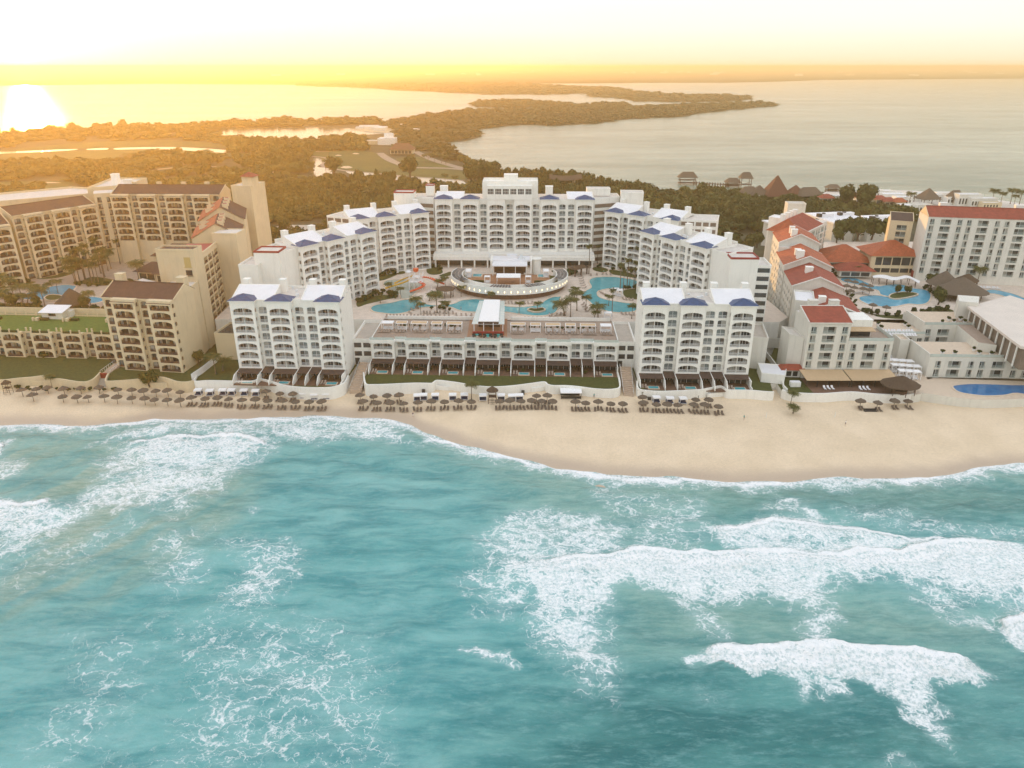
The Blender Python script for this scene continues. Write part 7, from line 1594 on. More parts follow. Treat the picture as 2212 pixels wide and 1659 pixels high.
for v, pts, where in ((11, [(832, 68), (881, 70), (935, 68), (972, 68), (1025, 68), (1073, 70), (1276, 78), (1320, 82), (1370, 80)], 'before the left white sea wall'), (6, [(532, 865), (580, 865), (668, 870), (800, 875), (888, 877), (1027, 885), (1165, 885), (1246, 888), (1304, 885)], 'before the middle sea wall'), (13, [(298, 365), (390, 370), (481, 372)], 'before the right white sea wall')):
    for i, (px, py) in enumerate(pts):
        x, y = G1(v, px, py, 3.2); place(CP_, CPu, (x, y, float(sand_z(np.array([x]), np.array([y]))[0])), .05, 1.0, f'{ORD[i]} white square beach cabana from the left {where}', f'white beach cabanas {where}', 'cabana')
# lifeguard posts
def guard(v, px, py, label, s=1.0):
    x, y = G1(v, px, py, 2); root = empty('lifeguard_post', (x, y, 1.6), 0, label, 'lifeguard post'); root.scale = (s, s, s)
    mb = MB()
    for sx in (-1, 1):
        for sy in (-1, 1): mb.tube([(sx * 1.3, sy * 1.1, 0), (sx * 1.0, sy * .9, 5.0)], [.1, .08], 5)
    mb.box(-1.2, 1.2, -1.0, 1.0, 2.6, 2.75)
    for z_ in (.9, 1.7, 3.6): mb.bar((-1.25, -1.05, z_), (1.25, -1.05, z_), .05); mb.bar((-1.25, 1.05, z_), (1.25, 1.05, z_), .05)
    for k in range(7): mb.bar((-.4, -1.15 - .12 * (6 - k), .3 + .35 * k), (.4, -1.15 - .12 * (6 - k), .3 + .35 * k), .04)
    mb.build('timber_frame', M['wood'], root); mb = MB(); mb.lathe(0, 0, [(1.9, 4.6), (1.85, 4.8), (1.0, 5.5), (.1, 6.1)], 14); mb.build('thatch_canopy', M['thatch'], root)
guard(6, 1100, 925, 'dark timber lifeguard post with thatched cap beside the middle cabanas'); guard(7, 80, 1160, 'lifeguard post with shaggy thatch at the far left of the beach', .8)
def beachbar():
    x, y = G1(6, 1690, 885, 2); root = empty('beach_bar', (x, y, 1.7), 0, 'white flat-topped beach bar by the right end of the middle sea wall', 'kiosk'); mb = MB(); mb.box(-3.4, 3.4, -1.9, 2.0, 2.5, 2.75); mb.build('roof', M['fabric'], root)
    mb = MB()
    for sx in (-3.2, 3.1):
        for sy in (-1.7, 1.7): mb.box(sx, sx + .12, sy, sy + .12, 0, 2.49)
    mb.box(-3.2, 3.2, -1.3, -.9, .05, 1.1); mb.box(-3.2, 3.2, 1.2, 1.3, .05, 2.4); mb.build('counter', M['black'], root)
beachbar()
for v, px, py, l in ((6, 580, 842, 'small dark speaker box on the sand behind the leftmost cabanas'), (6, 1330, 858, 'small dark speaker box behind the cabanas by the lifeguard post'), (13, 248, 362, 'small dark speaker box beside the first right-hand umbrella'), (13, 576, 350, 'small dark speaker box behind the right-hand umbrellas'), (13, 1777, 442, 'long black beach sofa on the bare sand')):
    x, y = G1(v, px, py, 2.3); mb = MB(); w_ = 1.9 if 'sofa' in l else .5; mb.box(-w_, w_, -.5, .5, 0, .5 if 'sofa' in l else 1.2); mb.box(-w_, w_, .35, .55, .5 if 'sofa' in l else 1.2, .9 if 'sofa' in l else 1.4); o = mb.build('beach_sofa' if 'sofa' in l else 'speaker_box', M['black'], None, (x, y, 1.9)); tag(o, l, 'sofa' if 'sofa' in l else 'speaker')
for v, px, py, l in ((13, 1053, 505, 'left white volleyball post leaning on the open sand'), (13, 1527, 500, 'right white volleyball post on the open sand')):
    x, y = G1(v, px, py, 1.5); mb = MB(); mb.tube([(0, 0, 0), (.1, 0, 2.4)], [.07, .05], 6); mb.box(-.3, .3, -.3, .3, -.1, .12); tag(mb.build('volleyball_post', M['rail'], None, (x, y, 1.5)), l, 'post')
# ---------------------------------------------------------------- roof terrace of the low block
def pergola(x, y, z, w_, d, mat, label, group, beds=True):
    root = empty('cabana', (x, y, z), rad(-1.8), label, 'cabana', group); a = w_ / 2; mb = MB()
    for sx in (-a, a - .16):
        for sy in (-d/2, d/2 - .16): mb.box(sx, sx + .16, sy, sy + .16, 0, 2.7)
    mb.box(-a, a, -d/2, -d/2 + .16, 2.7, 2.9); mb.box(-a, a, d/2 - .16, d/2, 2.7, 2.9); mb.box(-a, -a + .16, -d/2 + .161, d/2 - .161, 2.7, 2.9); mb.box(a - .16, a, -d/2 + .161, d/2 - .161, 2.7, 2.9); mb.build('frame', M['fabric'], root)
    mb = MB(); mb.box(-a + .17, a - .17, -d/2 + .17, d/2 - .17, 2.74, 2.84); mb.build('canopy', M[mat], root)
    n = 2 if w_ > 3.4 else 1
    for k in range(n if beds else 0):
        cx = (k - (n - 1) / 2) * w_ * .45; mb = MB(); mb.box(cx - .85, cx + .85, -.6, 1.1, .1, .5); mb.box(cx - .85, cx + .85, .8, 1.1, .5, .95); mb.box(cx - .5, cx + .5, .35, .75, .5, .75); mb.build('daybed', M['loungewhite'], root)
cw = [(310, 90, 'fabric'), (415, 88, 'tancanvas'), (548, 128, 'tancanvas'), (680, 84, 'tancanvas'), (812, 122, 'tancanvas'), (1292, 116, 'tancanvas'), (1425, 80, 'tancanvas'), (1556, 116, 'tancanvas'), (1688, 80, 'tancanvas'), (1820, 120, 'tancanvas'), (1955, 84, 'fabric')]
for i, (cx, wd, mt) in enumerate(cw):
    x, y = G1(6, cx, 318 + (cx - 310) * .0135, 16.8); pergola(x, y, 14.02, wd * .2864 / 6.35, 3.0, mt, f'{ORD[i]} cabana from the left on the roof terrace, {"white" if mt == "fabric" else "tan"} canopy, {"wide" if wd > 100 else "narrow"}', 'cabanas on the roof terrace')
gk = 0
for i, (x0, x1, n) in enumerate([(245, 320, 5), (520, 600, 4), (655, 720, 4), (780, 850, 4), (1250, 1325, 5), (1510, 1540, 2), (1575, 1660, 4), (1700, 1745, 3), (1790, 1880, 6), (1920, 2005, 5), (380, 430, 3)]):
    for k in range(n):
        px = x0 + (x1 - x0) * k / max(1, n - 1); x, y = G1(6, px, 386 + (px - 245) * .012, 14.3)
        place(LPg, LPgu, (x, y, 14.02), random.Random(k + i).uniform(-.1, .1), 1.0, f'{ORD[k]} taupe lounger from the left, {ORD[i]} set before the terrace cabanas', 'taupe loungers before the terrace cabanas', 'lounger')
for i, (x0, x1) in enumerate([(365, 440), (630, 720), (895, 985), (1155, 1235), (1420, 1510), (1685, 1770), (1800, 1860)]):
    for k in range(3):
        px = x0 + (x1 - x0) * k / 2; x, y = G1(6, px, 436 + (px - 365) * .012, 14.3)
        place(LPg, LPgu, (x, y + .6, 14.02), .05, 1.0, f'{ORD[k]} taupe lounger in the {ORD[i]} parapet notch of the roof terrace', 'taupe loungers along the roof terrace parapet', 'lounger')
# retaining wall and planting behind the cabanas
mb = MB(); mb.wall([(-46, 259.9), (-13.5, 258.9)], 13.9, 15.3, .4); o = mb.build('retaining_wall', M['white']); tag(o, 'white low retaining wall behind the terrace cabanas, left of the bar pavilion', 'wall')
mb = MB(); mb.wall([(-.5, 258.4), (36, 257.3)], 13.9, 15.3, .4); o = mb.build('retaining_wall', M['white']); tag(o, 'white low retaining wall behind the terrace cabanas, right of the bar pavilion', 'wall')
shrub_row(6, [(350, 345), (480, 350), (620, 350), (740, 352), (880, 355)], 14.0, 14, 'between the left terrace cabanas', .5, .3); shrub_row(6, [(1240, 362), (1360, 362), (1490, 365), (1620, 366), (1750, 368), (1890, 370)], 14.0, 16, 'between the right terrace cabanas', .5, .3)
def barpav():
    z = 17.6; p = G(6, [(1003, 155), (1192, 157), (1190, 332), (945, 330)], z); root = empty('bar_pavilion', (p[3][0], p[3][1], 14), 0, 'bar pavilion with white membrane roof and glass side louvres over brick-red paving', 'pavilion'); q = [(x - p[3][0], y - p[3][1]) for x, y in p]
    tl, tr, br, bl = [Vector((*a, 3.6)) for a in q]
    def at(u, v, dz=0): a = bl.lerp(br, u); b = tl.lerp(tr, u); c = a.lerp(b, v); return (c.x, c.y, c.z + dz)
    mb = MB(); mb.q(at(.18, .08, .25), at(.82, .08, .25), at(.82, 1.0, .45), at(.18, 1.0, .45)); mb.q(at(.18, .08, 0), at(.82, .08, 0), at(.82, .08, .25), at(.18, .08, .25)); mb.q(at(.18, .08, 0), at(.18, 1, 0), at(.18, 1, .45), at(.18, .08, .25)); mb.q(at(.82, .08, 0), at(.82, .08, .25), at(.82, 1, .45), at(.82, 1, 0)); mb.build('membrane_roof', M['fabric'], root)
    for u0, u1 in ((0, .17), (.83, 1.0)):
        g = MB()
        for k in range(22): v0 = k / 22; g.q(at(u0, v0), at(u1, v0), at(u1, v0 + .036, .04), at(u0, v0 + .036, .04))
        g.build('louvre_roof', M['glasspanel'], root)
    g = MB()
    for u in (0, .17, .83, .99): a, b = at(u, 0, -.15), at(u, 1, -.15); g.bar(a, b, .1)
    for v in [k / 8 for k in range(9)]: g.bar(at(0, v, -.12), at(1, v, -.12), .06)
    for u in (.05, .35, .65, .95):
        for v in (.05, .5, .95): a = at(u, v); g.box(a[0] - .13, a[0] + .13, a[1] - .13, a[1] + .13, 0, 3.5)
    g.build('frame', M['fabric'], root)
    g = MB(); a, b = at(.02, -.02), at(.98, -.02); g.box(a[0], b[0], a[1] - .9, a[1] - .3, 0, 1.15); g.build('bar_counter', M['redpaint'], root)
    g = MB(); a, b = at(-.12, -.12), at(1.1, .6); g.box(a[0], b[0], a[1], b[1], -.3, .06); g.build('brick_floor', M['woodfloor'], root)
    g = MB(); a, b = at(.15, .25), at(.85, .4); g.box(a[0], b[0], a[1], b[1], .07, 2.2); g.build('back_bar', M['wood'], root)
    for k in range(3):
        a = at(.18 + .32 * k, -.12); r2 = empty('sofa_set', (a[0] + p[3][0], a[1] + p[3][1], 14.02), .1, f'{["left", "middle", "right"][k]} dark sofa set with teal cushions before the bar pavilion', 'sofa'); s = MB(); s.box(-1.6, 1.6, .3, .9, 0, .45); s.box(-1.6, 1.6, .9, 1.1, 0, .85); s.box(-1.6, -1.0, -.9, .3, 0, .45); s.box(1.0, 1.6, -.9, .3, 0, .45); s.build('frame', M['black'], r2); s = MB(); s.box(-.5, .5, .3, .85, .45, .7); s.box(-.4, .4, -.5, .1, 0, .4); s.build('cushion', M['teal'], r2)
barpav()
# ---------------------------------------------------------------- oval restaurant deck
def oval():
    lp_, rp, fp = G1(14, 340, 470, 19.2), G1(14, 1947, 450, 19.2), G1(14, 1150, 665, 19.2)
    cx = (lp_[0] + rp[0]) / 2; a = (rp[0] - lp_[0]) / 2; cy = (lp_[1] + rp[1]) / 2; b = cy - fp[1]
    root = empty('oval_restaurant', (cx, cy, 14), rad(-1.5), 'oval restaurant deck wrapped by a curved white wall with lit wall lamps', 'restaurant')
    A = [math.pi + math.pi * k / 60 for k in range(-7, 68)]
    def el_(r, t): return ((a - r) * math.cos(t), (b - r) * math.sin(t))
    o_ = [el_(0, t) for t in A]
    mb = MB(); mb.wall(o_, 2.3, 5.25, .3); mb.build('curved_wall', M['white'], root); mb = MB(); i_ = [el_(4.6, t) for t in A]; mb.wall(i_, 2.3, 5.25, .25); mb.build('inner_curved_wall', M['white'], root)
    mb = MB()
    for (p, q_, r, s) in zip(o_, o_[1:], i_[1:], i_): mb.q((*s, 2.32), (*r, 2.32), (*q_, 2.32), (*p, 2.32))
    mb.build('soffit', M['white'], root)
    mb = MB(); inn = [el_(1.6, t) for t in A]; mb.wall(inn, 0, 2.31, .2); mb.build('brown_plinth', M['patio'], root)
    for t0, t1 in ((-7, 12), (24, 31), (36, 43), (52, 67)):
        g = MB(); rng_ = [math.pi + math.pi * k / 60 for k in range(t0, t1 + 1)]
        for ta, tb in zip(rng_, rng_[1:]):
            for w0, w1 in ((.3, 1.5), (1.65, 2.85), (3.0, 4.3)):
                p0, p1, p2, p3 = el_(w0, ta + .006), el_(w0, tb - .006), el_(w1, tb - .006), el_(w1, ta + .006); g.q((*p3, 5.3), (*p2, 5.3), (*p1, 5.3), (*p0, 5.3)) 
        g.build('louvre_panel', M['solar'], root)
    for k in range(26):
        t = math.pi * (1.08 + .84 * k / 25) ; p = el_(-.17, t); g = MB()
        g.box(p[0] - .09, p[0] + .09, p[1] - .06, p[1] + .06, 3.15, 3.75); g.build('wall_lamp', M['lampglow'], root)
    # floor inside
    fl = [el_(6.2, t) for t in A if True]; g = MB(); g.prism([(x, y) for x, y in fl], 1.2, 3.1, 0, top=1); g.build('deck_floor', [M['white'], M['woodfloor']], root)
    for s in (-1, 1):
        for nm, x0, x1, y0, y1 in (('plunge_pool', 11.8, 16.2, 1.0, 6.0), ('plunge_pool', 8.2, 13.0, -14.2, -9.4)):
            g = MB(); xa, xb = sorted((s * x0, s * x1)); g.box(xa, xb, y0, y1, 3.1, 3.35, 0); g.box(xa + .4, xb - .4, y0 + .4, y1 - .4, 3.2, 3.36, 1); g.build('plunge_pool', [M['poolrim'], M['poolwater']], root)
        g = MB(); xa, xb = sorted((s * 10.5, s * 18)); g.box(xa, xb, -7.6, -6.6, 3.1, 4.0); xa, xb = sorted((s * 3.6, s * 9.6)); g.box(xa, xb, -17.2, -15.8, 3.1, 3.9); g.build('planter_hedge', M['hedge'], root)
        g = MB(); xa, xb = sorted((s * 17.4, s * 20.6)); g.box(xa - .3, xb - .3, -8, 4, 3.11, 3.2); g.build('grass_strip', M['lawn'], root)
    # open pavilion behind, flat canopy in front
    g = MB(); g.box(-7.6, 7.4, 3.0, 14.5, 7.3, 7.7); g.box(-8.0, 8.6, 10.5, 18, 7.71, 8.4); g.box(-1.5, 3, 13.0, 15.5, 8.41, 10.0); g.build('pavilion_roof', M['roofwhite'], root)
    g = MB()
    for x in (-7.3, -2.5, 2.4, 7.0): g.box(x - .12, x + .12, 3.3, 3.55, 3.1, 7.29)
    g.box(-8.6, -7.7, 8, 18, 3.1, 8.6); g.box(8.7, 9.6, 8, 18, 3.1, 8.6); g.build('pavilion_column', M['white'], root)
    g = MB(); g.box(-7, 7, 9, 9.2, 3.1, 7.2); g.box(-6, 6, 6.6, 7.4, 3.1, 4.3); g.build('bar_back', M['wood'], root)
    g = MB(); g.box(-5.2, 4.8, -10.6, -4.2, 6.0, 6.25)
    for x in (-5, 4.6):
        for y in (-10.4, -4.6): g.box(x, x + .16, y, y + .16, 3.1, 5.99)
    g.build('shade_canopy', M['fabric'], root)
    g = MB(); g.lathe(11.5, 12.5, [(1.9, 0), (1.9, 8.2), (2.3, 8.3), (2.3, 8.7)], 20); g.build('round_stair', M['white'], root)
    g = MB(); g.box(-9.5, -8.9, 14, 15, 8.4, 9.6); g.box(4.0, 5.0, 11.5, 12.6, 8.4, 9.5); g.box(5.6, 6.6, 11.5, 12.6, 8.4, 9.3); g.box(4.2, 5.4, 14, 15.2, 8.4, 9.7); g.build('roof_machinery', M['rail'], root)
    for (x, y) in ((-17.5, 1.0), (15.6, 1.2), (-9.2, -7.6), (7.8, -7.6), (-17.5, 3.6), (15.6, 3.6)):
        w_ = root.matrix_world; pergola(cx + x, cy + y, 17.12, 2.4, 2.2, 'fabric', {(-17.5, 1.0): 'white daybed cabana at the left rear of the oval deck, nearer', (15.6, 1.2): 'white daybed cabana at the right rear of the oval deck, nearer', (-9.2, -7.6): 'white daybed cabana left of the oval deck shade canopy', (7.8, -7.6): 'white daybed cabana right of the oval deck shade canopy', (-17.5, 3.6): 'white daybed cabana at the left rear of the oval deck, farther', (15.6, 3.6): 'white daybed cabana at the right rear of the oval deck, farther'}[(x, y)], 'white cabanas on the oval deck')
oval()
# water slides
def slides():
    c = G1(3, 815, 1120, 14); root = empty('water_slide_tower', (c[0], c[1], 14), 0, 'water play tower with orange and yellow slides in the splash pool', 'water slide'); mb = MB()
    for x in (-2, 0, 2, 3.4):
        for y in (0, 3, 5): mb.lathe(x, y, [(.13, 0), (.13, 6.4)], 7)
    mb.box(-2.2, 3.6, 0, 5.2, 3.0, 3.2); mb.box(-1, 2.2, 2, 5.2, 4.6, 4.8); mb.build('tower_frame', M['fabric'], root)
    def chute(pts, mat, w_=.55):
        g = MB(); sm = smooth(pts, 5, False)
        for a, b in zip(sm, sm[1:]):
            dx, dy = b[0] - a[0], b[1] - a[1]; l = math.hypot(dx, dy) or 1; nx, ny = -dy / l * w_, dx / l * w_
            for s0, z0, s1, z1 in ((-1, .45, -.6, 0), (-.6, 0, .6, 0), (.6, 0, 1, .45)): g.q((a[0] + nx * s0, a[1] + ny * s0, a[2] + z0), (b[0] + nx * s0, b[1] + ny * s0, b[2] + z0), (b[0] + nx * s1, b[1] + ny * s1, b[2] + z1), (a[0] + nx * s1, a[1] + ny * s1, a[2] + z1))
        g.build('slide', M[mat], root)
    chute([(3, 3, 4.4), (6, 4.5, 3.6), (9.5, 2.5, 2.6), (12.5, 2.2, 1.6)], 'orange', .8); chute([(2, 0, 3.2), (4.4, -1.6, 2.2), (2.2, -3.6, 1.2), (-1.2, -4.8, .3)], 'orange', .8); chute([(-2, 2, 3.4), (-5, 1.6, 2.2), (-9, .4, 1.2), (-12, -.6, .5)], 'yellow', .6); chute([(-1, 4, 4.6), (-5.5, 4.4, 2.9), (-8.6, 2.8, 1.6)], 'yellow', .5)
    g = MB(); g.lathe(.6, 3.5, [(.3, 6.5), (1.1, 7.0), (1.2, 8.2)], 12); g.build('tipping_bucket', M['orange'], root); g = MB(); g.lathe(-2.6, 4.5, [(1.4, 6.2), (1.4, 6.6), (.2, 7.2)], 10); g.build('roof_cap', M['rail'], root)
    for k in range(12): a = .52 * k
    g = MB()
    for k in range(7): g.bar((-7 + 2.4 * k, -2 + (k % 3), 0), (-7 + 2.4 * k, -2 + (k % 3), 2.2), .08)
    g.build('water_spout', M['fabric'], root)
slides()
def thatch_round(v, px, py, z, r_, h, hb, label, mat='thatch', flat=.5, sx=1.0, name='thatched_shelter'):
    x, y = G1(v, px, py, z); root = empty(name, (x, y, z), 0, label, 'thatched shelter'); mb = MB(); rn = random.Random(int(px))
    n = 22; prof = [(r_, hb - .25), (r_ * .98, hb), (r_ * .6, hb + h * flat * .8), (r_ * .3, hb + h * .75), (.15, hb + h)]; rings = []
    for r, zz in prof:
        rings.append(len(mb.v))
        for k in range(n): j = 1 + rn.uniform(-.05, .05); mb.v.append((r * j * sx * math.cos(6.2832 * k / n), r * j * math.sin(6.2832 * k / n), zz + rn.uniform(-.08, .08)))
    for a, b in zip(rings, rings[1:]):
        for k in range(n): mb.f.append((a + k, a + (k + 1) % n, b + (k + 1) % n, b + k)); mb.m.append(0)
    mb.f.append(tuple(rings[0] + k for k in reversed(range(n)))); mb.m.append(0); mb.f.append(tuple(rings[-1] + k for k in range(n))); mb.m.append(0)
    mb.build('thatch_roof', M[mat], root); mb = MB()
    for k in range(8): a = .785 * k; mb.lathe(r_ * sx * .8 * math.cos(a), r_ * .8 * math.sin(a), [(.14, 0), (.14, hb)], 6)
    mb.build('post', M['wood'], root)
    if r_ > 4: mb = MB(); mb.lathe(0, 0, [(r_ * .45, 0), (r_ * .45, 1.1)], 14); mb.build('bar_counter', M['wood'], root)
    return root
thatch_round(3, 1085, 1180, 14, 3.9, .9, 3.4, 'round flat thatched shelter beside the splash pool'); thatch_round(1, 640, 1285, 13, 6.0, 5.2, 3.0, 'big conical thatched hut by the pale blue pool'); thatch_round(5, 1735, 850, 12, 4.6, 2.6, 4.8, 'round tan thatched roof above the larger brown one', 'thatch')
thatch_round(5, 1560, 850, 12, 6.8, 5.2, 3.4, 'big brown thatched roof left of the round tan one', 'thatchdark'); thatch_round(5, 1690, 905, 12, 8.6, 5.8, 3.0, 'widest brown thatched roof beside the white restaurant', 'thatchdark', sx=1.25); thatch_round(5, 1225, 1640, 5, 5.2, 2.6, 3.0, 'tan thatched hut on the promenade right of the red front block', 'thatch', sx=1.15)
def thatch_gable(v, px, py, z, lx, ly, hb, h, ang, label, mat='thatchred', name='thatched_hall'):
    x, y = G1(v, px, py, z); return hip(name, label, x, y, z + hb, lx, ly, h, ang, mat, 'cream', 2.0, .06 if h > 6 else .55, z, walls=False, posts=True, cat='thatched hall')
thatch_gable(4, 480, 990, 14, 9, 5, 3.2, 1.2, rad(40), 'long brown thatched shelter right of the oval deck', 'thatch')
# loungers and parasols round the pools
def lrow(v, pts, z, n, where, proto=LPg, used=LPgu, ang=0.0, colr='taupe'):
    p = G(v, pts, z)
    for k in range(n):
        t = k / max(1, n - 1) * (len(p) - 1); i = min(int(t), len(p) - 2); t -= i; x = p[i][0] + (p[i + 1][0] - p[i][0]) * t; y = p[i][1] + (p[i + 1][1] - p[i][1]) * t; r = random.Random(n * 13 + k)
        place(proto, used, (x, y, z + .02), ang + r.uniform(-.25, .25), 1.0, f'{ORD[k]} {colr} lounger from the left {where}', f'{colr} loungers {where}', 'lounger')
lrow(3, [(575, 1355), (840, 1358)], 14, 10, 'on the left terrace ledge below the pool'); lrow(3, [(890, 1358), (1110, 1360)], 14, 7, 'on the middle ledge below the pool'); lrow(3, [(1180, 1345), (1305, 1348)], 14, 4, 'on the ledge beside the bar pavilion'); lrow(3, [(1770, 1378), (2160, 1385)], 14, 12, 'on the right ledge below the pool')
lrow(3, [(780, 1325), (800, 1300), (840, 1285)], 14, 3, 'on the left tip of the sandy spit', ang=.8); lrow(3, [(900, 1325), (960, 1330), (1060, 1325), (1150, 1328)], 14, 8, 'on the front of the sandy spit'); lrow(3, [(1600, 1240), (1690, 1245)], 14, 4, 'below the oval wall, left set'); lrow(3, [(1740, 1245), (1830, 1240)], 14, 4, 'below the oval wall, right set'); lrow(3, [(2000, 1350), (2060, 1345), (2110, 1330)], 14, 4, 'at the right bend of the winding pool', ang=-.5)
lrow(4, [(500, 1010), (510, 1060), (530, 1110)], 14, 6, 'on the left bank of the large pool', ang=-1.3); lrow(4, [(590, 1000), (690, 990), (760, 995)], 14, 5, 'on the far bank of the large pool'); lrow(4, [(680, 1150), (720, 1175)], 14, 4, 'on the hooked bank of the large pool', ang=.6); lrow(4, [(870, 1205), (950, 1215)], 14, 4, 'on the grass edge of the large pool'); lrow(4, [(860, 1335), (960, 1340)], 14, 4, 'behind the right beachfront tower'); lrow(4, [(520, 1250), (540, 1280), (560, 1310)], 14, 4, 'along the walk between the pools', ang=-.9)
lrow(5, [(1000, 890), (940, 860), (870, 880)], 12, 6, 'on the left bank of the lagoon pool', LPw, LPwu, 1.1, 'white'); lrow(5, [(1830, 830), (2000, 838)], 12, 9, 'behind the big thatched roofs', LPw, LPwu, 0, 'white'); lrow(5, [(1110, 1372), (1280, 1376)], 5, 9, 'on the terrace between the stone blocks', LPw, LPwu, 0, 'white')
for j, y_ in enumerate((1172, 1186, 1200)):
    lrow(5, [(1085 + j * 18, y_), (1330 + j * 12, y_ + 2)], 12.02, 12, f'in the {["back", "middle", "front"][j]} line on the stone terrace roof', LPw, LPwu, 0, 'white')
for v, pts, z, where in ((13, [(1460, 292), (1488, 292), (1515, 292)], 4.5, 'before the left slatted canopy'), (13, [(1708, 296), (1735, 296), (1762, 296)], 4.5, 'before the right slatted canopy')): lrow(v, pts, z, 3, where, LPw, LPwu, .1, 'white')
i = 0
for r_, y_ in enumerate((1395, 1435, 1480)):
    for k in range(4 if r_ < 2 else 3):
        x, y = G1(5, 1140 + 55 * k + r_ * 55, y_ + 4 * k, 7.3); pergola(x, y, 5.02, 2.6, 2.4, 'fabric', f'{ORD[k]} white cabana from the left, {["back", "middle", "front"][r_]} row by the stone block', 'white cabanas beside the stone terrace block')
UR, URu = umb_proto('thatchdark', 1.7, 2.4), []
for i, (px, py) in enumerate([(830, 770), (885, 782), (820, 812), (945, 800), (1000, 812), (880, 825), (950, 832), (1000, 842), (850, 850), (1025, 960), (1130, 978), (1750, 300)][:11]):
    x, y = G1(5, px, py, 14.4); place(UR, URu, (x, y, 12.02), i, 1.0, f'{ORD[i]} brown round umbrella counting rightward and down beside the lagoon pool', 'brown umbrellas beside the lagoon pool', 'umbrella')
def wavy():
    p = G(5, [(1020, 735), (1120, 728), (1210, 742), (1300, 735), (1390, 770)], 15); q_ = G(5, [(1030, 750), (1120, 755), (1210, 765), (1310, 755), (1385, 790)], 15); root = empty('shade_walk', (p[0][0], p[0][1], 12), 0, 'white wavy shade roof along the far bank of the lagoon pool', 'canopy'); mb = MB(); a = smooth(p, 5, False); b = smooth(q_, 5, False)
    for k in range(len(a) - 1):
        f = lambda P_, i, d=0: (P_[i][0] - p[0][0], P_[i][1] - p[0][1], 3.0 + .25 * math.sin(i * .6) + d); mb.q(f(b, k), f(b, k + 1), f(a, k + 1), f(a, k)); mb.q(f(b, k + 1, -.12), f(b, k, -.12), f(a, k, -.12), f(a, k + 1, -.12)); mb.q(f(b, k, -.12), f(b, k + 1, -.12), f(b, k + 1), f(b, k))
    mb.build('roof', M['fabric'], root); mb = MB()
    for k in range(0, len(a), 3):
        for P_ in (a, b): x, y = P_[k][0] - p[0][0], P_[k][1] - p[0][1]; mb.box(x - .08, x + .08, y - .08, y + .08, 0, 2.7)
    mb.build('post', M['wood'], root)
wavy()
for i, (v, px, py, z, l) in enumerate(((4, 800, 1170, 14, 'blue and white cabana on the hooked bank of the large pool, left'), (4, 832, 1180, 14, 'blue and white cabana on the hooked bank of the large pool, right'), (4, 1010, 1015, 14, 'small pale cabana between the palm cluster and the angled right wing'), (4, 735, 1380, 14, 'white cabana on the pale paving behind the terrace wall'))):
    x, y = G1(v, px, py, z); pergola(x, y, z + .02, 2.8, 2.4, 'fabric', l, None)
# potted plants on the stone terraces
for i, (px, py, z) in enumerate([(970, 1130, 12), (1060, 1125, 12), (1085, 1150, 12), (1270, 1125, 12), (1295, 1150, 12), (1610, 1085, 14.8), (1650, 1105, 14.8), (1700, 1085, 14.8), (1735, 1105, 14.8), (1560, 1108, 14.8), (1560, 1345, 12), (1655, 1350, 12), (1805, 1320, 12), (1845, 1350, 12), (1940, 1355, 12)]):
    x, y = G1(5, px, py, z); root = empty('potted_plant', (x, y, z + .02), i, f'{ORD[i]} white pot with dark plant counting rightward over the stone terraces', 'potted plant', 'potted plants on the stone terraces'); mb = MB(); mb.lathe(0, 0, [(.45, 0), (.7, .8), (.6, .8), (.55, .7)], 12); mb.build('pot', M['fabric'], root); o = put('plant', SHR[i % 3], root, (0, 0, .6), i); o.scale = (.6, .6, .6)
# white annex houses between the right tower and the red front block
a1 = mass('garden_house', 'little white house with folded roof at the right foot of the blue-capped tower', [(*G1(5, 150, 1560, 4.4),), (*G1(5, 330, 1580, 4.4),), (*G1(5, 345, 1500, 4.4),), (*G1(5, 120, 1480, 4.4),)], 4.4, 7.4, 'white', 'roofwhite', .3)
pz = G1(5, 400, 1530, 4.4); hip('garden_house', 'little white house with bright red roof beside the folded-roof house', pz[0], pz[1] + 2, 7.4, 8.5, 5.5, 1.3, rad(-4), 'redroof', 'white', 3.0, .5, 4.4)
a3 = mass('garden_wall', 'low white tank house on the lawn before the red front block', rect(G1(5, 385, 1600, 4.4), G1(5, 460, 1600, 4.4), 1.8), 4.4, 6.0, 'white', 'roofwhite', 0)
mb = MB(); mb.wall(G(7, [(1772, 1050), (1880, 975), (1960, 910), (2040, 850), (2140, 790)], 4.4), 4.4, 6.7, .15); o = mb.build('slatted_fence', M['fabric']); tag(o, 'white slatted fence running up between the cream hotel lawn and the white tower', 'fence')
mb = MB(); mb.wall(G(13, [(1165, 245), (1175, 290), (1200, 315)], 4.4), 4.4, 5.6, .3); mb.wall(G(13, [(1050, 60), (1130, 165)], 4.4), 4.4, 6.2, .3); o = mb.build('garden_wall', M['white']); tag(o, 'white garden wall between the two right-hand hotels', 'wall')
for v, pts, l in ((5, [(155, 900), (280, 912)], 'first white cross wall in the grassy gap beside the red gables'), (5, [(150, 1035), (310, 1040)], 'middle white cross wall in the grassy gap beside the red gables'), (5, [(190, 1290), (345, 1300)], 'nearest white cross wall in the grassy gap beside the red gables')):
    mb = MB(); p = G(v, pts, 4.3); mb.wall(p, 4.2, 8.0, .4); o = mb.build('cross_wall', M['paleplaster']); tag(o, l, 'wall')
an = mass('roof_annex', 'low pale annex with roof deck at the right side of the beachfront tower', [(79.5, 236), (86.5, 234), (89.5, 250), (79.5, 251)], 4.3, 15.0, 'paleplaster', 'concrete', .9)
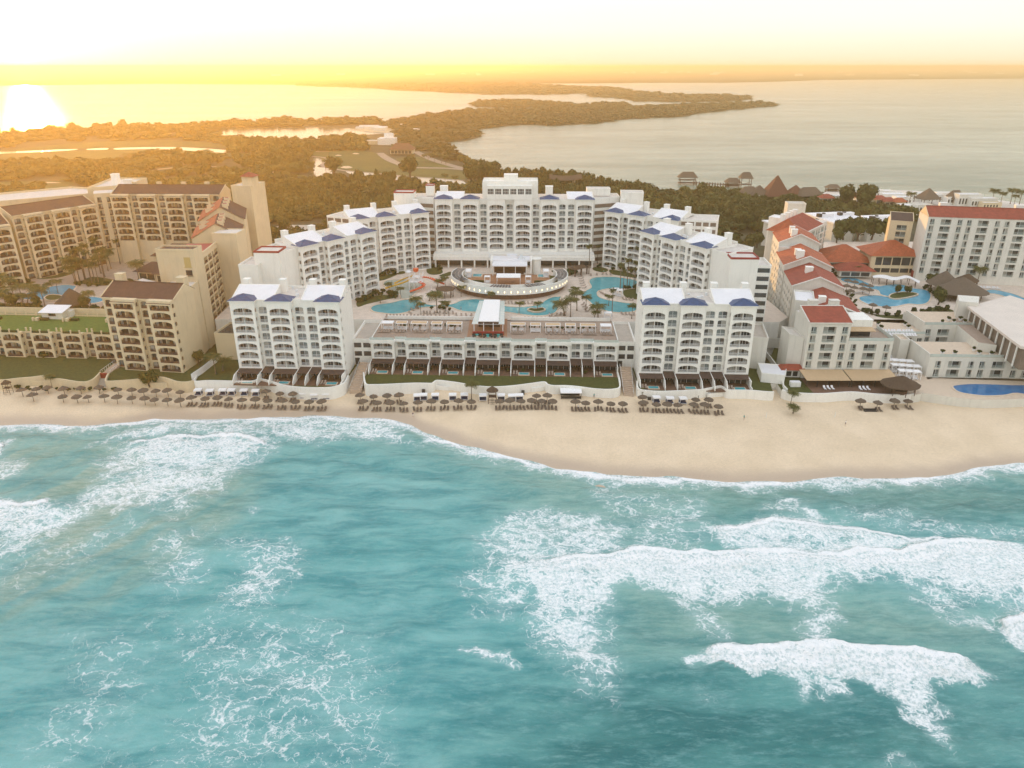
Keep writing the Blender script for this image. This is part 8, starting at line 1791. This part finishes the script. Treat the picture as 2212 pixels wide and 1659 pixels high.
# ---------------------------------------------------------------- lagoon side: marina, palapas, clubhouse
MR = 'marina houses on the lagoon shore'
mar = [(650, 165, 9, 7, 5, 'white', 'redroof'), (720, 150, 10, 7, 5, 'white', 'roofwhite'), (845, 135, 8, 6, 5, 'cream', 'redroof'), (920, 150, 10, 6, 4, 'white', 'redroof'), (1010, 115, 14, 7, 6, 'white', 'roofwhite'), (1090, 110, 14, 7, 5, 'white', 'roofwhite'), (1170, 135, 18, 9, 5, 'white', 'roofwhite'), (1240, 160, 12, 8, 5, 'white', 'roofwhite'), (1060, 175, 9, 7, 5, 'cream', 'redroof'), (1130, 180, 9, 7, 4, 'cream', 'redroof'), (1215, 185, 9, 7, 4, 'cream', 'orangeroof'),
       (1380, 120, 18, 6, 4, 'white', 'roofwhite'), (1480, 130, 16, 6, 4, 'white', 'roofwhite'), (1560, 110, 12, 5, 3.5, 'white', 'roofwhite'), (1380, 210, 14, 9, 4, 'paleplaster', 'roofgrey'), (1640, 150, 12, 6, 4, 'white', 'roofwhite'), (1750, 160, 18, 8, 7, 'paleplaster', 'roofwhite'), (1860, 170, 20, 8, 5, 'paleplaster', 'roofwhite'), (1280, 215, 12, 8, 4, 'white', 'roofwhite'), (1930, 185, 14, 6, 3, 'cream', 'roofwhite')]
for i, (px, py, lx, ly, h, wm, rm) in enumerate(mar):
    x, y = G1(5, px, py + 12, 3)
    lb_ = f'{ORD[i]} marina house from the left, {"white" if wm == "white" else "pale"} walls, {"red tiled" if "red" in rm or "orange" in rm else "flat"} roof'
    if 'red' in rm or 'orange' in rm: o = hip('marina_house', lb_, x, y, 3 + h, lx * 1.2, ly * 1.3, 2.6, .1, rm, wm, h - .2, .4, 1.3); o['group'] = MR
    else:
        o = mass('marina_house', lb_, [(x - lx/2, y - ly/2), (x + lx/2, y - ly/2), (x + lx/2, y + ly/2), (x - lx/2, y + ly/2)], 1, 3 + h, wm, rm, .5, group=MR)
        g = MB()
        for k in range(int(lx / 2.4)): u = .8 + k * 2.3; g.q((u, -.03, 3.2), (u + 1.2, -.03, 3.2), (u + 1.2, -.03, 3 + h * .62), (u, -.03, 3 + h * .62))
        g.build('window', M['glass'], o)
slab_('quay', G(5, [(600, 110), (700, 60), (980, 72), (1150, 68), (1350, 72), (1540, 92), (1600, 120), (1850, 130), (2000, 145), (2300, 190), (2300, 260), (1300, 260), (1000, 200), (600, 160)], 1.6), .3, 1.6, 'roofgrey', 'concrete')
for i, (px, py, lx, ly, h, hb, l) in enumerate(((260, 135, 19, 18, 15, 1, 'tallest pointed thatched hall catching the sun, beside the lagoon'), (130, 130, 16, 12, 7, 1, 'grey thatched hall left of the tallest pointed one'), (50, 128, 14, 12, 6, 1, 'grey thatched hall second left of the tallest one'), (410, 140, 16, 14, 8, 1, 'sunlit thatched hall right of the tallest pointed one'), (515, 145, 20, 14, 6, 2, 'dark wide thatched hall at the right of the row'), (1440, 165, 16, 12, 8, 1, 'dark thatched roof among the marina houses'), (1650, 160, 12, 10, 6, 1, 'dark thatched roof right in the marina'))):
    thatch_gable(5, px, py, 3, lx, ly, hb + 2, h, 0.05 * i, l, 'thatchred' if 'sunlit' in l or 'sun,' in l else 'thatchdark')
def pier_hut(v, px, py, lx, h, l, zb=5):
    x, y = G1(v, px, py, .5); root = empty('pier_palapa', (x, y, .3), 0, l, 'thatched hut'); mb = MB()
    for sx in (-1, 1):
        for sy in (-1, 1): mb.box(sx * lx * .38 - .2, sx * lx * .38 + .2, sy * 3 - .2, sy * 3 + .2, -1, zb)
    mb.box(-lx * .45, lx * .45, -3.5, 3.5, 1.0, 1.3); mb.box(-lx * .45, lx * .45, -3.5, 3.5, zb * .6, zb * .6 + .2)
    for k in range(3): mb.bar((-lx * .38, -3, 1 + k * zb * .25), (lx * .38, -3, 1 + (k + 1) * zb * .25), .12)
    mb.build('deck', M['wood'], root); mb = MB(); a, b, z = lx / 2, 4.5, zb; r_ = a * (.55 if lx > 9 else .02)
    mb.q((-a, -b, z), (a, -b, z), (r_, 0, z + h), (-r_, 0, z + h)); mb.q((a, b, z), (-a, b, z), (-r_, 0, z + h), (r_, 0, z + h)); mb.face([(a, -b, z), (a, b, z), (r_, 0, z + h)]); mb.face([(-a, b, z), (-a, -b, z), (-r_, 0, z + h)]); mb.face([(-a, b, z), (a, b, z), (a, -b, z), (-a, -b, z)]); mb.build('thatch_roof', M['thatchdark'], root)
pier_hut(4, 1420, 205, 18, 5, 'thatched palapa at the left end of the lagoon boardwalk', 6); pier_hut(4, 1810, 230, 14, 4, 'low thatched palapa in the middle of the boardwalk', 4); pier_hut(4, 1912, 290, 11, 5, 'thatched lookout on a tall timber tower beside the boardwalk', 13); pier_hut(5, 705, 85, 12, 3, 'thatched hut on stilts off the marina', 4)
p = G(4, [(1480, 195), (1780, 212)], 2.5); mb = MB(); mb.wall(p, 2.2, 2.6, 2.4)
for k in range(14): t = k / 13; x = p[0][0] + (p[1][0] - p[0][0]) * t; y = p[0][1] + (p[1][1] - p[0][1]) * t; mb.box(x - .2, x + .2, y - 1.1, y - .8, -1, 3.6); mb.box(x - .2, x + .2, y + .8, y + 1.1, -1, 3.6)
tag(mb.build('boardwalk', M['wood']), 'raised timber boardwalk over the lagoon between the palapas', 'boardwalk')
# entrance canopy and cars behind the central block
def entrance():
    x, y = G1(9, 1760, 878, 2); root = empty('entrance_canopy', (x, y, 2), .05, 'entrance canopy with curved thatched roof on pale columns behind the central block', 'canopy'); mb = MB(); n = 10
    for k in range(n):
        f = lambda i: (-14 + 28 * i / n, 9.5 + 1.6 * (2 * i / n - 1) ** 2); (xa, za), (xb, zb_) = f(k), f(k + 1); mb.q((xa, -7, za - 1.5), (xb, -7, zb_ - 1.5), (xb, 0, zb_ + 1.6), (xa, 0, za + 1.6)); mb.q((xb, 7, zb_ - 1.5), (xa, 7, za - 1.5), (xa, 0, za + 1.6), (xb, 0, zb_ + 1.6)); mb.q((xb, -7, zb_ - 1.9), (xa, -7, za - 1.9), (xa, 7, za - 1.9), (xb, 7, zb_ - 1.9)); mb.q((xa, -7, za - 1.9), (xb, -7, zb_ - 1.9), (xb, -7, zb_ - 1.5), (xa, -7, za - 1.5))
    mb.build('roof', M['thatch'], root); mb = MB()
    for sx in (-7, 7.5):
        for sy in (-3.5, 3.5): mb.lathe(sx, sy, [(1.1, 0), (1.0, 8)], 10)
    mb.build('column', M['cream'], root)
entrance()
slab_('forecourt', G(9, [(1690, 850), (1850, 850), (1890, 905), (1900, 925), (1700, 925)], 1.4), .5, 1.4, 'asphalt', 'concrete')
slab_('car_park', G(2, [(480, 400), (650, 376), (960, 380), (900, 430), (740, 480), (560, 440)], 2.2), .5, 2.2, 'concrete', 'concrete')
def car_proto():
    root = empty('parked_car'); mb = MB()
    prof = [(-2.2, .35), (-2.25, .8), (-1.4, .95), (-.7, 1.45), (.9, 1.48), (1.6, 1.0), (2.2, .85), (2.2, .35)]
    for s in (-.85, .85): mb.face([(x, s, z) for x, z in (prof if s > 0 else prof[::-1])])
    for a, b in zip(prof, prof[1:]): mb.q((a[0], -.85, a[1]), (b[0], -.85, b[1]), (b[0], .85, b[1]), (a[0], .85, a[1]))
    mb.build('body', M['fabric'], root); mb = MB()
    for s in (-.86, .86): mb.face([(-1.15, s, .98), (-.65, s, 1.38), (.85, s, 1.4), (1.4, s, 1.0)])
    mb.q((-1.38, -.7, .99), (-.72, -.7, 1.46), (-.72, .7, 1.46), (-1.38, .7, .99)); mb.q((1.58, -.7, 1.04), (.93, -.7, 1.5), (.93, .7, 1.5), (1.58, .7, 1.04)); mb.build('window', M['glass'], root)
    for x in (-1.35, 1.35):
        for s in (-.8, .8):
            g = MB(); g.tube([(x, s - .1, .33), (x, s + .1, .33)], [.33, .33], 12); g.build('wheel', M['black'], root)
    return root
CARP, CARu = car_proto(), []
for i, (v, px, py, z, a, l) in enumerate(((4, 365, 275, 1.42, 1.2, 'white van-like car waiting under the entrance canopy'), (4, 385, 290, 1.42, 1.2, 'pale car behind the one under the entrance canopy'), (2, 640, 505, 2.2, .4, 'dark-windowed car parked behind the angled left wing'), (2, 700, 420, 2.3, .2, 'pale car alone in the round car park'), (4, 1850, 745, 4.5, .3, 'car parked between the two right-hand hotels, left'), (4, 1960, 760, 4.5, .3, 'car parked between the two right-hand hotels, right'))):
    x, y = G1(v, px, py, z); place(CARP, CARu, (x, y, z + .02), a, 1.0, l, None, 'car')
# clubhouse on the golf ground
c = G1(9, 620, 590, 1.3); mass('clubhouse', 'white blocky clubhouse at the head of the far causeway road', [(c[0] - 14, c[1] - 8), (c[0] + 9, c[1] - 10), (c[0] + 10, c[1] + 12), (c[0] - 13, c[1] + 13)], 1.2, 9, 'white', 'roofwhite', .8)
mass('clubhouse', 'lower cream wing of the clubhouse toward the golf pond', [(c[0] - 38, c[1] - 2), (c[0] - 15, c[1] - 4), (c[0] - 15, c[1] + 10), (c[0] - 36, c[1] + 10)], 1.2, 6, 'cream', 'roofwhite', .6); mass('clubhouse', 'tall white cube on the clubhouse roof', [(c[0] - 6, c[1]), (c[0] + 6, c[1]), (c[0] + 6, c[1] + 8), (c[0] - 6, c[1] + 8)], 10, 15, 'white', 'roofwhite', .5)
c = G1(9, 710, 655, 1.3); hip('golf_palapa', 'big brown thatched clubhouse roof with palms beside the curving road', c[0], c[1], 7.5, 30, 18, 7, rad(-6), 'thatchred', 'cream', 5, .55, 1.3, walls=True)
sheet('parking_lot', G(9, [(390, 490), (480, 476), (700, 470), (800, 500), (740, 520), (600, 515), (450, 505)], 1.4), 1.42, M['sandpale'])
for i, (px, py) in enumerate([(430, 488), (470, 482), (500, 492), (540, 484), (580, 490), (680, 478), (730, 484), (780, 505), (560, 500), (520, 478)]):
    x, y = G1(9, px, py, 1.5); s = 6 + (i * 5) % 6; mass('shed', f'{ORD[i]} pale shed from the left in the yard where the causeway begins', [(x - s, y - 5), (x + s, y - 6), (x + s, y + 6), (x - s, y + 5)], 1.4, 4.5 + i % 3, 'paleplaster', 'roofwhite', 0, group='pale sheds where the causeway begins')
# distant town
rt = random.Random(4); n = 0
for i in range(64):
    px = rt.uniform(1100, 2190) if i < 52 else rt.uniform(560, 1100); py = rt.uniform(150, 161) if i < 48 else rt.uniform(160, 166); x, y = P(px, py, 1)
    s = y / 1590 * rt.uniform(2.0, 7); h = y / 1590 * rt.uniform(1.0, 2.6) + 12; mb = MB(); mb.box(-s, s, -40, 40, 0, h, 0); 
    if rt.random() < .4: mb.box(-s * .4, s * .3, -20, 20, h, h * 1.3, 0)
    o = mb.build('distant_building', M['white'] if rt.random() < .7 else M['cream'], None, (x, y, 1)); tag(o, 'tiny pale building in the distant town on the far shore', 'building', 'tiny buildings of the distant town')
# ---------------------------------------------------------------- people
def person_mesh(pose, top, bottom):
    """one continuous body grown along a skeleton"""
    J = {'pelvis': (0, 0, .95), 'waist': (0, 0, 1.1), 'chest': (0, 0, 1.36), 'neck': (0, 0, 1.50), 'head': (0, -.01, 1.62), 'top': (0, 0, 1.74), 'ls': (.17, 0, 1.43), 'rs': (-.17, 0, 1.43), 'le': (.25, .02, 1.16), 're': (-.25, .02, 1.16), 'lh': (.27, -.08, .92), 'rh': (-.27, -.08, .92),
         'll': (.09, 0, .9), 'rl': (-.09, 0, .9), 'lk': (.10, -.02 - pose * .12, .5), 'rk': (-.10, .02 + pose * .1, .5), 'lf': (.10, pose * -.15, .06), 'rf': (-.10, pose * .2, .06), 'lt': (.10, pose * -.15 - .16, .03), 'rt': (-.10, pose * .2 - .16, .03)}
    R_ = {'pelvis': .13, 'waist': .12, 'chest': .15, 'neck': .055, 'head': .095, 'top': .07, 'ls': .065, 'rs': .065, 'le': .045, 're': .045, 'lh': .035, 'rh': .035, 'll': .09, 'rl': .09, 'lk': .06, 'rk': .06, 'lf': .045, 'rf': .045, 'lt': .035, 'rt': .035}
    E = [('pelvis', 'waist'), ('waist', 'chest'), ('chest', 'neck'), ('neck', 'head'), ('head', 'top'), ('chest', 'ls'), ('chest', 'rs'), ('ls', 'le'), ('le', 'lh'), ('rs', 're'), ('re', 'rh'), ('pelvis', 'll'), ('pelvis', 'rl'), ('ll', 'lk'), ('lk', 'lf'), ('lf', 'lt'), ('rl', 'rk'), ('rk', 'rf'), ('rf', 'rt')]
    ks = list(J); me = bpy.data.meshes.new('person'); me.from_pydata([J[k] for k in ks], [(ks.index(a), ks.index(b)) for a, b in E], []); me.materials.append(M['skin'])
    o = bpy.data.objects.new('person', me); COL.objects.link(o); m = o.modifiers.new('skin', 'SKIN'); 
    for k, v in zip(ks, me.skin_vertices[0].data): v.radius = (R_[k], R_[k] * .8); v.use_root = (k == 'pelvis')
    s = o.modifiers.new('sub', 'SUBSURF'); s.levels = 1; s.render_levels = 1
    dg = bpy.context.evaluated_depsgraph_get(); nm = bpy.data.meshes.new_from_object(o.evaluated_get(dg)); bpy.data.objects.remove(o)
    nm.materials.clear()
    for mt in ('skin', top, bottom, 'black'): nm.materials.append(M[mt])
    for p in nm.polygons:
        z = p.center.z; x = abs(p.center.x); p.material_index = 1 if (1.02 < z < 1.47 and x < .24) else (2 if .62 < z <= 1.02 and x < .2 else (3 if z > 1.68 or (z > 1.58 and p.center.y > .02) else 0))
    return nm
PM = [person_mesh(0.6, 'fabric', 'darkblue'), person_mesh(.1, 'darkblue', 'fabric'), person_mesh(.9, 'teal', 'black')]
for i, (v, px, py, z, l) in enumerate(((14, 1697, 1070, 14, 'person in white top standing at the pool edge above the ledge'), (6, 403, 385, 14, 'person in dark top walking before the second terrace cabana'), (6, 1865, 895, 2.0, 'person in teal top on the steps by the right stairway'), (6, 1745, 985, 1.8, 'person in white top beside the umbrella near the right stairway'), (3, 1980, 1350, 14, 'person in dark top by the right bend of the pool'), (3, 670, 1190, 14, 'person in teal top at the splash pool corner'),
                                    (14, 475, 975, 14, 'person in white top at the near bank of the winding pool'), (6, 1640, 400, 14, 'person in dark top among the terrace loungers, right'), (4, 700, 985, 14, 'person in teal top on the far bank of the large pool'), (4, 1000, 1360, 14, 'person in white top behind the right beachfront tower'), (6, 500, 1010, 1.5, 'person in dark top strolling on the sand below the middle umbrellas'), (13, 900, 520, 1.5, 'person in teal top walking alone on the open sand'), (13, 1600, 560, 1.3, 'person in white top walking on the sand below the volleyball posts'))):
    x, y = G1(v, px, py, z); zz = z if z > 5 else float(sand_z(np.array([x]), np.array([y]))[0]); o = bpy.data.objects.new('person', PM[[0, 1, 2, 0, 1, 2, 0, 1, 2, 0, 1, 2, 0][i]]); COL.objects.link(o); o.location = (x, y, zz + .02); o.rotation_euler = (0, 0, i * 1.9); tag(o, l, 'person')
# prototypes that were never placed are dropped with their parts
for proto, h, used in PROTO:
    if not used:
        for ch in list(proto.children): bpy.data.objects.remove(ch)
        bpy.data.objects.remove(proto)
